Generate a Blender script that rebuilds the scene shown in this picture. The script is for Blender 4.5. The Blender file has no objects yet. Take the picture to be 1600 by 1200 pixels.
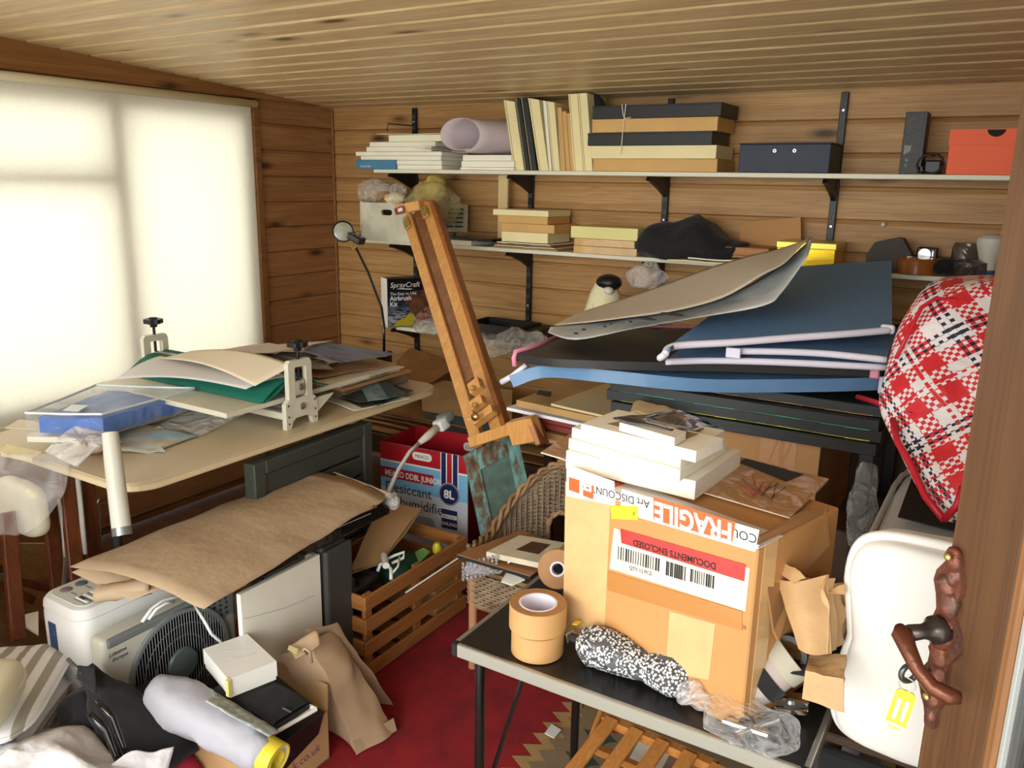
import bpy, bmesh, math, random
import numpy as np
from mathutils import Vector, Matrix, noise as mn
PI = math.pi
random.seed(7)
sc = bpy.context.scene
C = sc.collection

# ------------------------------------------------------------------ camera
F_PX = 1287.48
CZ = 1.6
YAW, PITCH, ROLL = -0.545853, 0.2395973, -0.0184435
_f = np.array([math.sin(YAW)*math.cos(PITCH), math.cos(YAW)*math.cos(PITCH), -math.sin(PITCH)])
_r = np.array([math.cos(YAW), -math.sin(YAW), 0.0]); _d = np.cross(_f, _r)
_r2 = _r*math.cos(ROLL) + _d*math.sin(ROLL); _d2 = -_r*math.sin(ROLL) + _d*math.cos(ROLL)
CM = np.array([_r2, _d2, _f])
cam_data = bpy.data.cameras.new('camera'); cam = bpy.data.objects.new('camera', cam_data); C.objects.link(cam)
cam_data.sensor_width = 36.0; cam_data.lens = F_PX/1600*36.0; cam_data.clip_start = 0.02; cam_data.clip_end = 200
cam.matrix_world = Matrix(((_r2[0], -_d2[0], -_f[0], 0), (_r2[1], -_d2[1], -_f[1], 0), (_r2[2], -_d2[2], -_f[2], CZ), (0, 0, 0, 1)))
sc.camera = cam

# ------------------------------------------------------------------ light
w = bpy.data.worlds.new('world'); sc.world = w; w.use_nodes = True
bg = w.node_tree.nodes['Background']; bg.inputs[0].default_value = (0.93, 0.97, 1.0, 1); bg.inputs[1].default_value = 2.6
def area(name, loc, rot, sx, sy, power, col):
    l = bpy.data.lights.new(name, 'AREA'); l.shape = 'RECTANGLE'; l.size = sx; l.size_y = sy; l.energy = power; l.color = col
    o = bpy.data.objects.new(name, l); C.objects.link(o); o.location = loc; o.rotation_euler = rot; return o
# daylight through the open double doors, and through the blinded window
area('door_daylight', (-0.6, -4.2, 2.4), (math.radians(79), 0, math.radians(0)), 4.5, 2.4, 300, (1.0, 0.98, 0.9))
area('window_daylight', (-4.1, 1.9, 1.4), (math.radians(90), 0, math.radians(-90)), 2.6, 1.5, 36, (0.95, 0.98, 1.0))
sun_d = bpy.data.lights.new('sun', 'SUN'); sun_d.energy = 8.0; sun_d.angle = math.radians(2); sun_d.color = (1.0, 0.98, 0.94)
sun = bpy.data.objects.new('sun', sun_d); C.objects.link(sun); sun.rotation_euler = (math.radians(24), math.radians(14), 0)
sc.view_settings.view_transform = 'Standard'; sc.view_settings.look = 'None'
sc.view_settings.gamma = 1.0; sc.view_settings.exposure = 0.0; sc.view_settings.use_curve_mapping = False

# ------------------------------------------------------------------ pixels of the 1600x1200 photograph to points in the room
def ray(u, v):
    return CM.T @ np.array([(u-800)/F_PX, (v-600)/F_PX, 1.0])
def P(u, v, x=None, y=None, z=None):
    r = ray(u, v)
    if z is not None: t = (z-CZ)/r[2]
    elif y is not None: t = y/r[1]
    else: t = x/r[0]
    return Vector((r[0]*t, r[1]*t, CZ + r[2]*t))

# ------------------------------------------------------------------ mesh builder
def _lin(c): return c/12.92 if c <= 0.04045 else ((c+0.055)/1.055)**2.4
def rgb(r, g, b): return (_lin(r/255), _lin(g/255), _lin(b/255), 1.0)

class B:
    def __init__(s): s.v = []; s.f = []
    def add(s, vs, fs, m=None):
        n = len(s.v)
        s.v += [tuple(m @ Vector(p)) if m is not None else tuple(p) for p in vs]
        s.f += [tuple(i+n for i in f) for f in fs]
        return s
    def box(s, x0, x1, y0, y1, z0, z1, r=0.0, m=None, seg=1):
        bm = bmesh.new()
        bmesh.ops.create_cube(bm, size=1.0)
        for q in bm.verts:
            q.co = Vector((x0 + (q.co.x+.5)*(x1-x0), y0 + (q.co.y+.5)*(y1-y0), z0 + (q.co.z+.5)*(z1-z0)))
        if r > 0:
            bmesh.ops.bevel(bm, geom=list(bm.edges), offset=min(r, abs(x1-x0)*.45, abs(y1-y0)*.45, abs(z1-z0)*.45), segments=seg, affect='EDGES', profile=.5)
        s.bm(bm, m); return s
    def bm(s, bm, m=None):
        bm.verts.index_update()
        s.add([q.co.copy() for q in bm.verts], [[q.index for q in f.verts] for f in bm.faces], m)
        bm.free(); return s
    def prism(s, pts, z0, z1, m=None):
        n = len(pts)
        vs = [(p[0], p[1], z0) for p in pts] + [(p[0], p[1], z1) for p in pts]
        fs = [tuple(range(n-1, -1, -1)), tuple(range(n, 2*n))] + [(i, (i+1) % n, n+(i+1) % n, n+i) for i in range(n)]
        return s.add(vs, fs, m)
    def tube(s, path, r, n=10, cap=True, m=None, closed=False):
        path = [Vector(p) for p in path]; k = len(path)
        rr = r if isinstance(r, (list, tuple)) else [r]*k
        vs = []; fs = []
        up = Vector((0, 0, 1)); prev = None
        for i, p in enumerate(path):
            if closed: t = path[(i+1) % k] - path[i-1]
            else: t = path[min(i+1, k-1)] - path[max(i-1, 0)]
            if t.length < 1e-9: t = Vector((0, 0, 1))
            t.normalize()
            if prev is None:
                a = up.cross(t)
                if a.length < .05: a = Vector((1, 0, 0)).cross(t)
            else:
                a = prev - t*prev.dot(t)
            a.normalize(); prev = a; b = t.cross(a)
            for j in range(n):
                q = 2*PI*j/n
                vs.append(p + a*(rr[i]*math.cos(q)) + b*(rr[i]*math.sin(q)))
        for i in range(k if closed else k-1):
            for j in range(n):
                i2 = (i+1) % k
                fs.append((i*n+j, i*n+(j+1) % n, i2*n+(j+1) % n, i2*n+j))
        if cap and not closed: fs += [tuple(range(n-1, -1, -1)), tuple(range((k-1)*n, k*n))]
        return s.add(vs, fs, m)
    def lathe(s, prof, n=28, m=None, c=(0, 0, 0)):
        vs = []; fs = []; k = len(prof)
        for i, (r, z) in enumerate(prof):
            for j in range(n):
                q = 2*PI*j/n; vs.append((c[0]+r*math.cos(q), c[1]+r*math.sin(q), c[2]+z))
        for i in range(k-1):
            for j in range(n): fs.append((i*n+j, i*n+(j+1) % n, (i+1)*n+(j+1) % n, (i+1)*n+j))
        if prof[0][0] > 1e-6: fs.append(tuple(range(n-1, -1, -1)))
        if prof[-1][0] > 1e-6: fs.append(tuple(range((k-1)*n, k*n)))
        return s.add(vs, fs, m)
    def ring(s, ro, ri, z0, z1, n=36, m=None):   # a hollow roll
        pr = [(ri, z0), (ro-.001, z0), (ro, z0+.001), (ro, z1-.001), (ro-.001, z1), (ri, z1), (ri, z0)]
        vs = []; fs = []; k = len(pr)
        for (r, z) in pr[:-1]:
            for j in range(n):
                q = 2*PI*j/n; vs.append((r*math.cos(q), r*math.sin(q), z))
        k -= 1
        for i in range(k):
            for j in range(n): fs.append((i*n+j, i*n+(j+1) % n, ((i+1) % k)*n+(j+1) % n, ((i+1) % k)*n+j))
        return s.add(vs, fs, m)
    def bar(s, a, b, w, h, r=0.002, up=(0, 0, 1)):   # a rectangular bar from a to b, w wide, h high
        a = Vector(a); b = Vector(b); t = (b-a); L = t.length; t.normalize()
        u = Vector(up); sd = t.cross(u)
        if sd.length < 1e-4: sd = t.cross(Vector((1, 0, 0)))
        sd.normalize(); u = sd.cross(t)
        m = Matrix(((t.x, sd.x, u.x, a.x), (t.y, sd.y, u.y, a.y), (t.z, sd.z, u.z, a.z), (0, 0, 0, 1)))
        return s.box(0, L, -w/2, w/2, -h/2, h/2, r, m)
    def sheet(s, c, nx=16, ny=12, th=.0015, fn=None):
        """A thick sheet between four corners c00,c10,c11,c01; fn(u,v,p)->offset Vector."""
        c = [Vector(q) for q in c]
        nrm = (c[1]-c[0]).cross(c[3]-c[0]).normalized()
        top = []
        for j in range(ny+1):
            for i in range(nx+1):
                a = i/nx; b = j/ny
                p = (c[0]*(1-a)+c[1]*a)*(1-b) + (c[3]*(1-a)+c[2]*a)*b
                if fn: p = p + fn(a, b, p)
                top.append(p)
        return s.grid(top, nx, ny, th)
    def grid(s, top, nx, ny, th):
        """closes a grid of points into a slab of thickness th (below, along the vertex normals)"""
        W = nx+1
        g = lambda i, j: top[j*W+i]
        bot = []
        for j in range(ny+1):
            for i in range(W):
                du = g(min(i+1, nx), j) - g(max(i-1, 0), j); dv = g(i, min(j+1, ny)) - g(i, max(j-1, 0))
                n = du.cross(dv)
                n = n.normalized() if n.length > 1e-12 else Vector((0, 0, 1))
                bot.append(g(i, j) - n*th)
        N = len(top); fs = []
        for j in range(ny):
            for i in range(nx):
                a, b, c2, d = j*W+i, j*W+i+1, (j+1)*W+i+1, (j+1)*W+i
                fs.append((a, b, c2, d)); fs.append((N+a, N+d, N+c2, N+b))
        for i in range(nx):
            fs.append((i, N+i, N+i+1, i+1)); o = ny*W; fs.append((o+i, o+i+1, N+o+i+1, N+o+i))
        for j in range(ny):
            fs.append((j*W, (j+1)*W, N+(j+1)*W, N+j*W)); o = nx; fs.append((j*W+o, N+j*W+o, N+(j+1)*W+o, (j+1)*W+o))
        return s.add(top+bot, fs)
    def blob(s, c, rad, n=24, k=16, p=2.0, amp=.0, fr=8.0, seed=0, fn=None, m=None, pz=None, ridge=False):
        """superellipsoid with noise: cushions, bags, bundles"""
        pz = pz or p
        vs = []; fs = []
        def sp(t, e): return math.copysign(abs(t)**(2/e), t)
        for i in range(k+1):
            ph = -PI/2 + PI*i/k
            for j in range(n):
                th = 2*PI*j/n
                q = Vector((rad[0]*sp(math.cos(ph), pz)*sp(math.cos(th), p), rad[1]*sp(math.cos(ph), pz)*sp(math.sin(th), p), rad[2]*sp(math.sin(ph), pz)))
                if amp: 
                    d = q.normalized() if q.length > 1e-9 else Vector((0, 0, 1))
                    if ridge: nn = .9-2.2*abs(mn.noise(q*fr*.7 + Vector((seed, seed*1.7, 0)))) - .5*abs(mn.noise(q*fr*1.6 + Vector((0, seed, seed))))
                    else: nn = mn.noise(q*fr + Vector((seed, seed*1.7, 0))) + .5*mn.noise(q*fr*2.3 + Vector((0, seed, seed)))
                    q = q + d*(amp*nn)
                if fn: q = fn(q)
                vs.append(Vector(c)+q)
        for i in range(k):
            for j in range(n): fs.append((i*n+j, i*n+(j+1) % n, (i+1)*n+(j+1) % n, (i+1)*n+j))
        fs.append(tuple(range(n-1, -1, -1))); fs.append(tuple(range(k*n, (k+1)*n)))
        return s.add(vs, fs, m)

def mesh(name, b, m, smooth=False):
    me = bpy.data.meshes.new(name); me.from_pydata([tuple(p) for p in b.v], [], b.f); me.update()
    if m is not None: me.materials.append(m)
    bm = bmesh.new(); bm.from_mesh(me); bmesh.ops.recalc_face_normals(bm, faces=bm.faces); bm.to_mesh(me); bm.free()
    if smooth:
        me.shade_smooth() if hasattr(me, 'shade_smooth') else None
        if smooth is not True: me.set_sharp_from_angle(angle=math.radians(smooth))
    return me

def thing(name, label, cat, loc=(0, 0, 0), rz=0.0, group=None):
    o = bpy.data.objects.new(name, None); C.objects.link(o); o.empty_display_size = .05
    o.location = loc; o.rotation_euler = (0, 0, rz); o['label'] = label; o['category'] = cat
    if group: o['group'] = group
    return o
def part(name, b, m, parent=None, smooth=False, world=False, label=None):
    """one mesh object; world=True: the builder's points are room coordinates, else local to the top-level thing"""
    if world:
        root = parent
        while root.parent is not None: root = root.parent
        inv = (Matrix.Translation(root.location) @ root.rotation_euler.to_matrix().to_4x4()).inverted()
        b2 = B(); b2.v = [tuple(inv @ Vector(p)) for p in b.v]; b2.f = b.f; b = b2
    o = bpy.data.objects.new(name, mesh(name, b, m, smooth)); C.objects.link(o)
    if parent is not None: o.parent = parent
    if label: o['label'] = label
    return o
def solo(name, b, m, label, cat, group=None, smooth=False, kind=None):
    """a thing that is one mesh, given in room coordinates; its origin goes to its base"""
    a = np.array([tuple(p) for p in b.v]); c = (a.min(0)+a.max(0))/2; c[2] = a[:, 2].min()
    b.v = [tuple(p) for p in (a-c)]
    o = bpy.data.objects.new(name, mesh(name, b, m, smooth)); C.objects.link(o); o.location = c
    if label: o['label'] = label
    if cat: o['category'] = cat
    if group: o['group'] = group
    if kind: o['kind'] = kind
    return o
def struct(name, b, m, smooth=False):
    o = bpy.data.objects.new(name, mesh(name, b, m, smooth)); C.objects.link(o); o['kind'] = 'structure'; return o
def copy_obj(o, parent=None):
    c = o.copy(); C.objects.link(c)
    if parent is not None: c.parent = parent
    for ch in o.children: copy_obj(ch, c)
    return c

# ------------------------------------------------------------------ materials
_mats = {}
def newmat(name):
    m = bpy.data.materials.new(name); m.use_nodes = True; nt = m.node_tree
    return m, nt, nt.nodes['Principled BSDF']
def N(nt, typ, **kw):
    n = nt.nodes.new('ShaderNode'+typ)
    for k, v in kw.items():
        if k.startswith('i_'): n.inputs[k[2:].replace('_', ' ')].default_value = v
        else: setattr(n, k, v)
    return n
def ramp(nt, stops, fac):
    r = nt.nodes.new('ShaderNodeValToRGB'); e = r.color_ramp.elements
    while len(e) < len(stops): e.new(.5)
    for q, (p, c) in zip(e, stops): q.position = p; q.color = c
    nt.links.new(fac, r.inputs[0]); return r.outputs[0]
def mixc(nt, f, a, b, bt='MIX'):
    x = nt.nodes.new('ShaderNodeMix'); x.data_type = 'RGBA'; x.blend_type = bt
    for s, v in ((x.inputs[0], f), (x.inputs[6], a), (x.inputs[7], b)):
        if hasattr(v, 'links'): nt.links.new(v, s)
        else: s.default_value = v
    return x.outputs[2]
def coords(nt, scale=(1, 1, 1), rot=(0, 0, 0), rnd=True, kind='Object'):
    tc = N(nt, 'TexCoord'); mp = N(nt, 'Mapping'); mp.inputs['Scale'].default_value = scale; mp.inputs['Rotation'].default_value = rot
    src = tc.outputs[kind]
    if rnd:
        oi = N(nt, 'ObjectInfo'); vm = N(nt, 'VectorMath', operation='MULTIPLY_ADD')
        cb = N(nt, 'CombineXYZ'); 
        for q in range(3): nt.links.new(oi.outputs['Random'], cb.inputs[q])
        nt.links.new(cb.outputs[0], vm.inputs[0]); vm.inputs[1].default_value = (17.3, 9.1, 5.7); nt.links.new(src, vm.inputs[2]); src = vm.outputs[0]
    nt.links.new(src, mp.inputs[0]); return mp.outputs[0]
def bump(nt, bs, h, strength=.3, dist=.002):
    b = N(nt, 'Bump'); b.inputs['Strength'].default_value = strength; b.inputs['Distance'].default_value = dist
    nt.links.new(h, b.inputs['Height']); nt.links.new(b.outputs[0], bs.inputs['Normal']); return b
def M(name, col, rough=.6, metal=0.0, var=0.0, vs=6.0, bmp=0.0, bs=60.0, bd=.002, spec=.5, coat=0.0, col2=None, sheen=0.0, tr=0.0):
    if name in _mats: return _mats[name]
    m, nt, b = newmat(name)
    b.inputs['Base Color'].default_value = col; b.inputs['Roughness'].default_value = rough; b.inputs['Metallic'].default_value = metal
    b.inputs['Specular IOR Level'].default_value = spec; b.inputs['Coat Weight'].default_value = coat; b.inputs['Sheen Weight'].default_value = sheen
    if var or col2:
        c = coords(nt); nz = N(nt, 'TexNoise'); nz.inputs['Scale'].default_value = vs; nz.inputs['Detail'].default_value = 5
        nt.links.new(c, nz.inputs['Vector'])
        c2 = col2 or tuple(list(np.array(col[:3])*(1-var))+[1])
        nt.links.new(ramp(nt, [(.35, col), (.68, c2)], nz.outputs['Fac']), b.inputs['Base Color'])
    if bmp:
        c = coords(nt); nz = N(nt, 'TexNoise'); nz.inputs['Scale'].default_value = bs; nz.inputs['Detail'].default_value = 4
        nt.links.new(c, nz.inputs['Vector']); bump(nt, b, nz.outputs['Fac'], bmp, bd)
    _mats[name] = m; return m
def WOOD(name, c1, c2, cd, rough=.45, axis='X', knots=True, fine=1.0, spec=.4):
    """pine or beech: streaks along one local axis, growth rings, a few knots"""
    if name in _mats: return _mats[name]
    m, nt, b = newmat(name)
    sc_ = {'X': (1, 14, 14), 'Y': (14, 1, 14), 'Z': (14, 14, 1)}[axis]
    v = coords(nt, tuple(q*fine for q in sc_))
    n1 = N(nt, 'TexNoise'); n1.inputs['Scale'].default_value = 1.6; n1.inputs['Detail'].default_value = 6; n1.inputs['Distortion'].default_value = .8
    nt.links.new(v, n1.inputs['Vector'])
    col = ramp(nt, [(.3, c1), (.55, c2), (.75, c1)], n1.outputs['Fac'])
    sc2 = {'X': (.35, 22, 22), 'Y': (22, .35, 22), 'Z': (22, 22, .35)}[axis]
    v2 = coords(nt, tuple(q*fine for q in sc2))
    n2 = N(nt, 'TexNoise'); n2.inputs['Scale'].default_value = 3.0; n2.inputs['Detail'].default_value = 3; n2.inputs['Distortion'].default_value = 1.5
    nt.links.new(v2, n2.inputs['Vector'])
    g = ramp(nt, [(.42, (0, 0, 0, 1)), (.5, (1, 1, 1, 1)), (.58, (0, 0, 0, 1))], n2.outputs['Fac'])
    col = mixc(nt, .0, col, cd); mx = nt.nodes[-1]
    ml = N(nt, 'Math', operation='MULTIPLY'); ml.inputs[1].default_value = .38; nt.links.new(g, ml.inputs[0]); nt.links.new(ml.outputs[0], mx.inputs[0])
    if knots:
        sk = {'X': (2.1, 6.5, 6.5), 'Y': (6.5, 2.1, 6.5), 'Z': (6.5, 6.5, 2.1)}[axis]
        v3 = coords(nt, sk); vo = N(nt, 'TexVoronoi'); vo.inputs['Scale'].default_value = 1.0; nt.links.new(v3, vo.inputs['Vector'])
        kf = ramp(nt, [(.055, (1, 1, 1, 1)), (.13, (.35, .35, .35, 1)), (.2, (0, 0, 0, 1))], vo.outputs['Distance'])
        kl = tuple(list(np.array(cd[:3])*.45)+[1])
        col = mixc(nt, kf, col, kl)
    nt.links.new(col, b.inputs['Base Color']); b.inputs['Roughness'].default_value = rough; b.inputs['Specular IOR Level'].default_value = spec
    bump(nt, b, n1.outputs['Fac'], .12, .002)
    _mats[name] = m; return m
def FILM(name, col=(.9, .93, .95, 1), a=.35, rough=.12, bs=14.0):
    """crumpled clear plastic: mostly see-through, glossy"""
    if name in _mats: return _mats[name]
    m, nt, b = newmat(name)
    out = nt.nodes['Material Output']; tr = N(nt, 'BsdfTransparent'); mx = N(nt, 'MixShader')
    b.inputs['Base Color'].default_value = col; b.inputs['Roughness'].default_value = rough
    nz = N(nt, 'TexNoise'); nz.inputs['Scale'].default_value = bs; nz.inputs['Detail'].default_value = 2; nz.inputs['Distortion'].default_value = 2.2
    nt.links.new(coords(nt), nz.inputs['Vector']); bump(nt, b, nz.outputs['Fac'], 1.0, .03)
    r = ramp(nt, [(.35, (a*.5,)*3+(1,)), (.62, (min(1, a*1.5),)*3+(1,))], nz.outputs['Fac'])
    lw = N(nt, 'LayerWeight'); lw.inputs[0].default_value = .35
    ad = N(nt, 'Math', operation='ADD', use_clamp=True); ml = N(nt, 'Math', operation='MULTIPLY'); ml.inputs[1].default_value = .32
    nt.links.new(lw.outputs['Facing'], ml.inputs[0]); nt.links.new(r, ad.inputs[0]); nt.links.new(ml.outputs[0], ad.inputs[1])
    nt.links.new(ad.outputs[0], mx.inputs[0]); nt.links.new(tr.outputs[0], mx.inputs[1]); nt.links.new(b.outputs[0], mx.inputs[2])
    nt.links.new(mx.outputs[0], out.inputs['Surface'])
    _mats[name] = m; return m
def text(s, size, m, parent, loc, rot=(0, 0, 0), name='lettering', align='LEFT', depth=.0002, sx=1.0, shear=0.0, bold=0.0):
    cu = bpy.data.curves.new('t', 'FONT'); cu.body = s; cu.size = size; cu.align_x = align; cu.extrude = depth; cu.shear = shear; cu.offset = bold
    cu.resolution_u = 3
    t = bpy.data.objects.new('t', cu); C.objects.link(t)
    dg = bpy.context.evaluated_depsgraph_get()
    me = bpy.data.meshes.new_from_object(t.evaluated_get(dg)); C.objects.unlink(t); bpy.data.objects.remove(t)
    me.materials.clear(); me.materials.append(m)
    o = bpy.data.objects.new(name, me); C.objects.link(o); o.parent = parent; o.location = loc; o.rotation_euler = rot; o.scale = (sx, 1, 1)
    return o
def crumple(amp, fr=6.0, seed=0.0):
    def fn(a, b, p):
        q = p*fr + Vector((seed, seed*2.1, seed*.7))
        return Vector((0, 0, 1))*(amp*(mn.noise(q) + .5*mn.noise(q*2.1) + .25*mn.noise(q*4.3)))
    return fn
def rough(b, amp, fr=12.0):
    """rumples a builder's points with noise"""
    b.v = [tuple(Vector(p) + amp*(mn.noise_vector(Vector(p)*fr) + .4*mn.noise_vector(Vector(p)*fr*2.7))) for p in b.v]
    return b
def wpoly(pts, off):
    """a flat polygon of room points given thickness by the vector off"""
    n = len(pts); off = Vector(off)
    return B().add(list(pts)+[p+off for p in pts], [tuple(range(n)), tuple(range(2*n-1, n-1, -1))]+[(i, n+i, n+(i+1) % n, (i+1) % n) for i in range(n)])
def front(p1, p2):
    """frame on a front edge seen from p1 (left) to p2 (right): location, rotation, width"""
    d = p2-p1; return p1, math.atan2(d.y, d.x), math.hypot(d.x, d.y)

# ================================================================== the room
D = 3.6; W = 3.39; XR = 1.25; YF = 0.42
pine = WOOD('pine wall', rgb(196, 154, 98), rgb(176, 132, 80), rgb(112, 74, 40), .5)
pine_left_shaded = WOOD('pine wall left shaded', rgb(176, 128, 84), rgb(156, 110, 68), rgb(104, 66, 36), .5, axis='Y')  # same pine, darker: the left wall's shade is put into the colour
pine_ceil = WOOD('pine ceiling', rgb(226, 200, 154), rgb(206, 176, 130), rgb(140, 106, 68), .42)
pine_trim = WOOD('pine trim', rgb(160, 112, 62), rgb(140, 94, 50), rgb(96, 58, 30), .5, axis='Y')

fl = struct('floor', B().box(-W-.1, XR+.1, YF-.1, D+.1, -.06, -.008), WOOD('floorboards dark', rgb(120, 84, 52), rgb(96, 64, 40), rgb(60, 38, 24), .5))
B_ = B().box(-9, 7, -9, YF-.1, -.12, -.03)
struct('ground', B_, M('paving outside', rgb(204, 206, 198), .9, var=.3, vs=3))

def ceil_z(y): return 1.985 + .065*(D-y)
# --- wall_back: planks with a recessed lap joint, each its own object
wb = struct('wall_back', B().box(-W-.02, XR, D+.006, D+.05, 0, 2.3), pine_trim)
PZ = .129
def plank_profile(B1, L, h):
    # cross-section in (y: out of wall, z): chamfered top edge, lipped bottom, extruded along x
    pr = [(0.006, 0), (0, 0), (-.010, .002), (-.012, .004), (-.012, h-.016), (-.006, h-.004), (-.004, h), (0.006, h)]
    n = len(pr); vs = [(0, a, b) for a, b in pr] + [(L, a, b) for a, b in pr]
    fs = [(i, (i+1) % n, n+(i+1) % n, n+i) for i in range(n)] + [tuple(range(n-1, -1, -1)), tuple(range(n, 2*n))]
    return B1.add(vs, fs)
me = mesh('plank', plank_profile(B(), XR+W, PZ-.002), pine)
for k in range(16):
    z = .7046 + PZ*(k-5)
    if z > 2.03: continue
    o = bpy.data.objects.new('plank', me); C.objects.link(o); o.parent = wb; o.location = (-W, D+.004, z)
# --- wall_left
wl = struct('wall_left', B().box(-W-.05, -W-.006, YF-.1, D+.02, 0, .66).box(-W-.05, -W-.006, YF-.1, D+.02, 1.93, 2.35).box(-W-.05, -W-.006, 3.0, D+.02, .6, 2.0), pine_trim)
def plank_left(y0, y1, z, h):
    b = plank_profile(B(), y1-y0, h)
    b.v = [(-W-.004 - q[1], y0+q[0], z+q[2]) for q in b.v]
    part('plank', b, pine_left_shaded, wl)
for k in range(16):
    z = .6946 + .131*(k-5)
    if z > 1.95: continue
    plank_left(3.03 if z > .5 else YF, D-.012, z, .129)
part('beam', B().box(-W-.004, -W+.045, YF, D-.012, 1.985, 2.3, .003), pine_trim, wl)
part('corner_bead', B().box(-W, -W+.014, D-.026, D-.012, 0, 2.0, .003), pine_trim, wl)
part('casing', B().box(-W-.004, -W+.028, 3.0, 3.04, .62, 1.98, .004), pine_trim, wl)
# --- the rest of the shell, beyond the frame
wr = struct('wall_right', B().box(XR, XR+.05, YF, D+.05, 0, 2.35), pine)
struct('wall_front', B().box(-W-.05, -1.95, YF-.06, YF, 0, .85).box(-W-.05, -1.95, YF-.06, YF, 1.95, 2.4).box(-W-.05, -3.2, YF-.06, YF, .85, 1.95).box(-2.1, -1.95, YF-.06, YF, .85, 1.95)
       .box(.56, XR+.05, YF-.06, YF, 0, 2.4).box(-1.95, .56, YF-.06, YF, 2.06, 2.4), pine)
w2 = struct('added_window', B().box(-3.2, -3.14, YF-.05, YF-.01, .85, 1.95).box(-2.16, -2.1, YF-.05, YF-.01, .85, 1.95).box(-3.2, -2.1, YF-.05, YF-.01, .85, .92).box(-3.2, -2.1, YF-.05, YF-.01, 1.88, 1.95), pine_trim)  # unseen window, added with the widened doorway to let daylight in

# --- window_1 behind the blind
glass = M('window glass', (1, 1, 1, 1), .02)
_b = glass.node_tree.nodes['Principled BSDF']; _b.inputs['Transmission Weight'].default_value = 1.0; _b.inputs['IOR'].default_value = 1.02
wood_frame = M('window frame brown', rgb(120, 82, 48), .5)
w1 = struct('window_1', B().box(-W-.06, -W+.0, .62, 3.0, .62, .70, .004).box(-W-.06, -W+.0, .62, 3.0, 1.87, 1.985, .004)
            .box(-W-.06, -W, 2.90, 3.0, .70, 1.87, .004).box(-W-.06, -W, .62, .68, .70, 1.87, .004), wood_frame)
part('mullion', B().box(-W-.06, -W+.01, 2.20, 2.275, .70, 1.87, .004), wood_frame, w1)
part('mullion', B().box(-W-.06, -W+.01, 1.30, 1.375, .70, 1.87, .004), wood_frame, w1)
part('transom', B().box(-W-.06, -W+.01, 1.375, 2.20, 1.555, 1.612, .004), wood_frame, w1)
for a, b_, c, d in ((2.275, 2.9, .7, 1.87), (1.375, 2.2, 1.612, 1.87), (1.375, 2.2, .7, 1.555), (.68, 1.3, .7, 1.87)):
    part('pane', B().box(-W-.04, -W-.034, a, b_, c, d), glass, w1)
# --- ceiling planks
cl = struct('ceiling', B().add([(-W-.1, YF-.1, ceil_z(YF-.1)+.02), (XR+.1, YF-.1, ceil_z(YF-.1)+.02), (XR+.1, D+.1, ceil_z(D+.1)+.02), (-W-.1, D+.1, ceil_z(D+.1)+.02),
                                (-W-.1, YF-.1, ceil_z(YF-.1)+.06), (XR+.1, YF-.1, ceil_z(YF-.1)+.06), (XR+.1, D+.1, ceil_z(D+.1)+.06), (-W-.1, D+.1, ceil_z(D+.1)+.06)],
                               [(0, 1, 2, 3), (4, 7, 6, 5), (0, 4, 5, 1), (1, 5, 6, 2), (2, 6, 7, 3), (3, 7, 4, 0)]), pine_trim)
part('added_overhang', B().box(-W-.1, XR+.1, -.95, YF-.1, 2.20, 2.26), pine_trim, cl)  # unseen overhang, added to keep high sky light off the near things
sl = math.atan(.065)
def ceil_plank(L, h):
    pr = [(0, .012), (0, .007), (.016, -.007), (.021, -.009), (h-.003, -.008), (h-.002, .004), (h, .004), (h, .012)]
    n = len(pr); vs = [(0, a, b) for a, b in pr] + [(L, a, b) for a, b in pr]
    return B().add(vs, [(i, (i+1) % n, n+(i+1) % n, n+i) for i in range(n)] + [tuple(range(n-1, -1, -1)), tuple(range(n, 2*n))])
cp = mesh('ceiling_plank', ceil_plank(W+XR, .1296), pine_ceil)
for k in range(25):
    y = 3.568 - .13*k + .0
    o = bpy.data.objects.new('plank', cp); C.objects.link(o); o.parent = cl
    o.location = (-W, y, ceil_z(y)); o.rotation_euler = (-sl, 0, 0)

# --- roller blind
fab, nt, bs_ = newmat('blind fabric')
out = nt.nodes['Material Output']; tl = N(nt, 'BsdfTranslucent'); df = N(nt, 'BsdfDiffuse'); mx = N(nt, 'MixShader'); mx.inputs[0].default_value = .55
wv = N(nt, 'TexNoise'); wv.inputs['Scale'].default_value = 1.0; wv.inputs['Detail'].default_value = 3
nt.links.new(coords(nt, (60, 60, 700), rnd=False), wv.inputs['Vector'])
cc = ramp(nt, [(.3, rgb(238, 234, 218)), (.7, rgb(250, 248, 238))], wv.outputs['Fac'])
nt.links.new(cc, tl.inputs[0]); nt.links.new(cc, df.inputs[0])
nt.links.new(df.outputs[0], mx.inputs[1]); nt.links.new(tl.outputs[0], mx.inputs[2]); nt.links.new(mx.outputs[0], out.inputs['Surface'])
rb = thing('roller_blind', 'cream translucent roller blind pulled down over the whole window', 'blind', (-W+.05, 1.8, .6))
part('fabric', B().box(-W+.050, -W+.0512, .7, 2.965, .62, 1.955), fab, rb, world=True)
tb = B().tube([(-W+.055, .65, 1.955), (-W+.055, 2.995, 1.955)], .018, 16)
part('roller', tb, M('blind roller cream', rgb(232, 222, 190), .6), rb, world=True, smooth=True)
part('bottom_bar', B().box(-W+.045, -W+.057, .7, 2.965, .605, .625, .003), M('blind roller cream', rgb(232, 222, 190), .6), rb, world=True)

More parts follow.
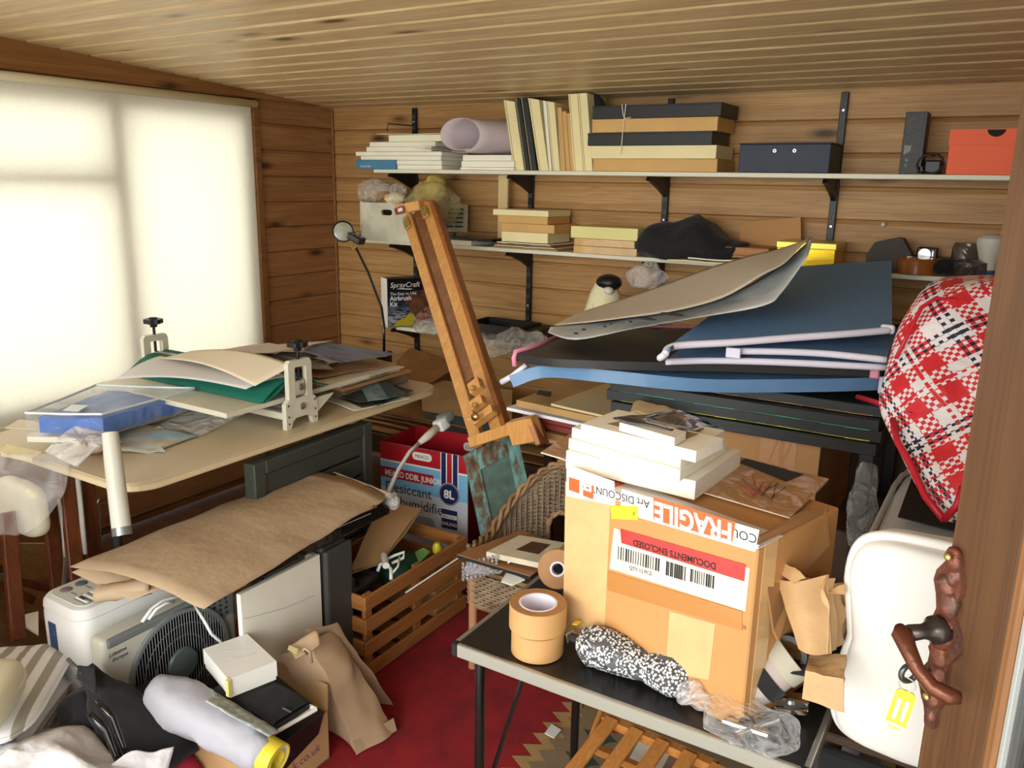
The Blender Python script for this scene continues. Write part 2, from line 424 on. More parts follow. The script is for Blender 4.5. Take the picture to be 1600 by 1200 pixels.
# ================================================================== shelving on the back wall
white_lac = M('shelf cream laminate', rgb(226, 222, 200), .45, var=.06, vs=4)
blk_metal = M('black metal', rgb(24, 24, 26), .4, .3)
steel = M('steel', rgb(190, 190, 186), .3, .9)
def loc_box(th, name, mat, x0, x1, y0, y1, z0, z1, r=.0015, **k):
    return part(name, B().box(x0, x1, y0, y1, z0, z1, r), mat, th, world=True, **k)
for nm, x0, x1, z, lab in ((0, -2.89, .25, 1.655, 'topmost long cream wall shelf carrying stacked frames and orange box'),
                           (1, -3.02, .25, 1.298, 'middle cream wall shelf carrying the white crate and gold tin'),
                           (2, -2.76, -1.62, .852, 'short low cream wall shelf under the airbrush kit box')):
    solo('wall_shelf', B().box(x0, x1, 3.35, 3.57, z-.018, z, .002), white_lac, lab, 'shelf', 'shelf boards on the back wall')
ups = [(-2.80, .50, 'black slotted shelf upright behind the top left canvas stack'), (-2.085, .86, 'black slotted shelf upright left of the cream canvas stack'),
       (-1.389, .86, 'black slotted shelf upright above the five boxed frames'), (-.672, .86, 'black slotted shelf upright between navy box and black carton')]
for x, zb, lab in ups:
    t = thing('shelf_upright', lab, 'shelf upright', (x, 3.575, zb), 0, 'shelf uprights on the back wall')
    b = B().box(x-.014, x+.014, 3.572, 3.588, zb, 1.968, .002)
    part('rail', b, blk_metal, t, world=True)
    s = B()
    for k in range(26):
        zz = 1.93 - k*.055
        if zz < zb+.05: break
        for q in (-.0055, .0055): s.box(x+q-.0018, x+q+.0018, 3.5705, 3.5735, zz-.014, zz+.006)
    part('slots', s, M('slot dark grey', rgb(92, 94, 90), .6), t, world=True)['kind'] = 'stuff'
    for zz in (1.9, 1.45, 1.0):
        if zz > zb: part('screw', B().lathe([(0, 0), (.006, 0), (.005, .003), (0, .0035)], 10, Matrix.Translation((x, 3.572, zz)) @ Matrix.Rotation(PI/2, 4, 'X')), steel, t, world=True)
    for zt in (1.655, 1.298, .852):
        if zt < .9 and x > -2.0: continue
        zt -= .019
        pr = [(3.572, zt), (3.375, zt), (3.362, zt-.016), (3.40, zt-.022), (3.50, zt-.055), (3.572, zt-.085)]
        b = B(); n = 6
        vs = [(x-.009, a, c) for a, c in pr] + [(x+.009, a, c) for a, c in pr]
        b.add(vs, [tuple(range(n)), tuple(range(2*n-1, n-1, -1))] + [(i, n+i, n+(i+1) % n, (i+1) % n) for i in range(n)])
        part('bracket', b, blk_metal, t, world=True)

# ---------------------------------------------------------------- helpers for things on the shelves
cv_white = M('canvas white', rgb(244, 240, 222), .75, var=.05, vs=9, bmp=.15, bs=500)
cv_cream = M('canvas cream', rgb(242, 228, 176), .7, var=.07, vs=5, bmp=.1, bs=300)
cv_pale = M('pale yellow board', rgb(232, 222, 150), .6, var=.08, vs=5)
tan = M('tan carton', rgb(214, 170, 104), .65, var=.1, vs=7, bmp=.1, bs=200)
kraftc = M('corrugated card', rgb(188, 140, 88), .75, var=.12, vs=4, bmp=.1, bs=180)
blackp = M('black card', rgb(30, 32, 34), .5, var=.2, vs=5)
blackfab = M('black fabric', rgb(17, 17, 19), .85, var=.25, vs=6, bmp=.5, bs=30, bd=.01, sheen=.1)
plastic_w = M('white plastic', rgb(238, 236, 228), .35)
S1, S2, S3 = 1.655, 1.298, .852
def fx(u, v, y): return P(u, v, y=y).x
def canvas(x0, x1, y0, y1, z, h, lab, cat='canvas', grp=None, mat=None, face=None, name='canvas', rz=0.0):
    """stretched canvas lying down: wrapped body and a folded corner tab"""
    t = thing(name, lab, cat, ((x0+x1)/2, (y0+y1)/2, z), rz, grp)
    w_, d_ = (x1-x0)/2, (y1-y0)/2
    part('wrap', B().box(-w_, w_, -d_, d_, 0, h, .002, seg=2), mat or cv_white, t)
    part('corner_fold', B().box(w_-.0005, w_+.0008, -d_+.004, -d_+.022, .002, h-.002).box(-w_-.0008, -w_+.0005, -d_+.004, -d_+.022, .002, h-.002), mat or cv_white, t)
    return t
# left stack of canvases on the top shelf (from bottom up)
z = S1+.0005
g = 'white canvases stacked at the left end of the top shelf'
rows = [(558, 690, .021, 3.34, 'lowest white canvas of the top left shelf stack, in a blue paper band'),
        (559, 690, .021, 3.335, 'second white canvas from the bottom, in the blue paper band'),
        (564, 689, .020, 3.34, 'white canvas lying directly on the blue banded pair'),
        (556, 690, .020, 3.33, 'widest white canvas in the top left shelf stack, jutting out left'),
        (573, 674, .023, 3.34, 'small white canvas lying on the widest canvas'),
        (578, 680, .023, 3.345, 'small white canvas under the shrink-wrapped one on the top shelf')]
for u0, u1, h, y, lab in rows:
    vv = 255
    x0, x1 = fx(u0, vv, y), fx(u1, vv, y)
    canvas(x0, x1, y, 3.56, z, h, lab, grp=g); z += h+.0008
    if 'second' in lab:
        t = thing('paper_band', 'blue printed paper band around two white canvases', 'label', (x0, y, S1+.001), 0)
        xb = fx(620, vv, y)
        part('band', B().box(x0-.003, xb, 3.325, 3.545, S1+.0004, z+.0004, .0015), M('label blue', rgb(66, 128, 168), .5, var=.15, vs=8), t, world=True)
        text('Canvas Set', .016, M('print white', rgb(238, 236, 230), .6), t, (.03, -.0162, .008), (PI/2, 0, 0))
x0, x1 = fx(607, 210, 3.35), fx(700, 210, 3.35)
t = canvas(x0, x1, 3.35, 3.55, z, .032, 'shrink-wrapped thick white canvas near the top of the left shelf stack', mat=M('shrink wrapped white', rgb(240, 238, 205), .18, bmp=.5, bs=40, coat=.5))
z += .033
solo('paper_sheet', B().sheet([(x0-.07, 3.34, z+.006), (x1-.02, 3.35, z+.001), (x1-.02, 3.54, z+.001), (x0-.03, 3.54, z+.004)], 8, 6, .002, crumple(.003, 9, 3)), cv_white, 'loose white sheet on top of the left shelf stack', 'paper')
# bent black wire behind
solo('wire_bracket', B().tube([P(605, 205, y=3.5), P(606, 193, y=3.5), P(640, 196, y=3.56), P(650, 198, y=3.57)], .0035, 8), blk_metal, 'thin bent black wire behind the top left canvas stack', 'wire')
# right small stack
z = S1+.0005
for u0, u1, h, y, lab in ((719, 803, .012, 3.34, 'thin white canvas at the bottom beneath the paper roll'), (721, 803, .028, 3.345, 'thick white canvas in the middle beneath the paper roll'), (723, 799, .027, 3.35, 'top white canvas directly beneath the rolled paper')):
    canvas(fx(u0, 255, y), fx(u1, 255, y), y, 3.56, z, h, lab, grp='white canvases under the paper roll'); z += h+.0008
# rolled paper
b = B(); nx, ny = 44, 6; top = []
cx = fx(729, 216, 3.3); 
cz_ = z + .085
for j in range(ny+1):
    for i in range(nx+1):
        a = i/nx*2.25*PI - .62*PI; r = .078 - .010*i/nx
        rx = r*1.5; y = 3.24 + .33*j/ny
        px_ = cx + rx*math.cos(a) + .17*j/ny; pz_ = cz_ + r*math.sin(a)
        top.append(Vector((px_, y, pz_)))
b.grid(top, nx, ny, .0012)
lil = M('paper lilac white', rgb(206, 192, 196), .7)
t = thing('rolled_paper', 'large sheet of pale lilac paper curled into a loose roll', 'paper roll', (cx, 3.3, z))
part('roll', b, lil, t, smooth=True, world=True)
part('loose_edge', B().sheet([(cx-.30, 3.27, S1+.0995), (cx-.02, 3.24, z+.012), (cx+.03, 3.5, z+.010), (cx-.2, 3.5, S1+.1005)], 10, 4, .001), lil, t, world=True)
# standing canvases and boards
stand = [(787, 804, 156, 803, 819, 262, cv_cream, 'canvas', 'thick cream canvas leaning left at the start of the standing row'),
         (805, 812, 152, 820, 828, 264, blackp, 'frame', 'first thin black frame leaning beside the thick cream canvas'),
         (813, 824, 152, 829, 839, 264, blackp, 'frame', 'second black frame in the standing row'),
         (825, 842, 153, 842, 857, 265, cv_cream, 'canvas', 'cream canvas leaning between black frames and the thin board'),
         (848, 853, 157, 858, 862, 265, cv_white, 'board', 'thinnest white board in the standing row'),
         (854, 866, 158, 864, 875, 265, cv_cream, 'canvas', 'narrow cream canvas right of the thin white board'),
         (871, 877, 168, 876, 884, 264, tan, 'board', 'first orange-tan board in the standing row'),
         (878, 884, 174, 885, 891, 265, tan, 'board', 'middle orange-tan board in the standing row'),
         (885, 890, 177, 892, 897, 265, tan, 'board', 'last orange-tan board, next to the tall cream canvases'),
         (888, 902, 147, 897, 911, 266, cv_cream, 'canvas', 'tall cream canvas right of the orange-tan boards'),
         (903, 917, 146, 912, 926, 266, cv_cream, 'canvas', 'tallest cream canvas touching the boxed frames')]
for i, (a0, a1, vt, c0, c1, vb, m_, cat, lab) in enumerate(stand):
    y = 3.36+.004*(i % 3)
    tl_, tr_ = P(a0, vt, y=y), P(a1, vt, y=y); bl_, br_ = P(c0, vb, y=y), P(c1, vb, y=y)
    zb = S1+.0008; bl_.z = br_.z = zb
    tr_.z = tl_.z - (tr_.x-tl_.x)*.18 if a0 < 860 else tl_.z
    dy = .195
    vs = [bl_, br_, tr_, tl_]; vs = [tuple(q) for q in vs] + [(q.x, q.y+dy, q.z) for q in vs]
    b = B().add(vs, [(0, 1, 2, 3), (7, 6, 5, 4), (0, 4, 5, 1), (1, 5, 6, 2), (2, 6, 7, 3), (3, 7, 4, 0)])
    t = thing('standing_'+('picture' if cat=='frame' else cat), lab, cat, tuple((bl_+br_)/2), 0, 'canvases and boards standing on the top shelf')
    part('body', b, m_, t, world=True)
    w3 = (br_.x-bl_.x)
    # the staple-side edge strip
    q0 = [(bl_+(br_-bl_)*.12), (bl_+(br_-bl_)*.2), (tl_+(tr_-tl_)*.2), (tl_+(tr_-tl_)*.12)]
    part('edge_line', B().sheet([q+Vector((0, -.0006, 0)) for q in q0], 1, 1, .0004), M('edge shade', rgb(190, 170, 120) if m_ is not blackp else rgb(60, 60, 60), .7), t, world=True)
# round black case behind
t = thing('round_case', 'round black case half hidden behind the boxed frames', 'case', (fx(930, 165, 3.5), 3.5, S1))
part('body', B().lathe([(0, -.02), (.06, -.02), (.068, -.012), (.068, .012), (.06, .02), (0, .02)], 32, Matrix.Translation((fx(928, 170, 3.48), 3.45, S1+.265)) @ Matrix.Rotation(PI/2, 4, 'X')), blackfab, t, world=True, smooth=40)
part('stand', B().box(fx(915, 200, 3.48), fx(940, 200, 3.48), 3.44, 3.47, S1, S1+.24), blackp, t, world=True)
# five boxed frames
z = S1+.0006
fr = [(928, 1123, .052, 'tan', 'lowest, tan boxed frame of the stack of five'), (923, 1120, .053, 'cream', 'cream boxed frame, second from the bottom of five'),
      (918, 1112, .053, 'black', 'black boxed frame in the middle of the stack of five'), (924, 1119, .055, 'tan', 'tan boxed frame, fourth up, tied with string'),
      (924, 1123, .054, 'black', 'black boxed frame on top of the stack of five')]
for u0, u1, h, k, lab in fr:
    m_ = {'tan': tan, 'cream': cv_cream, 'black': blackp}[k]
    x0, x1 = fx(u0, 225, 3.34), fx(u1, 225, 3.34)
    t = thing('boxed_frame', lab, 'frame', ((x0+x1)/2, 3.45, z), 0, 'boxed frames stacked on the top shelf')
    part('tray', B().box(x0, x1, 3.34, 3.56, z, z+h-.001, .0015), m_, t, world=True)
    part('rim', B().box(x0-.0012, x1+.0012, 3.3385, 3.5615, z+h*.86, z+h-.0008, .001), m_, t, world=True)
    z += h+.0005
zt = z
strm = M('white string', rgb(232, 226, 205), .8)
st = thing('string_tie', 'white string knotted around the upper boxed frames', 'string', (fx(975, 200, 3.335), 3.335, S1+.06))
xs = fx(975, 200, 3.335)
part('loop', B().tube([(xs+.01, 3.45, zt+.002), (xs+.004, 3.334, zt+.001), (xs, 3.3335, zt-.05), (xs-.004, 3.333, zt-.11), (xs-.008, 3.3325, zt-.2)], .002, 6), strm, st, world=True)
part('loop', B().tube([(xs-.02, 3.45, zt+.002), (xs-.014, 3.334, zt+.001), (xs-.006, 3.333, zt-.04), (xs+.002, 3.332, zt-.055), (xs+.03, 3.332, zt-.052)], .0018, 6), strm, st, world=True)
# navy box file
x0, x1 = fx(1154, 255, 3.35), fx(1296, 255, 3.35)
navy = M('navy buckram', rgb(50, 56, 74), .6, var=.12, vs=20, bmp=.2, bs=400)
t = thing('box_file', 'navy box file with two metal eyelets on the top shelf', 'box file', ((x0+x1)/2, 3.35, S1+.0006))
part('case', B().box(x0, x1, 3.35, 3.56, S1+.0006, S1+.108, .003), navy, t, world=True)
part('lid_edge', B().box(x0-.003, x1+.003, 3.346, 3.564, S1+.108, S1+.113, .0015), navy, t, world=True)
for u in (1210, 1241):
    xe = fx(u, 240, 3.349); part('eyelet', B().ring(.0075, .0035, 0, .002, 16, Matrix.Translation((xe, 3.3495, S1+.083)) @ Matrix.Rotation(PI/2, 4, 'X')), steel, t, world=True)
# black printed carton standing on end
x0, x1 = fx(1404, 270, 3.36), fx(1438, 270, 3.36)
t = thing('black_carton', 'tall narrow black carton printed with rows of white text', 'carton', ((x0+x1)/2, 3.36, S1+.0006))
part('body', B().box(x0, x1, 3.36, 3.47, S1+.0006, S1+.215, .0015), blackp, t, world=True)
prt = M('print grey white', rgb(190, 188, 176), .6)
for k in range(7):
    b = B()
    zz = .075; 
    while zz < .195:
        l = random.uniform(.006, .028); b.box(x0+.008+k*.0075, x0+.0098+k*.0075, 3.3594, 3.3602, S1+zz, S1+min(zz+l, .2)); zz += l+random.uniform(.003, .008)
    part('print_line', b, M('print dim', rgb(96, 94, 86), .6), t, world=True)
for k in range(4): part('print_bar', B().box(x0+.010+k*.0055, x0+.0125+k*.0055, 3.3592, 3.36, S1+.068+.004*k, S1+.10), prt, t, world=True)
text('G', .014, prt, t, (-.02, -.0006, .045), (PI/2, 0, 0)); text('C', .014, prt, t, (-.02, -.0006, .026), (PI/2, 0, 0))
# small black charger with coiled lead
xc = fx(1455, 260, 3.38)
t = thing('power_adapter', 'small black power adapter with its lead coiled round it', 'adapter', (xc, 3.38, S1+.0006))
part('body', B().box(xc-.022, xc+.032, 3.37, 3.43, S1+.0006, S1+.05, .006, seg=3), blk_metal, t, world=True)
pts = [(xc+.002+.036*math.cos(a), 3.366+.002*math.sin(3*a), S1+.038+.034*math.sin(a)) for a in [PI*q/12 for q in range(0, 25)]]
part('lead', B().tube(pts, .004, 8), blk_metal, t, world=True, smooth=True)
part('lead', B().tube([(p[0]-.01, p[1]-.006, p[2]-.004) for p in pts[4:20]], .004, 8), blk_metal, t, world=True, smooth=True)
part('plug', B().box(xc-.044, xc-.022, 3.36, 3.39, S1+.0006, S1+.03, .004), blk_metal, t, world=True)
# orange shoe box
org = M('orange card', rgb(246, 96, 44), .55, var=.06, vs=3)
x0, x1 = fx(1476, 270, 3.35), fx(1476, 270, 3.35)+.33
t = thing('shoe_box', 'bright orange shoe box with a notched lid', 'box', ((x0+x1)/2, 3.35, S1+.0006))
part('base', B().box(x0+.003, x1-.003, 3.353, 3.56, S1+.0006, S1+.128, .0015), org, t, world=True)
xn = fx(1558, 202, 3.35); n = 14
pl = [(x0, S1+.1), (x1, S1+.1), (x1, S1+.152)] + [(xn+.028*math.cos(a), S1+.152-.026*math.sin(a)) for a in [PI*q/n for q in range(n+1)]] + [(x0, S1+.152)]
k = len(pl); b = B().add([(a, 3.3475, c) for a, c in pl]+[(a, 3.3495, c) for a, c in pl], [tuple(range(k)), tuple(range(2*k-1, k-1, -1))]+[(i, k+i, k+(i+1) % k, (i+1) % k) for i in range(k)])
b.box(x0, x1, 3.3495, 3.565, S1+.150, S1+.152).box(x0, x0+.002, 3.3495, 3.565, S1+.1, S1+.152).box(x1-.002, x1, 3.3495, 3.565, S1+.1, S1+.152)
part('lid', b, org, t, world=True)
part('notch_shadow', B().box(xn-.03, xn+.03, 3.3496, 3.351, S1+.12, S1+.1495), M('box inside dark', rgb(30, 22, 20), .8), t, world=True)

# ---------------------------------------------------------------- middle shelf
# white crate with hand hole, hanging over the front edge
cy = 3.27
x0, x1 = fx(566, 345, cy), fx(650, 345, cy); zt = P(600, 317, y=cy).z; zb = S2+.0008
cr = M('worn white wood', rgb(206, 202, 182), .7, var=.28, vs=9, bmp=.3, bs=40)
t = thing('storage_crate', 'worn white crate with an oval hand hole on the middle shelf', 'crate', ((x0+x1)/2, cy+.14, zb))
hx = fx(604, 332, cy); hz = P(604, 332, y=cy).z; n = 8
ov = [(hx+sx*.022+.014*math.cos(a), hz+.014*math.sin(a)) for sx, a0 in ((1, -PI/2), (-1, PI/2)) for a in [a0+PI*q/n for q in range(n+1)]]
bm = bmesh.new(); outer = [bm.verts.new((a, cy, c)) for a, c in ((x0, zb), (x1, zb), (x1, zt), (x0, zt))]; inner = [bm.verts.new((a, cy, c)) for a, c in ov]
es = [bm.edges.new((L[i], L[(i+1) % len(L)])) for L in (outer, inner) for i in range(len(L))]
bmesh.ops.triangle_fill(bm, use_beauty=True, edges=es)
r_ = bmesh.ops.extrude_face_region(bm, geom=list(bm.faces)); bmesh.ops.translate(bm, vec=(0, .012, 0), verts=[q for q in r_['geom'] if isinstance(q, bmesh.types.BMVert)])
part('front_panel', B().bm(bm), cr, t, world=True)
part('side_panel', B().box(x0-.014, x0, cy-.002, cy+.30, zb, zt+.006, .003), cr, t, world=True)
part('side_panel', B().box(x1, x1+.014, cy-.002, cy+.30, zb, zt+.006, .003), cr, t, world=True)
part('back_panel', B().box(x0, x1, cy+.288, cy+.30, zb, zt), cr, t, world=True)
part('bottom_panel', B().box(x0, x1, cy+.012, cy+.288, zb, zb+.01), cr, t, world=True)
# contents: clear bag, kraft parcel, folded brown paper, yellow cloth roll
film = FILM('clear film', (.9, .9, .87, 1), .20, .10, 14)
film_y = FILM('yellowish film', rgb(206, 192, 140), .26, .15, 12)
kraft = M('kraft paper', rgb(182, 146, 104), .7, var=.12, vs=5, bmp=.5, bs=22, bd=.006)
kraftd = M('kraft paper dark', rgb(160, 112, 66), .7, var=.2, vs=5, bmp=.4, bs=22, bd=.006)
xm = (x0+x1)/2
solo('plastic_bag', B().blob((x0+.03, cy+.10, zt+.055), (.10, .09, .05), 26, 18, 2.6, .022, 22, 4, ridge=True), film, 'clear plastic bag bulging over the left of the white crate', 'plastic bag', smooth=True)
solo('kraft_parcel', B().box(x0+.045, x0+.17, cy+.06, cy+.22, zt-.03, zt+.055, .012, seg=2, m=Matrix.Rotation(0, 4, 'Z')), kraftd, 'brown paper parcel in the bag on the white crate', 'parcel')
pts = []
b = B(); nx, ny = 30, 4; top = []
for j in range(ny+1):
    for i in range(nx+1):
        a = i/nx; s_ = math.sin(a*PI*3.2)
        top.append(Vector((x0+.13+.10*a+.012*j/ny, cy+.05+.07*j/ny, zt+.03+.075*s_*s_*(1-a*.5))))
b.grid(top, nx, ny, .0012)
solo('folded_paper_bag', b, kraftd, 'brown paper folded into upright pleats in the white crate', 'paper bag')
yel = M('yellow cloth', rgb(204, 180, 96), .8, var=.25, vs=12, bmp=.6, bs=30, bd=.01)
solo('cloth_bundle', B().blob((x1-.005, cy+.13, zt+.06), (.10, .08, .07), 28, 20, 2, .03, 14, 9), yel, 'bundle of dull yellow cloth on the white crate', 'cloth', smooth=True)
solo('cloth_bundle', B().blob((xm+.02, cy+.03, zt+.022), (.06, .045, .03), 20, 14, 2, .012, 22, 3), M('cream rag', rgb(226, 204, 160), .8, bmp=.5, bs=40), 'small cream rag at the front rim of the white crate', 'cloth', smooth=True)
solo('plastic_bag', B().blob((x1+.045, cy+.08, zt-.005), (.13, .09, .095), 28, 20, 2.2, .03, 16, 12, ridge=True), film_y, 'thin clear plastic bag drooping right of the white crate', 'plastic bag', smooth=True)
solo('plastic_bag', B().blob((xm+.055, cy+.01, zt+.045), (.04, .035, .045), 20, 14, 2.2, .014, 30, 21, ridge=True), film, 'small knotted clear plastic bag above the easel top', 'plastic bag', smooth=True)
# printed chart leaning at the back
q = [P(668, 362, y=3.52), P(730, 362, y=3.5), P(731, 320, y=3.52), P(672, 318, y=3.54)]; zl = min(q[0].z, q[1].z); 
t = thing('printed_card', 'worn printed card with black lines of writing, upright behind the crate', 'card', (q[0].x, 3.5, S2+.001))
part('card', B().sheet(q, 8, 6, .002, crumple(.003, 9, 2)), M('card grey', rgb(178, 170, 148), .7, var=.2, vs=9), t, world=True)
for k in range(5):
    a = .16+.16*k
    s0 = q[0]*(1-a)+q[3]*a; e0 = q[1]*(1-a)+q[2]*a
    for (f0, f1) in ((.1, .3), (.42, .66), (.7, .9)):
        p0 = s0*(1-f0)+e0*f0; p1 = s0*(1-f1)+e0*f1; o_ = Vector((0, -.003, 0))
        part('print_bar', B().sheet([p0+o_, p1+o_, p1+o_+Vector((0, 0, .007)), p0+o_+Vector((0, 0, .007))], 1, 1, .0006), M('ink black', rgb(28, 26, 26), .7), t, world=True)
# flat frames
x0, x1 = fx(693, 375, 3.34), fx(783, 365, 3.42)
solo('white_board', B().box(fx(693, 378, 3.34), fx(736, 378, 3.34), 3.34, 3.56, S2+.0006, S2+.024, .002), cv_white, 'white board under the glazed black frame on the middle shelf', 'board')
t = thing('glazed_frame', 'thin black glazed frame lying flat right of the white crate', 'frame', ((x0+x1)/2, 3.45, S2+.025))
part('moulding', B().box(x0, x1, 3.345, 3.56, S2+.025, S2+.037, .002), blk_metal, t, world=True)
part('glass', B().box(x0+.012, x1-.012, 3.357, 3.548, S2+.037, S2+.0385), M('dark glass', rgb(70, 74, 72), .08), t, world=True)
# cream and tan stack
z = S2+.0006
g = 'boards and canvases stacked beside the second upright'
for i in range(4):
    x0, x1 = fx(772+2*i, 383, 3.35), fx(872-4*i, 383, 3.35)
    solo('paper_sheaf', B().sheet([(x0, 3.34, z+.006), (x1, 3.345, z+.006), (x1+.02, 3.55, z+.006), (x0, 3.55, z+.006)], 22, 6, .004, crumple(.0025, 26, i*5)), (kraft, cv_cream, kraftd, cv_white)[i],
         ('lowest brown sheaf under the cream and tan stack', 'cream sheaf second from the bottom of the stack', 'torn brown sheaf in the middle shelf stack', 'white sheet just under the cream and tan stack')[i], 'paper', g)
    z += .0075
z += .003
for u0, u1, h, m_, lab in ((784, 856, .046, cv_cream, 'cream deep canvas lowest in the cream and tan stack'), (783, 866, .038, tan, 'tan box frame jutting out right in the middle shelf stack'),
                      (778, 855, .034, tan, 'tan box frame under the topmost cream board'), (770, 856, .027, cv_cream, 'wide cream board on top of the middle shelf stack')):
    x0, x1 = fx(u0, 350, 3.33), fx(u1, 350, 3.33)
    canvas(x0, x1, 3.33, 3.55, z, h, lab, 'canvas', g, m_); z += h+.0006
# pale batten behind
solo('wood_batten', B().box(fx(778, 300, 3.5), fx(793, 300, 3.5), 3.50, 3.515, S2+.0006, S1-.019, .002), M('pale batten', rgb(214, 190, 138), .6, var=.1, vs=8), 'pale upright batten between middle and top shelf', 'batten')
# yellow board stack
z = S2+.0006; g = 'pale boards stacked by the black bag'
for u0, u1, h, m_, lab in ((896, 995, .034, tan, 'lowest plastic-wrapped tan board by the black bag'), (897, 991, .032, tan, 'second plastic-wrapped tan board by the black bag'), (891, 995, .052, cv_pale, 'pale yellow box on top of the two wrapped boards')):
    x0, x1 = fx(u0, 385, 3.33), fx(u1, 385, 3.33)
    t = canvas(x0, x1, 3.33, 3.55, z, h, lab, 'board' if 'box' not in lab else 'box', g, M('wrapped tan', rgb(214, 172, 100), .2, var=.2, vs=14, bmp=.6, bs=40, coat=.6) if m_ is tan else m_, name='board'); z += h+.0006
# black cloth bag heap
xc = fx(1080, 375, 3.40)
def heap(q):
    q.z = q.z*(1.0 - .55*abs(min(1, max(-1, (q.x+.03)/.26)))) + .02*math.sin(q.x*30)
    if q.z < -.05: q.z = -.05
    return q
solo('black_bag', B().blob((xc-.005, 3.40, S2+.052), (.245, .13, .13), 34, 22, 2.2, .022, 11, 2, heap), blackfab, 'crumpled black cloth bag heaped on the middle shelf', 'bag', smooth=True)
# wooden slabs, papers
z = S2+.0006
q4 = lambda u0, v0, u1, v1, y0, y1, zz: [(fx(u0, v0, y0), y0, zz), (fx(u1, v1, y0), y0, zz), (fx(u1, v1, y0)+.03, y1, zz), (fx(u0, v0, y0)+.03, y1, zz)]
solo('paper_sheet', B().sheet(q4(1042, 410, 1190, 415, 3.26, 3.5, z+.006), 12, 6, .004, crumple(.003, 9, 2)), cv_cream, 'cream sheet sticking out over the middle shelf edge', 'paper')
solo('paper_sheet', B().sheet(q4(1075, 405, 1206, 408, 3.28, 3.5, z+.016), 12, 6, .005, crumple(.004, 8, 6)), cv_white, 'white paper pad under the two wooden boards', 'paper')
wb_ = WOOD('beech board', rgb(190, 132, 66), rgb(172, 114, 54), rgb(120, 74, 34), .45)
x0, x1 = fx(1093, 390, 3.33), fx(1202, 390, 3.33)
solo('wood_board', B().box(x0+.02, x1-.01, 3.33, 3.52, z+.024, z+.034, .001), wb_, 'thin lower wooden board on the white paper pad', 'board')
solo('wood_board', B().box(x0, x1, 3.325, 3.54, z+.0345, z+.066, .002), wb_, 'thick upper wooden board beside the gold tin', 'board')
solo('cardboard_sheet', B().sheet([P(1156, 395, y=3.5), P(1252, 395, y=3.5), P(1251, 339, y=3.54), P(1156, 348, y=3.54)], 6, 4, .004, crumple(.002, 5, 1)), kraftc, 'brown cardboard sheet leaning behind the gold tin', 'cardboard')
# gold tin
gold = M('gold foil', rgb(224, 184, 40), .22, .75, bmp=.25, bs=12, bd=.004)
x0, x1 = fx(1211, 400, 3.33), fx(1306, 400, 3.33)
t = thing('gold_tin', 'shiny gold tin box with a yellow lid on the middle shelf', 'tin', ((x0+x1)/2, 3.33, z))
part('body', B().box(x0+.003, x1-.003, 3.333, 3.52, z, z+.088, .003), gold, t, world=True)
part('lid', B().box(x0, x1, 3.33, 3.523, z+.073, z+.099, .003), M('gold lid', rgb(214, 196, 84), .3, .5), t, world=True)
# dark grey pouch
xc = fx(1390, 400, 3.40)
grey = M('dark grey felt', rgb(74, 72, 68), .85, bmp=.3, bs=80)
solo('felt_pouch', B().prism([(-.075, 0), (.05, 0), (.075, .07), (.04, .125), (.02, .128), (-.055, .108), (-.08, .06)], -.04, .04, Matrix.Translation((xc, 3.42, z)) @ Matrix.Rotation(PI/2, 4, 'X')), grey, 'dark grey felt pouch standing right of the gold tin', 'pouch')
# brown round tin
xc = fx(1433, 415, 3.40); brz = M('amber varnished wood', rgb(156, 88, 34), .25, var=.2, vs=9, coat=.4)
t = thing('round_tin', 'round amber-brown tin with a domed lid on the middle shelf', 'tin', (xc, 3.40, z))
part('base', B().lathe([(.066, 0), (.07, .003), (.07, .034)], 36), brz, t, smooth=40)
part('lid', B().lathe([(.072, .032), (.073, .05), (.066, .058), (.02, .061), (0, .061)], 36), brz, t, smooth=40)
part('finial', B().lathe([(.012, .06), (.012, .064), (0, .066)], 12, c=(-.03, -.01, 0)), M('cream knob', rgb(220, 205, 170), .5), t, smooth=40)
xk = fx(1448, 400, 3.5)
t = thing('small_gadget', 'small black gadget with a round dial behind the round tin', 'gadget', (xk, 3.52, z))
part('case', B().box(xk-.035, xk+.035, 3.49, 3.54, z, z+.092, .004), blk_metal, t, world=True)
part('dial', B().lathe([(.022, 0), (.022, .004), (0, .005)], 20, Matrix.Translation((xk-.008, 3.49, z+.066)) @ Matrix.Rotation(PI/2, 4, 'X')), steel, t, world=True)
part('marker', B().box(xk+.018, xk+.022, 3.4885, 3.49, z+.06, z+.08), steel, t, world=True)
xk = fx(1476, 420, 3.38)
solo('black_pouch', B().blob((xk, 3.39, z+.032), (.045, .04, .032), 20, 14, 2, .012, 20, 5), blackfab, 'small crumpled black pouch right of the round tin', 'pouch', smooth=True)
smoke = FILM('smoky plastic', rgb(92, 84, 76), .62, .15, 6)
xk = fx(1510, 400, 3.46)
t = thing('smoky_jar', 'tall smoky grey plastic jar at the right of the middle shelf', 'jar', (xk, 3.46, z))
part('body', B().lathe([(.045, 0), (.05, .01), (.05, .10), (.044, .118), (0, .120)], 24), smoke, t, smooth=40)
part('rim', B().ring(.052, .047, .055, .06, 24), smoke, t)
xk = fx(1516, 415, 3.39)
t = thing('clear_tub', 'round smoky plastic tub lying in front of the smoky jar', 'tub', (xk, 3.385, z))
part('body', B().lathe([(.052, 0), (.057, .02), (.054, .055), (.03, .066), (0, .067)], 28), smoke, t, smooth=40)
part('lid_ring', B().ring(.056, .05, .048, .056, 28), smoke, t)
xk = fx(1546, 400, 3.40)
t = thing('frosted_tumbler', 'frosted white tumbler with a blue foot on the middle shelf', 'tumbler', (xk, 3.40, z))
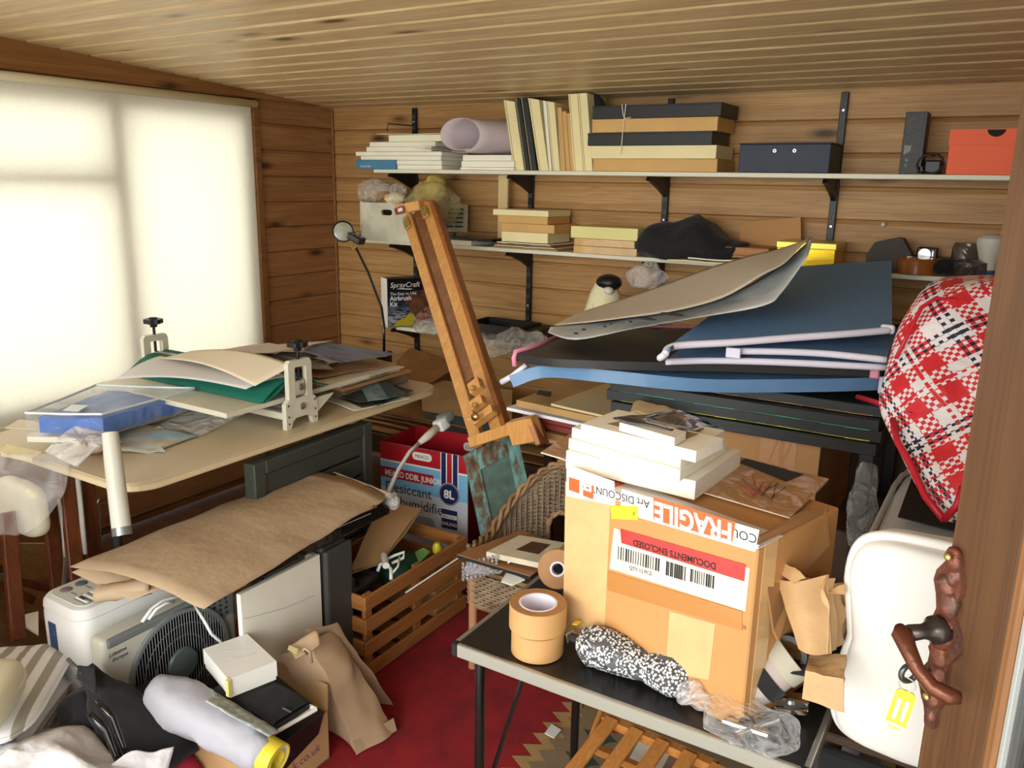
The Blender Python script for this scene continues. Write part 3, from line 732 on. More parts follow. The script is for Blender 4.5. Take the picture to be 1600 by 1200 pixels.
part('cup', B().lathe([(.026, .03), (.034, .075), (.047, .12), (.046, .140), (.03, .153), (0, .156)], 28), M('frosted plastic', rgb(206, 204, 192), .4), t, smooth=40)
part('foot', B().lathe([(.024, 0), (.026, .03), (0, .031)], 24), M('blue plastic', rgb(40, 92, 140), .35), t, smooth=40)
xk = fx(1568, 410, 3.45)
solo('red_box', B().box(xk-.02, xk+.05, 3.42, 3.52, z, z+.075, .002), M('red card', rgb(178, 30, 36), .5), 'small red box behind the frosted tumbler', 'box')
# white wall knob
t = solo('wall_hook', B().lathe([(.009, 0), (.008, .012), (.004, .02), (0, .021)], 14, Matrix.Translation(P(1381, 351, y=3.59)) @ Matrix.Rotation(PI/2, 4, 'X')), plastic_w, 'small white knob fixed to the bare pine wall on the right', 'knob', smooth=True)

# ---------------------------------------------------------------- low shelf
z = S3+.0006
# airbrush kit box, turned
p1 = P(605, 512, z=z); p2 = P(672, 500, z=z)
p1 = Vector((fx(606, 512, 3.29), 3.29, z)); ang = math.radians(60)
wk, hk, dk = .30, .255, .09
t = thing('airbrush_box', 'black and blue airbrush kit box with a car picture on the low shelf', 'box', tuple(p1), ang)
part('carton', B().box(0, wk, 0, dk, 0, hk, .001), M('kit dark print', rgb(26, 26, 30), .4), t)
part('end_panel', B().box(-.0008, .0002, .0, dk, .0, hk), plastic_w, t)
# printed front: night sky to blue water, the car, yellow splash
m_, nt, bs2 = newmat('kit front print')
tc = N(nt, 'TexCoord'); sp_ = N(nt, 'SeparateXYZ'); nt.links.new(tc.outputs['Generated'], sp_.inputs[0])
gz = ramp(nt, [(0, rgb(120, 140, 160)), (.12, rgb(176, 180, 184)), (.3, rgb(120, 132, 150)), (.48, rgb(30, 50, 96)), (.68, rgb(22, 34, 66)), (.8, rgb(20, 22, 24))], sp_.outputs['Z'])
nz = N(nt, 'TexNoise'); nz.inputs['Scale'].default_value = 7; nt.links.new(coords(nt, (1, 1, 5), kind='Generated', rnd=False), nz.inputs['Vector'])
rr = ramp(nt, [(.45, (0, 0, 0, 1)), (.6, (1, 1, 1, 1))], nz.outputs['Fac'])
nt.links.new(mixc(nt, rr, gz, rgb(60, 66, 60), 'MULTIPLY'), bs2.inputs['Base Color']); bs2.inputs['Roughness'].default_value = .35
part('front_print', B().box(.001, wk-.001, -.0008, 0, .001, hk-.001), m_, t)
part('car_picture', B().prism([(.09, .12), (.10, .16), (.14, .185), (.21, .19), (.27, .17), (.295, .12), (.295, .05), (.20, .03), (.15, .05), (.12, .10)], .0009, .0013, Matrix.Rotation(PI/2, 4, 'X')), M('picture brown black', rgb(44, 38, 32), .4, var=.5, vs=30, col2=rgb(120, 74, 48)), t)
part('yellow_splash', B().prism([(.03, .004), (.14, .004), (.15, .06), (.12, .07), (.10, .05), (.05, .03)], .0014, .0017, Matrix.Rotation(PI/2, 4, 'X')), M('picture yellow', rgb(190, 170, 40), .4), t)
part('red_patch', B().prism([(.15, .004), (.29, .004), (.295, .09), (.22, .10), (.16, .06)], .0014, .0018, Matrix.Rotation(PI/2, 4, 'X')), M('picture red', rgb(96, 24, 26), .4, col2=rgb(190, 150, 140), vs=40), t)
pw = M('print white', rgb(238, 236, 230), .6)
text('SprayCraft', .038, pw, t, (.015, -.0012, .208), (PI/2, 0, 0), shear=.2)
part('underline', B().prism([(.05, .2), (.13, .194), (.14, .198), (.07, .203)], .0009, .0012, Matrix.Rotation(PI/2, 4, 'X')), pw, t)
text('The Easy to Use', .022, pw, t, (.015, -.0012, .168), (PI/2, 0, 0))
text('Airbrush', .034, pw, t, (.013, -.0012, .140), (PI/2, 0, 0), bold=.0006)
text('Kit', .034, pw, t, (.013, -.0012, .110), (PI/2, 0, 0), bold=.0006)
# black deep frames in the middle of the low shelf
x0, x1 = fx(727, 500, 3.34), fx(812, 500, 3.34)
t = thing('tray_frame', 'black deep tray frame lying on the low shelf', 'frame', ((x0+x1)/2, 3.45, z+.03))
part('base', B().box(x0, x1, 3.33, 3.55, z+.03, z+.036), blackp, t, world=True)
for (a, b_, c, d) in ((x0, x1, 3.33, 3.345), (x0, x1, 3.535, 3.55), (x0, x0+.015, 3.345, 3.535), (x1-.015, x1, 3.345, 3.535)):
    part('side', B().box(a, b_, c, d, z+.036, z+.072, .001), blackp, t, world=True)
solo('shadow_box', B().box(x0-.02, x1-.02, 3.32, 3.55, z, z+.028, .002), blackp, 'flat black frame under the deep tray frame', 'frame')
solo('shadow_box', B().box(x1+.005, x1+.07, 3.38, 3.57, z, z+.06, .002), blackp, 'small black frame against the second upright on the low shelf', 'frame')
solo('plastic_wrap', B().blob((fx(670, 510, 3.30), 3.32, z+.028), (.085, .07, .032), 26, 16, 2.6, .014, 26, 7, ridge=True), film, 'clear plastic wrap on the low shelf by the airbrush box', 'plastic wrap', smooth=True)
def droop(q): q.z -= .9*max(0, -q.y-.02); return q
solo('plastic_wrap', B().blob((fx(770, 520, 3.27), 3.28, z+.005), (.14, .075, .03), 40, 18, 2.6, .014, 22, 17, droop, ridge=True), film, 'long crinkled plastic wrap hanging over the low shelf edge', 'plastic wrap', smooth=True)
solo('plastic_bag', B().blob((fx(815, 520, 3.26), 3.27, z+.02), (.12, .07, .055), 30, 20, 2.2, .03, 17, 31, ridge=True), film, 'crumpled clear plastic bag at the right end of the low shelf', 'plastic bag', smooth=True)

# ================================================================== left: table by the window
GZ = .002
tabm = M('table laminate beige', rgb(206, 190, 158), .4, var=.07, vs=5)
tx1, tx0, ty0, ty1, tz = -2.03, -2.86, 1.30, 2.78, .75
def rrect(x0, x1, y0, y1, r, n=7):
    return [(cx_+r*math.cos(a), cy_+r*math.sin(a)) for cx_, cy_, a0 in ((x1-r, y1-r, 0), (x0+r, y1-r, PI/2), (x0+r, y0+r, PI), (x1-r, y0+r, 1.5*PI)) for a in [a0+PI/2*q/n for q in range(n+1)]]
t = thing('folding_table', 'long beige table with rounded corners under the window', 'table', ((tx0+tx1)/2, (ty0+ty1)/2, 0))
part('tabletop', B().prism(rrect(tx0, tx1, ty0, ty1, .10), tz-.026, tz-.004), tabm, t, world=True)
part('top_surface', B().prism(rrect(tx0+.003, tx1-.003, ty0+.003, ty1-.003, .098), tz-.004, tz), tabm, t, world=True)
part('edge_band', B().prism(rrect(tx0-.002, tx1+.002, ty0-.002, ty1+.002, .10), tz-.022, tz-.008), M('pale edge band', rgb(222, 200, 160), .5), t, world=True)
for x in (tx0+.1, tx1-.42):
    for y in (ty0+.2, ty1-.35): part('leg', B().tube([(x, y, GZ), (x, y, tz-.026)], .015, 12), M('grey metal', rgb(96, 98, 98), .45, .5), t, world=True, smooth=40)

# etching press standing across the table
pm = M('press cream enamel', rgb(214, 210, 190), .4, var=.05, vs=20)
fx0, fy0, fy1 = -2.085, 1.935, 2.085
t = thing('etching_press', 'cream etching press with green felt blankets and black knobs on the table', 'press', (-2.48, 2.01, tz))
def press_frame(x0, x1, fr):
    m_ = Matrix(((0, 0, 1, 0), (1, 0, 0, 0), (0, 1, 0, 0), (0, 0, 0, 1)))
    yo = fy0; z0 = tz
    bm = bmesh.new()
    outer = [(0, 0), (.022, 0), (.03, .024), (.045, .035), (.105, .035), (.12, .024), (.128, 0), (.15, 0), (.15, .075), (.142, .095), (.128, .105), (.128, .225), (.118, .24), (.028, .24), (.018, .23), (.018, .105), (.0, .09)]
    inner = [(.048, .105), (.048, .215), (.102, .215), (.102, .105)]
    O = [bm.verts.new((x0, yo+a, z0+b)) for a, b in outer]; I = [bm.verts.new((x0, yo+a, z0+b)) for a, b in inner]
    es = [bm.edges.new((L[i], L[(i+1) % len(L)])) for L in (O, I) for i in range(len(L))]
    bmesh.ops.triangle_fill(bm, use_beauty=True, edges=es)
    r_ = bmesh.ops.extrude_face_region(bm, geom=list(bm.faces)); bmesh.ops.translate(bm, vec=(x1-x0, 0, 0), verts=[q for q in r_['geom'] if isinstance(q, bmesh.types.BMVert)])
    fo = part('side_frame', B().bm(bm), pm, t, world=True)
    yc = yo+.075
    part('bearing_block', B().box(x0+.004, x1-.002, yc-.022, yc+.022, z0+.112, z0+.165, .004), M('bearing grey', rgb(186, 182, 164), .35), fo, world=True)
    part('bearing_boss', B().lathe([(.012, 0), (.012, .006), (.006, .009), (0, .009)], 18, Matrix.Translation((x1-.002, yc, z0+.142)) @ Matrix.Rotation(PI/2, 4, 'Y')), steel, fo, world=True, smooth=40)
    part('lower_boss', B().lathe([(.012, 0), (.012, .006), (.006, .009), (0, .009)], 18, Matrix.Translation((x1, yc, z0+.072)) @ Matrix.Rotation(PI/2, 4, 'Y')), steel, fo, world=True, smooth=40)
    for a, b_ in ((.012, .02), (.012, .085), (.138, .02), (.138, .085), (.012, .045), (.138, .05)): part('screw', B().lathe([(.0035, 0), (.003, .002), (0, .002)], 8, Matrix.Translation((x1, yo+a, z0+b_)) @ Matrix.Rotation(PI/2, 4, 'Y')), blk_metal, fo, world=True)
    xc = (x0+x1)/2
    kb = part('pressure_screw', B().tube([(xc, yc, z0+.15), (xc, yc, z0+.285)], .0055, 10), blk_metal, t, world=True, smooth=40)
    pts = []
    b = B(); prf = []
    for q in range(48):
        a = 2*PI*q/48; r = .034*(1+.08*math.cos(6*a)); pts.append((xc+r*math.cos(a), yc+r*math.sin(a)))
    b.prism(pts, z0+.285, z0+.302); b.lathe([(.013, .27), (.016, .286)], 16, c=(xc, yc, z0)); b.lathe([(.018, .302), (.014, .308), (0, .309)], 16, c=(xc, yc, z0))
    part('knob', b, blk_metal, kb, world=True, smooth=40)
press_frame(-2.105, -2.085, True); press_frame(-2.895, -2.875, False)
part('upper_roller', B().tube([(-2.875, 2.01, tz+.142), (-2.105, 2.01, tz+.142)], .034, 24), M('roller steel', rgb(170, 172, 170), .25, .8), t, world=True, smooth=40)
part('lower_roller', B().tube([(-2.875, 2.01, tz+.058), (-2.105, 2.01, tz+.058)], .026, 24), M('roller steel', rgb(170, 172, 170), .25, .8), t, world=True, smooth=40)
part('bed', B().box(-2.84, -2.13, 1.72, 2.42, tz+.086, tz+.104, .002), M('press bed cream', rgb(216, 212, 190), .4), t, world=True)
green = M('green felt', rgb(14, 104, 84), .9, bmp=.3, bs=300)
b = B(); top = []
for j in range(13):
    a = j/12; y = 1.88+.30*a
    for i in range(9):
        x = -2.85+.73*i/8; z_ = tz+.108 + .072*math.exp(-((y-2.03)/.09)**2)
        top.append(Vector((x, y, z_)))
b.grid(top, 8, 12, .004); part('felt_blanket', b, green, t, smooth=True, world=True)
b = B(); top = []
for j in range(11):
    a = j/10
    for i in range(9):
        x = -2.87+.75*i/8; z_ = tz+.110+.062*math.sin(a*PI*.62); y = 1.86+.17*a
        top.append(Vector((x, y, z_)))
b.grid(top, 8, 10, .004); part('felt_blanket', b, green, t, smooth=True, world=True)
part('tie_bar', B().box(-2.875, -2.105, fy0+.01, fy0+.03, tz+.03, tz+.055, .002), pm, t, world=True)
part('bracket', B().prism([(0, 0), (.09, .055), (0, .055)], -2.10, -2.09, Matrix(((0, 0, 1, 0), (1, 0, 0, fy1), (0, 1, 0, tz+.03), (0, 0, 0, 1)))), pm, t, world=True)
# big pale sheet curving over the press toward the camera
paper_g = M('paper grey white', rgb(206, 204, 204), .7)
paper_c = M('paper cream', rgb(222, 208, 182), .7, var=.06, vs=3)
def quadsheet(px, th, nx, ny, fn=None):
    return B().sheet([P(u, v, z=zz) for u, v, zz in px], nx, ny, th, fn)
solo('paper_sheet', quadsheet([(181, 592, .90), (384, 608, .905), (455, 588, .925), (250, 556, .945)], .0012, 14, 10, lambda a, b, p: Vector((0, 0, .022*math.sin(PI*a)*(1-b)+.01*math.sin(PI*b)))), paper_g, 'large pale grey sheet bent over the near side of the press', 'paper', smooth=True)
solo('paper_sheet', quadsheet([(250, 560, .945), (398, 603, .92), (460, 570, .975), (300, 548, .965)], .0014, 14, 10, lambda a, b, p: Vector((0, 0, .025*math.sin(PI*a)))), paper_c, 'cream sheet lying on the grey sheet over the press', 'paper', smooth=True)
# prints piled on the far side (press bed top and table)
def art(name, c1, c2, c3, sc=6, rough=.5, dist=1.5, asp=(1, 1, 1)):
    if name in _mats: return _mats[name]
    m, nt, b = newmat(name); nz = N(nt, 'TexNoise'); nz.inputs['Scale'].default_value = sc; nz.inputs['Detail'].default_value = 6; nz.inputs['Distortion'].default_value = dist
    nt.links.new(coords(nt, asp), nz.inputs['Vector']); nt.links.new(ramp(nt, [(.32, c1), (.5, c2), (.64, c3)], nz.outputs['Fac']), b.inputs['Base Color']); b.inputs['Roughness'].default_value = rough
    _mats[name] = m; return m
a_sea = art('print blue sea', rgb(96, 104, 128), rgb(124, 134, 160), rgb(72, 78, 98), 3, .45, .6, (1, 9, 1))
a_teal = art('print teal', rgb(120, 150, 148), rgb(88, 108, 110), rgb(52, 48, 44), 6, .5, 2.5)
a_dark = art('print dark', rgb(40, 42, 42), rgb(70, 78, 78), rgb(30, 40, 44), 7)
a_lblue = art('print pale blue', rgb(118, 144, 154), rgb(134, 160, 166), rgb(96, 120, 130), 14)
a_navy = art('print slate', rgb(52, 70, 82), rgb(64, 82, 94), rgb(40, 52, 64), 5)
a_brown = art('print umber', rgb(120, 84, 48), rgb(80, 70, 58), rgb(60, 48, 38), 8)
z = tz+.0006; g = 'sheets and prints piled beyond the press'
def flat(px, th, m_, lab, cat='print', name='art_print', nx=12, ny=8, amp=.004, fr=5, seed=0, grp=g):
    return solo(name, quadsheet(px, th, nx, ny, crumple(amp, fr, seed)), m_, lab, cat, grp)
flat([(502, 622, .755), (553, 641, .756), (640, 622, .757), (570, 605, .757)], .003, cv_white, 'white-margined print fanned out lowest at the table edge', amp=.002)
flat([(520, 618, .760), (565, 636, .761), (600, 630, .761), (560, 608, .762)], .002, a_brown, 'small orange-brown print at the table edge', amp=.001)
flat([(560, 622, .765), (590, 633, .765), (645, 610, .766), (610, 600, .767)], .002, a_dark, 'dark print lying near the rounded table corner', amp=.002)
flat([(532, 620, .772), (560, 628, .773), (606, 623, .775), (575, 590, .79)], .002, a_dark, 'dark olive print with a pale blue picture over it', amp=.002)
flat([(575, 626, .778), (607, 622, .779), (592, 596, .796), (561, 600, .794)], .0015, a_lblue, 'pale blue print lying on the dark prints', amp=.001)
flat([(607, 622, .782), (636, 616, .784), (600, 592, .80), (590, 595, .80)], .002, a_navy, 'slate blue print at the right of the print fan', amp=.001)
canvas_z = .80
solo('canvas_board', B().box(-2.62, -2.19, 2.34, 2.74, .752, .800, .002), M('worn board edge', rgb(150, 128, 100), .7, var=.3, vs=9), 'worn brown-edged board low in the pile beyond the press', 'board', g)
solo('canvas_board', B().box(-2.66, -2.16, 2.30, 2.72, .801, .815, .002), kraftc, 'flat brown card beneath the painted canvas pile', 'board', g)
solo('painted_canvas', B().box(-2.60, -2.17, 2.28, 2.66, .816, .843, .002), M('painted canvas edge', rgb(196, 194, 178), .6, var=.4, vs=14, col2=rgb(96, 112, 108)), 'thick canvas with a smeared blue-green edge in the pile', 'canvas', g)
flat([(428, 590, .85), (560, 592, .848), (632, 572, .852), (470, 560, .87)], .003, paper_c, 'broad cream sheet over the painted canvas', 'paper', 'paper_sheet', amp=.003, seed=3)
flat([(300, 560, .905), (500, 590, .865), (620, 568, .86), (480, 535, .89)], .002, kraft, 'large tan sheet hanging between press and canvas pile', 'paper', 'paper_sheet', amp=.006, seed=5)
flat([(290, 553, .965), (452, 578, .90), (560, 560, .885), (420, 536, .935)], .002, paper_c, 'wide cream mount board under the teal collage', 'paper', 'paper_sheet', amp=.004, seed=7)
flat([(332, 562, .955), (405, 574, .93), (472, 560, .92), (400, 549, .955)], .0015, a_teal, 'teal and brown collage print on the cream mount', amp=.003, seed=8)
flat([(400, 572, .925), (522, 577, .89), (500, 560, .90), (430, 566, .915)], .0015, M('charcoal drawing', rgb(60, 58, 54), .8, var=.6, vs=30, col2=rgb(170, 160, 140)), 'charcoal rubbing strip in front of the collage', amp=.002, seed=9)
flat([(395, 566, .935), (455, 571, .92), (505, 552, .915), (440, 549, .935)], .0015, a_dark, 'dark curved print behind the black press knob', amp=.003, seed=10)
flat([(296, 552, .972), (420, 552, .955), (520, 533, .935), (400, 540, .965)], .0015, M('paper lilac', rgb(214, 202, 194), .7), 'pale lilac sheet at the back of the pile by the blind', 'paper', 'paper_sheet', amp=.003, seed=11)
flat([(470, 553, .915), (520, 566, .905), (605, 556, .89), (530, 548, .905)], .0015, paper_c, 'cream sheet peeping from under the blue sea print', 'paper', 'paper_sheet', amp=.002, seed=12)
flat([(472, 548, .93), (532, 566, .913), (622, 553, .905), (498, 533, .935)], .0018, a_sea, 'blue-grey striped seascape print on top of the pile', amp=.003, seed=13, nx=14)
# black grip of the front knob area: clamp seen at the front
# blue cloth packed in a clear zip case
a0, a1, a2, a3 = P(40, 648, z=.862), P(159, 650, z=.862), P(304, 609, z=.862), P(150, 604, z=.862)
bl = M('blue vinyl cloth', rgb(40, 112, 210), .5, var=.3, vs=7, bmp=.6, bs=14, bd=.01)
c_ = (a0+a1+a2+a3)/4
def case_box(zb, zt, k, sag=0):
    q = [c_ + (a-c_)*k for a in (a0, a1, a2, a3)]
    return q, zb, zt
t = thing('packed_cloth', 'blue vinyl cloth folded in a clear zipped plastic case', 'package', (c_.x, c_.y, .79))
b = B(); top = []
for j in range(9):
    for i in range(15):
        a, bb = .13+.84*i/14, .03+.94*j/8
        p = (a0*(1-a)+a1*a)*(1-bb)+(a3*(1-a)+a2*a)*bb; p.z = .850+.010*mn.noise(p*14); top.append(p)
b.grid(top, 14, 8, .052); part('cloth', b, bl, t, world=True, smooth=50)
b = B(); top = []
for j in range(9):
    for i in range(15):
        a, bb = i/14, j/8
        p = (a0*(1-a)+a1*a)*(1-bb)+(a3*(1-a)+a2*a)*bb; p.z = .866+.006*mn.noise(p*9); top.append(p)
b.grid(top, 14, 8, .074); part('clear_case', b, FILM('case film', (.86, .92, .98, 1), .07, .06, 5), t, world=True, smooth=50)
for (s, e) in ((a0, a1), (a1, a2), (a2, a3), (a3, a0)): part('piping', B().tube([s+Vector((0, 0, .006)), (s+e)/2+Vector((0, 0, .004)), e+Vector((0, 0, .006))], .004, 8), M('clear piping', rgb(222, 230, 234), .15), t, world=True, smooth=40)
lq = [P(98, 641, z=.873), P(122, 643, z=.873), P(138, 633, z=.873), P(112, 632, z=.873)]
part('label_window', B().sheet(lq, 1, 1, .001), M('label pale', rgb(220, 228, 232), .3), t, world=True)
solo('packing_board', B().sheet([P(42, 682, z=.79), P(120, 684, z=.788), P(180, 676, z=.786), P(100, 668, z=.79)], 8, 4, .018), cv_white, 'white board edge under the blue packed cloth', 'board')
# plastic-covered prints beneath
solo('sleeved_print', B().sheet([P(120, 700, z=.765), P(235, 706, z=.757), P(310, 678, z=.762), P(180, 650, z=.785)], 16, 10, .004, crumple(.008, 7, 4)), art('sleeve print', rgb(176, 196, 196), rgb(188, 176, 150), rgb(150, 186, 200), 4, .12, 2), 'plastic-sleeved print with blue and brown tones under the blue package', 'print', smooth=True)
solo('sleeved_print', B().sheet([P(188, 704, z=.757), P(258, 705, z=.756), P(245, 690, z=.76), P(190, 688, z=.76)], 8, 6, .002, crumple(.003, 12, 14)), art('sleeve print2', rgb(196, 208, 206), rgb(180, 200, 206), rgb(206, 210, 204), 9, .15, 2), 'small pale corner of a sleeved print at the table edge', 'print')
solo('plastic_sleeve', B().sheet([P(228, 680, z=.765), P(310, 682, z=.757), P(400, 640, z=.765), P(310, 625, z=.785)], 12, 8, .0012, crumple(.006, 8, 24)), FILM('film flat', (.95, .95, .93, 1), .15, .1, 9), 'clear plastic sleeve lying flat on the table before the press', 'plastic sleeve', smooth=True)
solo('crumpled_wrapper', B().blob(tuple(P(140, 695, z=.775)), (.07, .05, .022), 22, 12, 2, .012, 30, 3), M('pink cream paper', rgb(226, 196, 174), .5, bmp=.6, bs=30), 'crumpled pinkish paper wrapper at the left table end', 'paper', smooth=True)
# left: pale boards on the table end
solo('cream_board', B().sheet([P(8, 668, z=.80), P(75, 672, z=.79), P(100, 664, z=.80), P(30, 655, z=.81)], 4, 3, .004), paper_c, 'cream card behind the blue package by the blind', 'board')
solo('cream_board', B().sheet([P(0, 706, z=.775), P(50, 716, z=.77), P(66, 706, z=.775), P(10, 694, z=.78)], 4, 3, .014), cv_cream, 'short thick cream board at the left edge of the picture', 'board')
# roll of drafting film hanging down in front of the table
pA, pB = P(172, 676, y=1.27), P(190, 826, y=1.22)
ax = (pB-pA).normalized()
t = thing('tracing_roll', 'pale translucent tube of tracing film slanting down over the table end', 'paper roll', tuple(pB))
part('tube', B().tube([pA, pA+(pB-pA)*.3, pB], [.021, .024, .025], 28), M('tracing film', rgb(206, 204, 190), .35, var=.08, vs=6), t, world=True, smooth=40)
part('tape_band', B().tube([pB-ax*.004, pB+ax*.018], .0257, 28), M('silver tape', rgb(150, 156, 156), .2, .6), t, world=True, smooth=40)
top = []
for j in range(9):
    for i in range(15):
        a = i/14; s_ = P(150+30*a, 664+10*a, z=.80); e_ = P(40+60*a, 690-14*a, z=.79)
        p = s_*(1-j/8)+e_*(j/8); p.z += .03*math.sin(PI*j/8); top.append(p)
solo('clear_sheet', B().sheet([P(70, 705, z=.79), P(120, 730, z=.78), P(190, 690, z=.79), P(150, 655, z=.815)], 12, 10, .0012, lambda a, b, p: Vector((0, 0, .02*math.sin(PI*b)))), FILM('sheet film', (.95, .95, .93, 1), .4, .15, 7), 'curving sheet of milky plastic joining the roll and the package', 'plastic sheet', smooth=True)
# clear bag hanging over the chair rail
cb = P(62, 760, z=.70); 
def hang(q): q.y *= .5; return q
top = []
b = B(); nx, ny = 18, 14
cL, cR = P(0, 705, z=.78), P(118, 705, z=.79); dL, dR = P(0, 830, z=.60), P(40, 836, z=.60)
for j in range(ny+1):
    for i in range(nx+1):
        a, bb = i/nx, j/ny
        wv_ = math.sqrt(max(0, 1-bb*bb*.85))
        p = cL*(1-a*wv_)+cR*(a*wv_); q = p + (P(30, 832, z=.60)-P(30, 705, z=.785))*bb
        q = q + Vector((.25, -.97, 0))*(.012*mn.noise(Vector((a*5, bb*3, 2)))+.02)
        top.append(q)
b.grid(top, nx, ny, .0012)
solo('clear_bag', b, FILM('bag film', (.9, .88, .87, 1), .10, .2, 4), 'clear plastic bag with a rounded rim hanging at the left table end', 'plastic bag', smooth=True)

# brown folding chairs stacked at the left
cw = WOOD('mahogany stain', rgb(128, 68, 36), rgb(104, 54, 28), rgb(58, 28, 16), .35, axis='Z', knots=False)
def wood_chair(lab, pts, loc):
    t = thing('folding_chair', lab, 'chair', loc, 0, 'dark wooden folding chairs at the left table end')
    for nm, a, b_, w_, h_ in pts: part(nm, B().bar(a, b_, w_, h_, .003, up=(0, 1, 0) if abs(a[2]-b_[2]) > .15 else (0, 0, 1)), cw, t, world=True)
    return t
def PZ_(u, v, z): return tuple(P(u, v, z=z))
A = P(70, 790, z=.62); yA = A.y
wood_chair('dark wooden folding chair nearest the left edge with a cream cushion over it',
    [('leg', tuple(P(12, 800, y=1.16)), tuple(P(28, 1000, y=1.10)), .022, .042), ('leg', tuple(P(74, 770, y=1.34)), tuple(P(94, 950, y=1.28)), .022, .042),
     ('top_rail', tuple(P(-20, 742, y=1.2)), tuple(P(96, 776, y=1.34)), .03, .05), ('stretcher', tuple(P(-10, 912, y=1.14)), tuple(P(52, 938, y=1.26)), .02, .028), ('stretcher', tuple(P(20, 905, y=1.3)), tuple(P(90, 922, y=1.42)), .02, .028)], (A.x, yA, .3))
wood_chair('dark wooden folding chair standing against the table end',
    [('leg', tuple(P(102, 735, y=1.34)), tuple(P(120, 905, y=1.30)), .022, .045), ('leg', tuple(P(134, 735, y=1.42)), tuple(P(150, 900, y=1.40)), .022, .045),
     ('seat_rail', tuple(P(0, 770, y=1.30)), tuple(P(140, 752, y=1.44)), .02, .03), ('stretcher', tuple(P(104, 880, y=1.33)), tuple(P(146, 868, y=1.42)), .018, .028)], (A.x+.1, yA+.1, .3))
solo('chair_cushion', B().blob(tuple(P(34, 790, y=1.22)), (.12, .03, .085), 24, 16, 3.5, .006, 10, 3), M('cream cloth', rgb(226, 220, 192), .8, var=.05, vs=6, bmp=.2, bs=40), 'cream cushion sagging over the dark folding chair', 'cushion', smooth=True)
solo('plywood_sheet', B().sheet([P(26, 990, y=1.42), P(110, 985, y=1.50), P(110, 850, y=1.52), P(26, 850, y=1.42)], 2, 2, .01), WOOD('plywood dark', rgb(150, 112, 66), rgb(138, 100, 58), rgb(96, 66, 38), .5), 'brown plywood panel behind the dark folding chairs', 'panel')
part_tape = M('webbing white', rgb(206, 202, 188), .7)
solo('white_strap', B().tube([tuple(P(121, 742, y=1.36)), tuple(P(126, 790, y=1.35)), tuple(P(133, 865, y=1.34))], .008, 8), part_tape, 'white webbing strap dangling between the chair legs', 'strap', smooth=True)
solo('white_strap', B().tube([tuple(P(92, 780, y=1.30)), tuple(P(99, 830, y=1.30)), tuple(P(102, 870, y=1.30))], .006, 8), part_tape, 'thin white strap dangling at the front chair leg', 'strap', smooth=True)
t = thing('metal_stay', 'flat steel stay with a rivet hanging beside the chair leg', 'stay', tuple(P(100, 925, y=1.28)))
part('bar', B().bar(P(103, 870, y=1.28), P(99, 925, y=1.27), .004, .014, .001, up=(0, 1, 0)), steel, t, world=True)
part('rivet', B().lathe([(.006, 0), (.004, .004), (0, .005)], 12, Matrix.Translation(P(100, 922, y=1.262)) @ Matrix.Rotation(PI/2, 4, 'X')), steel, t, world=True)
solo('white_board', B().sheet([P(143, 900, y=1.56), P(160, 890, y=1.62), P(156, 780, y=1.62), P(145, 800, y=1.56)], 2, 2, .006), cv_white, 'narrow white board edge behind the chairs', 'board')

# dark grey-green slatted panel leaning against the table
gg = M('grey green paint', rgb(64, 70, 62), .5, var=.1, vs=8)
q0, q1 = P(380, 724, z=.70), P(566, 657, z=.70); d_ = (q1-q0).normalized(); L = (q1-q0).length
rz = math.atan2(d_.y, d_.x)
t = thing('garden_box', 'grey-green slatted garden box leaning against the far table edge', 'garden box', (q0.x+.05, q0.y, GZ), rz)
th_ = math.radians(4)
for nm, x0, x1, z0, z1 in (('side_rail', 0, .05, 0, .70), ('side_rail', L-.05, L, 0, .70), ('top_rail', .05, L-.05, .655, .70)):
    part(nm, B().box(x0, x1, 0, .05, z0, z1, .004), gg, t)
for k in range(8): part('slat', B().box(.05, L-.05, .008, .03, .655-.078*(k+1)+.008, .655-.078*k-.002, .003), gg, t)
part('back_board', B().box(.03, L-.03, .032, .048, 0, .66), gg, t)
for o_ in t.children: pass

# the dark grey case, white board, fan and dehumidifier in a row below the table edge
dg = M('dark grey plastic', rgb(66, 68, 64), .45, bmp=.15, bs=300)
c0 = P(551, 840, z=.49)
t = thing('storage_case', 'tall dark grey plastic case standing beside the wooden crate', 'case', (c0.x-.1, c0.y-.05, GZ))
x1 = c0.x; y1 = c0.y
part('shell', B().box(x1-.30, x1-.022, y1-.115, y1-.005, GZ, .49, .012, seg=2), dg, t, world=True)
part('side_cover', B().box(x1-.024, x1, y1-.12, y1, GZ, .485, .012, seg=3), dg, t, world=True)
part('top_lid', B().box(x1-.26, x1-.03, y1-.11, y1-.01, .488, .497, .004), dg, t, world=True)
part('latch', B().box(x1-.012, x1+.002, y1-.004, y1+.004, .30, .35, .002), blk_metal, t, world=True)
c1 = P(500, 866, z=.478)
t = thing('white_panel_board', 'large white box board with a faint crease beside the fan', 'board', (c1.x, c1.y-.15, GZ))
part('panel', B().box(c1.x-.016, c1.x, c1.y-.31, c1.y, GZ, .478, .002), cv_white, t, world=True)
part('side_edge', B().box(c1.x-.055, c1.x-.0165, c1.y-.012, c1.y+.006, GZ, .474, .002), M('white edge pinkish', rgb(226, 214, 206), .6), t, world=True)
part('crease', B().tube([(c1.x+.0002, c1.y-.30, .40), (c1.x+.0003, c1.y-.15, .365), (c1.x+.0002, c1.y-.03, .352)], .0012, 6), M('crease grey', rgb(196, 190, 186), .7), t, world=True)
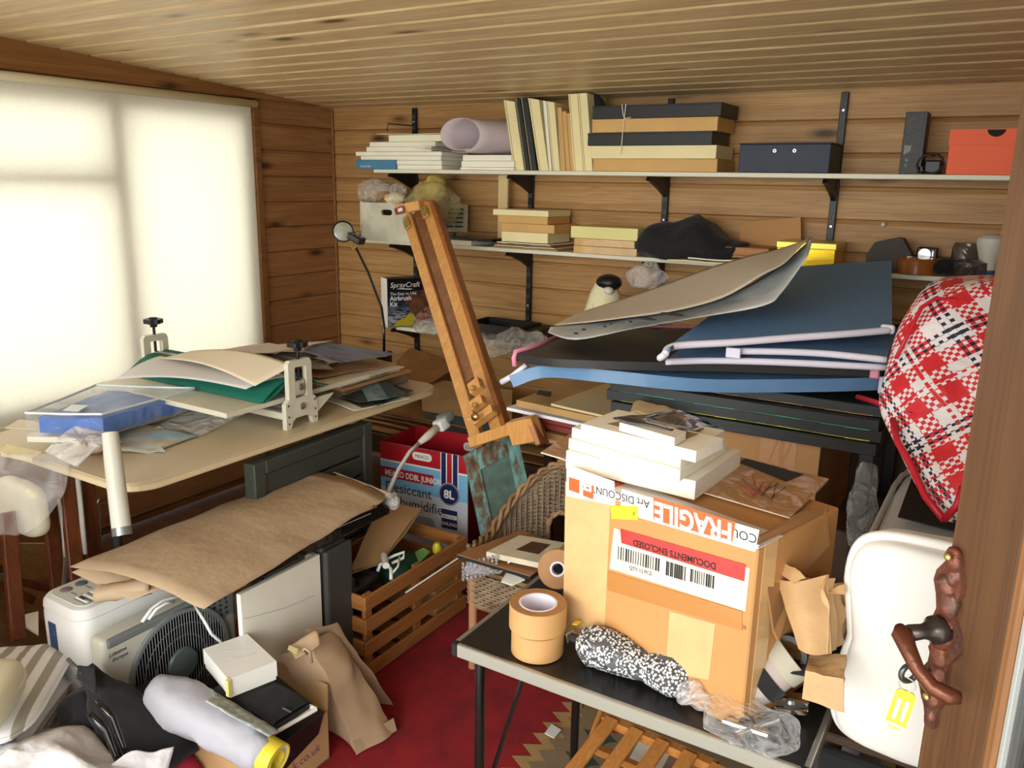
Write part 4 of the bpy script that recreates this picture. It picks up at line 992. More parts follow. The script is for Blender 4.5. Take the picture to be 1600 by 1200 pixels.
# black shrink-wrapped slab
s0, s1 = 1.40, 2.02
t = thing('wrapped_slab', 'black flat case in shiny shrink-wrap beneath the brown paper', 'case', (-1.83, 1.7, .50))
bw = M('black shrink wrap', rgb(20, 20, 21), .12, bmp=.7, bs=12, bd=.015, coat=.7)
part('slab', B().box(-1.98, -1.70, s0, s1, .502, .562, .006, seg=2), bw, t, world=True)
part('wrap_glint', B().tube([(-1.699, s0+.04, .53), (-1.699, s0+.2, .55), (-1.699, s1-.1, .538)], .0012, 6), M('film highlight', rgb(200, 200, 200), .2), t, world=True)  # pale line painted as a highlight along the shrink-wrap
part('wrap_knot', B().blob((-1.70, s1+.005, .55), (.03, .03, .026), 20, 14, 2, .016, 40, 3), film, t, world=True, smooth=True)
part('wrap_knot', B().blob((-1.71, s0+.01, .53), (.022, .02, .03), 18, 12, 2, .012, 40, 8), film, t, world=True, smooth=True)
# folded brown wrapping paper
kp = M('brown wrapping paper', rgb(184, 160, 130), .7, var=.14, vs=3.0, bmp=.8, bs=5, bd=.022)
qa, qb, qc, qd = P(108, 878, z=.585), P(330, 945, z=.57), P(604, 775, z=.585), P(480, 731, z=.59)
def pf(a, b, p):
    e = .008*mn.noise(p*7)+.004*abs(mn.noise(p*19))
    return Vector((0, 0, e - .012*abs(a-.5)*2 + (.012*math.sin(PI*a))))
t = thing('wrapping_paper', 'long folded length of creased brown wrapping paper', 'paper', ((qa.x+qc.x)/2, (qa.y+qc.y)/2, .565))
part('upper_fold', B().sheet([qa, P(318, 945, z=.565), P(606, 772, z=.578), qd], 30, 16, .0015, pf), kp, t, world=True, smooth=True)
part('under_fold', B().sheet([P(112, 893, z=.570), P(205, 935, z=.54), P(590, 790, z=.566), P(480, 740, z=.576)], 26, 10, .0015, lambda a, b, p: Vector((0, 0, .004*mn.noise(p*8)-.003))), kp, t, world=True, smooth=True)
part('corner_flap', B().sheet([P(255, 918, z=.553), P(318, 950, z=.545), P(352, 905, z=.556), P(300, 900, z=.562)], 8, 8, .0015, crumple(.004, 12, 6)), kp, t, world=True, smooth=True)
top = []
e0, e1 = P(600, 768, z=.586), P(520, 738, z=.592)
for j in range(9):
    for i in range(9):
        a = i/8*1.35*PI; p = e1*(1-j/8)+e0*(j/8); top.append(p+Vector((.0, .020*math.sin(a)+.004*mn.noise(Vector((i*.7, j*.9, 0))), -.020*(1-math.cos(a))+.0)))
b = B().grid(top, 8, 8, .0015); part('rolled_edge', b, kp, t, world=True, smooth=True)
top = []
e0, e1 = P(150, 917, z=.552), P(236, 905, z=.56)
for j in range(9):
    for i in range(11):
        a = i/10*1.7*PI; p = e0*(1-j/8)+e1*(j/8); r = .026+.008*mn.noise(Vector((i*.6, j*.7, 3)))
        top.append(p+Vector((r*math.sin(a)*.6, -r*math.sin(a)*.8, -.02-r*math.cos(a)*.8)))
b = B().grid(top, 10, 8, .0015); part('curled_corner', b, kp, t, world=True, smooth=True)

# dehumidifier
wp = M('white enamel plastic', rgb(232, 232, 228), .35)
c0, c1 = P(52, 932, z=.45), P(122, 962, z=.45)
rz = 0
t = thing('dehumidifier', 'white dehumidifier with round buttons and a blue water gauge', 'dehumidifier', (c1.x, c1.y, GZ), rz)
Wd, Ld = .21, .34
def rr_prism(b, x0, x1, y0, y1, r, z0, z1): return b.prism(rrect(x0, x1, y0, y1, r, 6), z0, z1)
b = B(); pr = [(0, 0), (0, .405), (.004, .412), (.004, .416), (0, .42), (.002, .437), (.009, .447), (.02, .45)]
vs = []; fs = []; ring_ = None
for ins, z_ in pr:
    rg = rrect(-Wd+ins, -ins, ins, Ld-ins, .05-ins*.6, 6); k0 = len(rg); vs += [(x, y, z_) for x, y in rg]
k = len(pr)
for i in range(k-1):
    for j in range(k0): fs.append((i*k0+j, i*k0+(j+1) % k0, (i+1)*k0+(j+1) % k0, (i+1)*k0+j))
fs += [tuple(range(k0-1, -1, -1)), tuple(range((k-1)*k0, k*k0))]
part('housing', B().add(vs, fs), wp, t, smooth=35)
part('top_panel', B().prism(rrect(-Wd+.024, -.024, .024, Ld-.03, .03, 6), .449, .4525), M('panel pale grey', rgb(216, 216, 210), .4), t)
for k, y in enumerate((.06, .105, .15)):
    o_ = part('button', B().lathe([(.0165, 0), (.0165, .003), (.012, .0045), (0, .0045)], 20, c=(-.155, y, .452)), M('button grey'+str(k), [rgb(138, 118, 122), rgb(96, 108, 112), rgb(104, 116, 126)][k], .35), t, smooth=40)
    for q in range(3): part('mark', B().box(-.128+.009*q, -.123+.009*q, y-.004, y+.003, .4525, .4530), M('ink grey', rgb(110, 120, 130), .6), t)
    part('mark', B().box(-.098, -.090, y+.01, y+.014, .4525, .4530), M('ink grey', rgb(110, 120, 130), .6), t)
for k in range(13): part('vent_slat', B().box(-.088, -.034, .045+.021*k, .055+.021*k, .4522, .457, .002), wp, t)
part('vent_well', B().box(-.090, -.032, .04, .045+.021*13, .4521, .4526), M('vent grey', rgb(150, 150, 145), .5), t)
part('slot', B().box(-.078, -.052, .050, .056, .457, .4578), blk_metal, t)
part('water_gauge', B().box(-Wd+.055, -Wd+.092, -.0012, .004, .16, .385, .001), M('gauge blue', rgb(18, 74, 124), .2, var=.4, vs=30), t)
for k in range(5): part('gauge_mark', B().box(-Wd+.056, -Wd+.091, -.0018, -.001, .20+.035*k, .204+.035*k), M('gauge dark', rgb(10, 44, 84), .3), t)
# box fan
f0, f1 = P(158, 1004, z=.40), P(366, 904, z=.40)
xF = (f0.x+f1.x)/2; yF0, yF1 = f0.y, f1.y; zT = .40; Lf = yF1-yF0
fb = M('fan beige grey', rgb(190, 188, 172), .4); fg = M('fan mid grey', rgb(122, 126, 124), .4); fgr = M('fan grille grey', rgb(128, 132, 132), .35)
t = thing('box_fan', 'beige and grey box fan with a round slatted grille', 'fan', (xF-.05, (yF0+yF1)/2, GZ))
part('housing', B().box(xF-.062, xF, yF0, yF1, -.0+GZ, zT, .014, seg=3), fb, t, world=True, smooth=35)
part('top_grip', B().box(xF-.028, xF+.004, yF0+.012, yF1-.012, zT-.030, zT-.002, .008, seg=2), fg, t, world=True)
cyF = 1.335; czF = .222; RF = .158
Mx = Matrix(((0, 0, 1, xF), (1, 0, 0, cyF), (0, 1, 0, czF), (0, 0, 0, 1)))
part('grille_rim', B().ring(RF+.008, RF-.004, 0, .012, 56, Mx), fgr, t, world=True, smooth=40)
part('fan_well', B().lathe([(RF-.004, .0006), (0, .0006)], 48, Mx), M('fan well dark', rgb(74, 78, 80), .6), t, world=True)
b = B()
for k in range(-17, 18):
    o_ = k*.0088; h_ = math.sqrt(max(0, (RF-.003)**2-o_**2))
    if h_ < .01: continue
    pts = [(xF+.010, cyF+o_, czF+h_*s_) for s_ in (-1, -.6, -.2, .2, .6, 1)]
    pts = [p for p in pts if (p[1]-cyF)**2+(p[2]-czF)**2 < RF**2]
    if len(pts) > 1: b.tube(pts, .0017, 4)
o_ = part('grille_slats', b, fgr, t, world=True); o_['kind'] = 'stuff'
b = B()
for r in (.085, .12): b.tube([(xF+.0095, cyF+r*math.cos(2*PI*q/40), czF+r*math.sin(2*PI*q/40)) for q in range(40)], .0013, 4, closed=True)
o_ = part('grille_rings', b, fgr, t, world=True); o_['kind'] = 'stuff'
part('hub_cap', B().lathe([(.047, .004), (.05, .012), (.046, .02), (.02, .024), (0, .0245)], 36, Mx), M('hub grey', rgb(104, 116, 116), .35), t, world=True, smooth=40)
part('control_panel', B().box(xF-.001, xF+.0015, yF1-.12, yF1-.014, zT-.11, zT-.036, .003), fg, t, world=True)
ink = M('ink dark', rgb(50, 52, 54), .6)
random.seed(3)
for k in range(16): part('mark', B().box(xF+.0015, xF+.0022, yF1-.11+.022*(k % 4)+random.uniform(0, .006), yF1-.102+.022*(k % 4)+random.uniform(0, .006), zT-.10+.016*(k//4), zT-.096+.016*(k//4)+random.uniform(0, .006)), ink, t, world=True)
text('Lifetime', .016, ink, t, (.0515, -Lf/2+.014, .345), (PI/2, 0, PI/2), shear=.4)
text('Europe', .016, ink, t, (.0515, -Lf/2+.022, .328), (PI/2, 0, PI/2), shear=.4)
crd = M('cord white', rgb(226, 226, 224), .4)
solo('white_flex', B().tube([P(304, 945, z=.42), P(322, 975, z=.40), P(330, 990, z=.36), P(345, 1003, z=.33), P(350, 1012, z=.31)], .0045, 10), crd, 'white cord running down over the fan to the white box', 'cord', smooth=True)
solo('white_flex', B().tube([P(222, 972, z=.44), P(236, 952, z=.46), P(252, 940, z=.47), P(268, 934, z=.47), P(282, 932, z=.46)], .0045, 10), crd, 'looped white cord behind the top of the fan', 'cord', smooth=True)
solo('white_flex', B().tube([P(232, 968, z=.44), P(244, 952, z=.46), P(258, 943, z=.47), P(272, 940, z=.46)], .004, 10), crd, 'second thinner loop of white cord behind the fan', 'cord', smooth=True)

# carton with the black lid, tray, black pouch and small white box
card2 = M('printed card brown', rgb(190, 152, 106), .7, var=.06, vs=5)
p1, p2 = P(448, 1200, z=.10), P(516, 1112, z=.155)
xk = -1.475
t = thing('shipping_carton', 'brown shipping carton lettered co.uk at the bottom by the paper bag', 'carton', (xk-.16, 1.36, GZ))
part('side_panel', B().box(xk-.004, xk, 1.18, 1.47, GZ, .155, .001), card2, t, world=True)
part('side_panel', B().box(xk-.33, xk-.326, 1.18, 1.47, GZ, .155, .001), card2, t, world=True)
part('end_panel', B().box(xk-.33, xk, 1.466, 1.47, GZ, .155, .001), card2, t, world=True)
part('end_panel', B().box(xk-.33, xk, 1.18, 1.184, GZ, .155, .001), card2, t, world=True)
part('bottom_panel', B().box(xk-.33, xk, 1.18, 1.47, GZ, .006), card2, t, world=True)
part('open_flap', B().sheet([(xk-.33, 1.468, .155), (xk-.002, 1.468, .155), (xk-.03, 1.50, .21), (xk-.30, 1.50, .21)], 2, 2, .004), card2, t, world=True)
text('k.co.uk', .036, M('print purple', rgb(120, 64, 96), .7), t, (.1603, -.03, .050), (PI/2, 0, PI/2), align='LEFT')
bb = P(520, 1040, z=.2)
t = thing('black_folder', 'black folder lying over the edge of the brown shipping carton', 'folder', (xk-.15, 1.3, .158))
bvin = M('black vinyl', rgb(28, 24, 26), .4)
part('cover', B().sheet([(xk-.30, 1.19, .252), (xk+.014, 1.19, .168), (xk+.014, 1.44, .170), (xk-.27, 1.44, .252)], 6, 6, .008), bvin, t, world=True)
part('hanging_cover', wpoly([(xk+.014, 1.19, .169), (xk+.014, 1.44, .171), (xk+.010, 1.44, .115), (xk+.010, 1.19, .06)], (-.005, 0, 0)) if False else wpoly([Vector((xk+.014, 1.19, .169)), Vector((xk+.014, 1.44, .171)), Vector((xk+.010, 1.42, .115)), Vector((xk+.010, 1.19, .06))], (-.005, 0, 0)), bvin, t, world=True)
q = [P(322, 1095, z=.262), P(425, 1147, z=.215), P(494, 1108, z=.222), P(390, 1060, z=.268)]
t = thing('white_tray', 'shallow white plastic tray with a speckled rim under the black pouch', 'tray', tuple((q[0]+q[1]+q[2]+q[3])/4))
part('base', B().sheet(q, 6, 6, .004), plastic_w, t, world=True)
for i in range(4): part('rim', B().tube([q[i], (q[i]+q[(i+1) % 4])/2, q[(i+1) % 4]], .006, 8), plastic_w, t, world=True, smooth=40)
q = [P(326, 1072, z=.30), P(425, 1123, z=.262), P(483, 1086, z=.268), P(388, 1038, z=.305)]
cq = (q[0]+q[1]+q[2]+q[3])/4
t = thing('zip_pouch', 'black padded zip pouch under the small white box', 'pouch', tuple(cq-Vector((0, 0, .05))))
part('upper_half', B().sheet(q, 16, 12, .026, lambda a, b, p: Vector((0, 0, -.012*(abs(2*a-1)**6+abs(2*b-1)**6)+.004*mn.noise(p*25)))), blackfab, t, world=True, smooth=50)
part('lower_half', B().sheet([p-Vector((0, 0, .029)) for p in q], 12, 10, .024, lambda a, b, p: Vector((0, 0, .002*mn.noise(p*25)))), blackfab, t, world=True, smooth=50)
for i in (0, 1): part('zip', B().tube([q[i]-Vector((0, 0, .024)), (q[i]+q[i+1])/2-Vector((0, 0, .024)), q[i+1]-Vector((0, 0, .024))], .004, 6), blk_metal, t, world=True)
part('zip_pull', B().box(0, .03, 0, .004, 0, .003, m=Matrix.Translation(P(441, 1108, z=.262))), steel, t, world=True)
# small white box
q = [P(317, 1014, z=.352), P(357, 1062, z=.345), P(432, 1033, z=.348), P(386, 990, z=.355)]
t = thing('white_box', 'small white lidded box with a yellowed tape corner on the black pouch', 'box', tuple((q[0]+q[1]+q[2]+q[3])/4-Vector((0, 0, .055))))
part('lid', B().sheet(q, 1, 1, .046), plastic_w, t, world=True)
kq = (q[0]+q[1]+q[2]+q[3])/4
part('base', B().sheet([kq+(p-kq)*.965-Vector((0, 0, .0462)) for p in q], 1, 1, .010), plastic_w, t, world=True)
part('tape', B().sheet([q[1]*.93+q[0]*.07+Vector((0, 0, .0008)), q[1]*1.001-q[0]*.001+Vector((0, 0, .0008)), q[1]*.95+q[2]*.05+Vector((0, 0, .0008)), q[1]*.88+q[0]*.07+q[2]*.05+Vector((0, 0, .0008))], 1, 1, .001), M('old tape yellow', rgb(222, 210, 130), .4), t, world=True)
nrm = (q[1]-q[0]).cross(q[3]-q[0]).normalized()
part('tape', B().bar(q[1]+Vector((-.0005, -.0008, 0)), q[1]-Vector((0.0005, .0008, .047)), .012, .012, .001, up=(0, 1, 0)), M('old tape yellow', rgb(222, 210, 130), .4), t, world=True)
gl = M('pencil line', rgb(176, 176, 172), .7)
for (a, b_, c, d) in ((.25, .3, .35, .65), (.45, .3, .55, .5), (.55, .35, .62, .8)):
    f = lambda s_, t_: (q[0]*(1-s_)+q[1]*s_)*(1-t_)+(q[3]*(1-s_)+q[2]*s_)*t_+Vector((0, 0, .0004))
    part('pencil_line', B().tube([f(a, b_), f((a+c)/2+.02, (b_+d)/2), f(c, d)], .0008, 4), gl, t, world=True)

# kraft paper carrier bag leaning
g0, g1 = P(557, 1178, z=GZ+.004), P(620, 1140, z=GZ+.004)
g2, g3 = P(524, 978, z=.315), P(440, 1016, z=.315)
def bagf(a, b, p): return Vector((-.01, -.01, 0))*(mn.noise(p*9)*1.2+.4*mn.noise(p*24)) + Vector((-.02, -.02, 0))*math.sin(PI*a)*(-.6)
t = thing('paper_bag', 'tall brown paper carrier bag leaning by the slatted crate', 'bag', tuple((g0+g1)/2))
kb = M('kraft bag', rgb(176, 148, 116), .7, var=.08, vs=3, bmp=.35, bs=14, bd=.008)
mid0, mid1 = P(562, 1178, z=.004), P(500, 1005, z=.34)
part('front_panel', B().sheet([g0, g1, g2, P(486, 1000, z=.33)], 14, 22, .0018, bagf), kb, t, world=True, smooth=50)
part('side_panel', B().sheet([P(502, 1135, z=.03), g0, P(486, 1000, z=.33), P(437, 1024, z=.30)], 10, 22, .0018, bagf), kb, t, world=True, smooth=50)
part('back_panel', B().sheet([P(510, 1120, z=.03)+Vector((-.05, .05, 0)), P(605, 1120, z=.0)+Vector((-.02, .05, .004)), P(528, 972, z=.33), P(480, 985, z=.35)], 10, 18, .0018, bagf), kb, t, world=True, smooth=50)
part('bottom_fold', B().sheet([g0+Vector((.003, -.003, .0)), g1+Vector((.003, -.003, 0)), g1+Vector((-.012, .0, .035)), g0+Vector((-.012, 0, .035))], 6, 3, .002), kb, t, world=True)
part('top_flap', B().sheet([P(462, 1030, z=.31), P(500, 1008, z=.335), P(496, 985, z=.36), P(450, 1008, z=.335)], 10, 6, .0018, crumple(.008, 20, 3)), kb, t, world=True, smooth=True)
top = []
h0 = P(480, 1022, z=.335)
part('handle', B().tube([h0, h0+Vector((-.004, -.012, .018)), h0+Vector((.006, -.014, .026)), h0+Vector((.016, -.006, .018)), h0+Vector((.016, 0, -.02))], .004, 6), kb, t, world=True, smooth=True)
part('tape', B().sheet([P(449, 1015, z=.338), P(463, 1022, z=.338), P(466, 1014, z=.342), P(452, 1008, z=.342)], 1, 1, .001), M('masking tape', rgb(206, 192, 138), .6), t, world=True)

# rolled pale cloth with yellow edging (bottom), black umbrella bag, striped cushions, white bag
pgrey = M('pale grey tissue', rgb(176, 176, 184), .7, var=.08, vs=5, bmp=.6, bs=16, bd=.008)
r0, r1 = P(415, 1178, z=.215), P(262, 1090, z=.275)
t = thing('rolled_cloth', 'thick roll of pale grey cloth with a yellow-edged core at its end', 'cloth roll', tuple(r0-Vector((0, 0, .06))))
dr = (r1-r0)
part('outer_cloth', rough(B().tube([r0+dr*(-.02+.0574*q) for q in range(21)], [.045+.0014*q-(.05*((q-15)/5)**2*.5 if q > 15 else 0) for q in range(21)], 36), .010, 16), pgrey, t, world=True, smooth=True)
ax = dr.normalized(); rotq = Vector((0, 0, 1)).rotation_difference(-ax).to_matrix().to_4x4()
part('core', B().ring(.041, .028, -.01, .035, 30, Matrix.Translation(r0) @ rotq), M('white vinyl', rgb(226, 226, 222), .4), t, world=True, smooth=40)
part('yellow_edge', B().ring(.0445, .040, -.004, .040, 30, Matrix.Translation(r0) @ rotq), M('yellow edging', rgb(226, 204, 60), .5), t, world=True, smooth=40)
part('yellow_edge', B().ring(.029, .024, -.004, .038, 30, Matrix.Translation(r0) @ rotq), M('yellow edging', rgb(226, 204, 60), .5), t, world=True, smooth=40)
part('patterned_strip', B().sheet([P(322, 1096, z=.345), P(420, 1150, z=.285), P(436, 1140, z=.275), P(334, 1080, z=.33)], 14, 4, .002, crumple(.006, 20, 2)), M('swirl print', rgb(150, 164, 160), .7, var=.3, vs=60, col2=rgb(204, 212, 208)), t, world=True, smooth=True)
# umbrella in black bag
def um(q): 
    return q
t = thing('black_garment_bag', 'black nylon bag with folded umbrella ribs slumped before the fan', 'bag', tuple(P(200, 1150, z=.10)))
k0, k1 = P(135, 1045, z=.36), P(250, 1190, z=.13)
dk_ = k1-k0
part('body', rough(B().tube([k0+dk_*(.055*q) for q in range(21)], [.025+.0045*q-(.03*((q-13)/7)**2 if q > 13 else 0) for q in range(21)], 34), .018, 11), blackfab, t, world=True, smooth=True)
part('fold', B().blob(tuple(P(212, 1112, z=.20)), (.07, .10, .06), 26, 18, 2, .03, 10, 5), blackfab, t, world=True, smooth=True)
part('fold', B().blob(tuple(P(140, 1130, z=.20)), (.08, .08, .09), 26, 18, 2, .03, 10, 15), blackfab, t, world=True, smooth=True)
part('neck', B().sheet([P(118, 1060, z=.36), P(150, 1085, z=.34), P(148, 1040, z=.40), P(122, 1044, z=.40)], 8, 8, .003, crumple(.008, 20, 4)), blackfab, t, world=True, smooth=True)
gb = M('gloss black', rgb(18, 18, 19), .12, coat=.6)
part('rib', B().tube([P(150, 1095, z=.37), P(175, 1120, z=.335), P(192, 1165, z=.26), P(202, 1190, z=.22)], .008, 10), gb, t, world=True, smooth=True)
part('rib', B().tube([P(140, 1115, z=.36), P(165, 1140, z=.32), P(180, 1180, z=.25), P(190, 1200, z=.22)], .008, 10), gb, t, world=True, smooth=True)
part('shaft', B().tube([P(106, 1030, z=.40), P(128, 1052, z=.38)], .005, 8), M('grey metal', rgb(96, 98, 98), .45, .5), t, world=True, smooth=True)
solo('red_cloth', B().tube([P(262, 1150, z=.15), P(285, 1190, z=.11), P(300, 1215, z=.09)], [.01, .03, .03], 14), M('crimson cloth', rgb(150, 16, 44), .8), 'sliver of crimson cloth under the grey cloth roll', 'cloth', smooth=True)

# striped cushions
m_, nt, bs2 = newmat('striped ticking')
tc = N(nt, 'TexCoord'); sp_ = N(nt, 'SeparateXYZ'); nt.links.new(tc.outputs['Object'], sp_.inputs[0])
mu = N(nt, 'Math', operation='MULTIPLY'); mu.inputs[1].default_value = 1/.046; nt.links.new(sp_.outputs['X'], mu.inputs[0])
fr_ = N(nt, 'Math', operation='FRACT'); nt.links.new(mu.outputs[0], fr_.inputs[0])
nt.links.new(ramp(nt, [(.0, rgb(240, 240, 240)), (.48, rgb(240, 240, 240)), (.52, rgb(166, 160, 146)), (.97, rgb(166, 160, 146)), (1.0, rgb(240, 240, 240))], fr_.outputs[0]), bs2.inputs['Base Color']); bs2.inputs['Roughness'].default_value = .85
nz = N(nt, 'TexNoise'); nz.inputs['Scale'].default_value = 18; nt.links.new(coords(nt), nz.inputs['Vector']); bump(nt, bs2, nz.outputs['Fac'], .4, .006)
stripe = m_
cxs = P(40, 1060, z=.34)
lays = [(P(45, 1165, z=.14), .19, .16, .036, 'lowest striped grey and white cushion of the left pile'), (P(40, 1142, z=.205), .205, .17, .036, 'second striped cushion from the bottom of the left pile'),
        (P(44, 1108, z=.275), .21, .17, .038, 'third striped cushion, bulging in the middle of the left pile'), (P(56, 1062, z=.345), .20, .17, .040, 'topmost striped cushion, folded against the dehumidifier')]
for k, (c, a, b_, h, lab) in enumerate(lays):
    c = Vector(c); c.x -= .17; c.y -= .08; c.z -= .01; c.z = .09+.064*k
    t = thing('striped_cushion', lab, 'cushion', tuple(c), math.radians(38+5*(k % 2)), 'striped seat cushions piled at the left')
    def tuft(q):
        f_ = 1 - .35*math.exp(-((q.x-.07)/.015)**2) - .35*math.exp(-((q.x+.07)/.015)**2)
        return Vector((q.x, q.y, q.z*f_))
    part('pad', B().blob((0, 0, 0), (a, b_*1.25, h), 48, 20, 5, .004, 14, k, tuft, pz=2.6), stripe, t, smooth=True)
    part('piping', B().tube([(a*1.0*math.copysign(abs(math.cos(q))**.4, math.cos(q)), b_*1.25*math.copysign(abs(math.sin(q))**.4, math.sin(q)), 0) for q in [2*PI*w_/48 for w_ in range(48)]], .005, 6, closed=True), stripe, t, smooth=True)
c = P(10, 1075, z=.43)
crm = M('cream leatherette', rgb(222, 216, 186), .45, bmp=.15, bs=30)
t = thing('cream_cushion', 'shiny cream cushion on top of the striped pile at the left edge', 'cushion', (c.x-.13, c.y-.06, .325), math.radians(40))
part('pad', B().blob((0, 0, .05), (.13, .14, .05), 36, 20, 4, .006, 10, 3), crm, t, smooth=True)
part('piping', B().tube([(.128*math.copysign(abs(math.cos(q))**.5, math.cos(q)), .138*math.copysign(abs(math.sin(q))**.5, math.sin(q)), .055) for q in [2*PI*w_/40 for w_ in range(40)]], .006, 8, closed=True), crm, t, smooth=True)
solo('white_board', B().sheet([P(28, 972, z=.30), P(60, 990, z=.29), P(60, 955, z=.30), P(30, 962, z=.31)], 2, 2, .008), cv_white, 'white board corner between the dark chair and dehumidifier', 'board')
# white plastic bag at the very bottom left
wb2 = M('white polythene', rgb(232, 232, 236), .3, bmp=.8, bs=7, bd=.03)
c = P(100, 1200, z=.22)
solo('white_bag', B().blob((c.x-.02, c.y-.05, .17), (.24, .16, .10), 56, 34, 2.2, .04, 9, 9, ridge=True), wb2, 'rumpled white plastic bag at the bottom left corner', 'plastic bag', smooth=True)
solo('white_bag', B().sheet([P(150, 1210, z=.24), P(262, 1205, z=.20), P(272, 1168, z=.23), P(205, 1178, z=.25)], 14, 10, .002, crumple(.014, 10, 4)), wb2, 'pointed white plastic flap beside the crimson cloth', 'plastic bag', smooth=True)

# ================================================================== middle of the room
# rug with stepped kilim border
rr0 = M('rug red', rgb(150, 22, 30), .95, var=.22, vs=9, bmp=.5, bs=220, bd=.003, col2=rgb(120, 16, 26))
rug = thing('kilim_rug', 'red kilim rug with a beige and green stepped border', 'rug', (-1.2, 1.7, 0))
part('field', B().box(-2.3, -.1, .5, 3.1, -.008, 0), rr0, rug, world=True)
beige = M('rug beige', rgb(168, 138, 88), .95, var=.15, vs=12, bmp=.5, bs=220, bd=.003)
taupe = M('rug taupe', rgb(130, 112, 86), .95, var=.15, vs=12, bmp=.5, bs=220, bd=.003)
dgreen = M('rug green', rgb(48, 72, 58), .95, var=.15, vs=12, bmp=.5, bs=220, bd=.003)
pts = []; y = .5
while y < 3.1: pts += [(-1.045, y), (-.985, y+.001), (-1.045+.03, y+.03)]; y += .055
pts = [(-1.045 if k % 2 == 0 else -.995, .5+.03*k) for k in range(87)]
part('border_band', B().prism([(-.10, .5)] + [(-.10, 3.1)] + pts[::-1], .0001, .0012), beige, rug, world=True)
pts = [(-.995 if k % 2 == 0 else -.955, .5+.03*k) for k in range(87)]
part('border_band', B().prism([(-.14, .5)] + [(-.14, 3.1)] + pts[::-1], .0013, .002), taupe, rug, world=True)
for k in range(22):
    cy_ = .56+.118*k; cx_ = -.87
    d1 = [(cx_-.055, cy_), (cx_-.03, cy_-.02), (cx_-.02, cy_-.045), (cx_, cy_-.03), (cx_+.02, cy_-.045), (cx_+.035, cy_-.015), (cx_+.055, cy_), (cx_+.02, cy_+.02), (cx_-.02, cy_+.012)]
    part('leaf_motif', B().prism(d1, .0021, .0027), dgreen, rug, world=True)
    part('red_motif', B().prism([(cx_+.02, cy_+.03), (cx_+.05, cy_+.045), (cx_+.06, cy_+.08), (cx_+.035, cy_+.07), (cx_+.01, cy_+.05)], .0021, .0027), rr0, rug, world=True)
for k in range(16):
    cx_, cy_ = -.72+.16*(k % 4), .7+.5*(k//4); part('diamond_motif', B().prism([(cx_-.05, cy_), (cx_, cy_-.09), (cx_+.05, cy_), (cx_, cy_+.09)], .0021, .0027), dgreen if k % 2 else rr0, rug, world=True)
solo('sachet', B().sheet([P(851, 1145, z=.008), P(866, 1153, z=.008), P(877, 1140, z=.008), P(862, 1131, z=.008)], 3, 3, .003), M('sachet white', rgb(214, 218, 216), .5), 'small white sachet lying on the rug border', 'sachet')

# slatted wooden crate
ck = WOOD('crate wood', rgb(176, 120, 66), rgb(158, 104, 54), rgb(104, 62, 30), .45, axis='Y', knots=False)
ckx = WOOD('crate wood x', rgb(176, 120, 66), rgb(158, 104, 54), rgb(104, 62, 30), .45, axis='X', knots=False)
ckz = WOOD('crate wood z', rgb(168, 112, 60), rgb(150, 98, 50), rgb(104, 62, 30), .45, axis='Z', knots=False)
X0, X1, Y0, Y1, H = -1.965, -1.635, 1.81, 2.385, .30
t = thing('slatted_crate', 'wooden slatted crate standing on the red rug', 'crate', ((X0+X1)/2, (Y0+Y1)/2, GZ))
for x, sgn in ((X1, 1), (X0, -1)):
    for k in range(4):
        part('slat', B().box(min(x, x-sgn*.012), max(x, x-sgn*.012), Y0, Y1, .004+.081*k, .056+.081*k, .003), ck, t, world=True)
    for y in (Y0+.012, (Y0+Y1)/2-.018, Y1-.048): part('batten', B().box(min(x-sgn*.0125, x-sgn*.028), max(x-sgn*.0125, x-sgn*.028), y, y+.036, .004, H, .003), ckz, t, world=True)
for y, sgn in ((Y0, -1), (Y1, 1)):
    for k in range(4): part('slat', B().box(X0+.013, X1-.013, min(y, y-sgn*.012), max(y, y-sgn*.012), .004+.081*k, .056+.081*k, .003), ckx, t, world=True)
for k in range(5): part('floor_slat', B().box(X0+.03, X1-.03, Y0+.02+.11*k, Y0+.10+.11*k, .012, .02, .002), ckx, t, world=True)
# what the crate holds
solo('black_bin_liner', B().blob((-1.82, 1.93, .235), (.11, .10, .07), 26, 18, 2.4, .022, 14, 4), M('black polythene', rgb(26, 27, 28), .3, bmp=.7, bs=18, bd=.01), 'crumpled black plastic in the near end of the wooden crate', 'plastic bag', smooth=True)
solo('green_cloth', B().blob((-1.80, 2.15, .235), (.11, .11, .05), 26, 18, 2, .03, 12, 8), M('dark green cloth', rgb(22, 72, 50), .8, bmp=.4, bs=30), 'dark green cloth in the middle of the wooden crate', 'cloth', smooth=True)
solo('green_card', B().sheet([P(648, 862, z=.29), P(655, 880, z=.28), P(672, 862, z=.29), P(662, 856, z=.30)], 3, 3, .003), M('leaf green card', rgb(104, 150, 84), .6), 'pale green triangle of card on the dark green cloth', 'card')
solo('yellow_cap', B().lathe([(.018, 0), (.018, .02), (.01, .035), (0, .037)], 16, Matrix.Translation(P(683, 862, z=.27))), M('yellow plastic', rgb(204, 182, 40), .4), 'small yellow cap poking out of the wooden crate', 'cap', smooth=40)
solo('card_divider', B().box(-1.95, -1.66, 2.22, 2.37, .03, .13, .002), kraftc, 'brown card box lying in the far end of the crate', 'box')
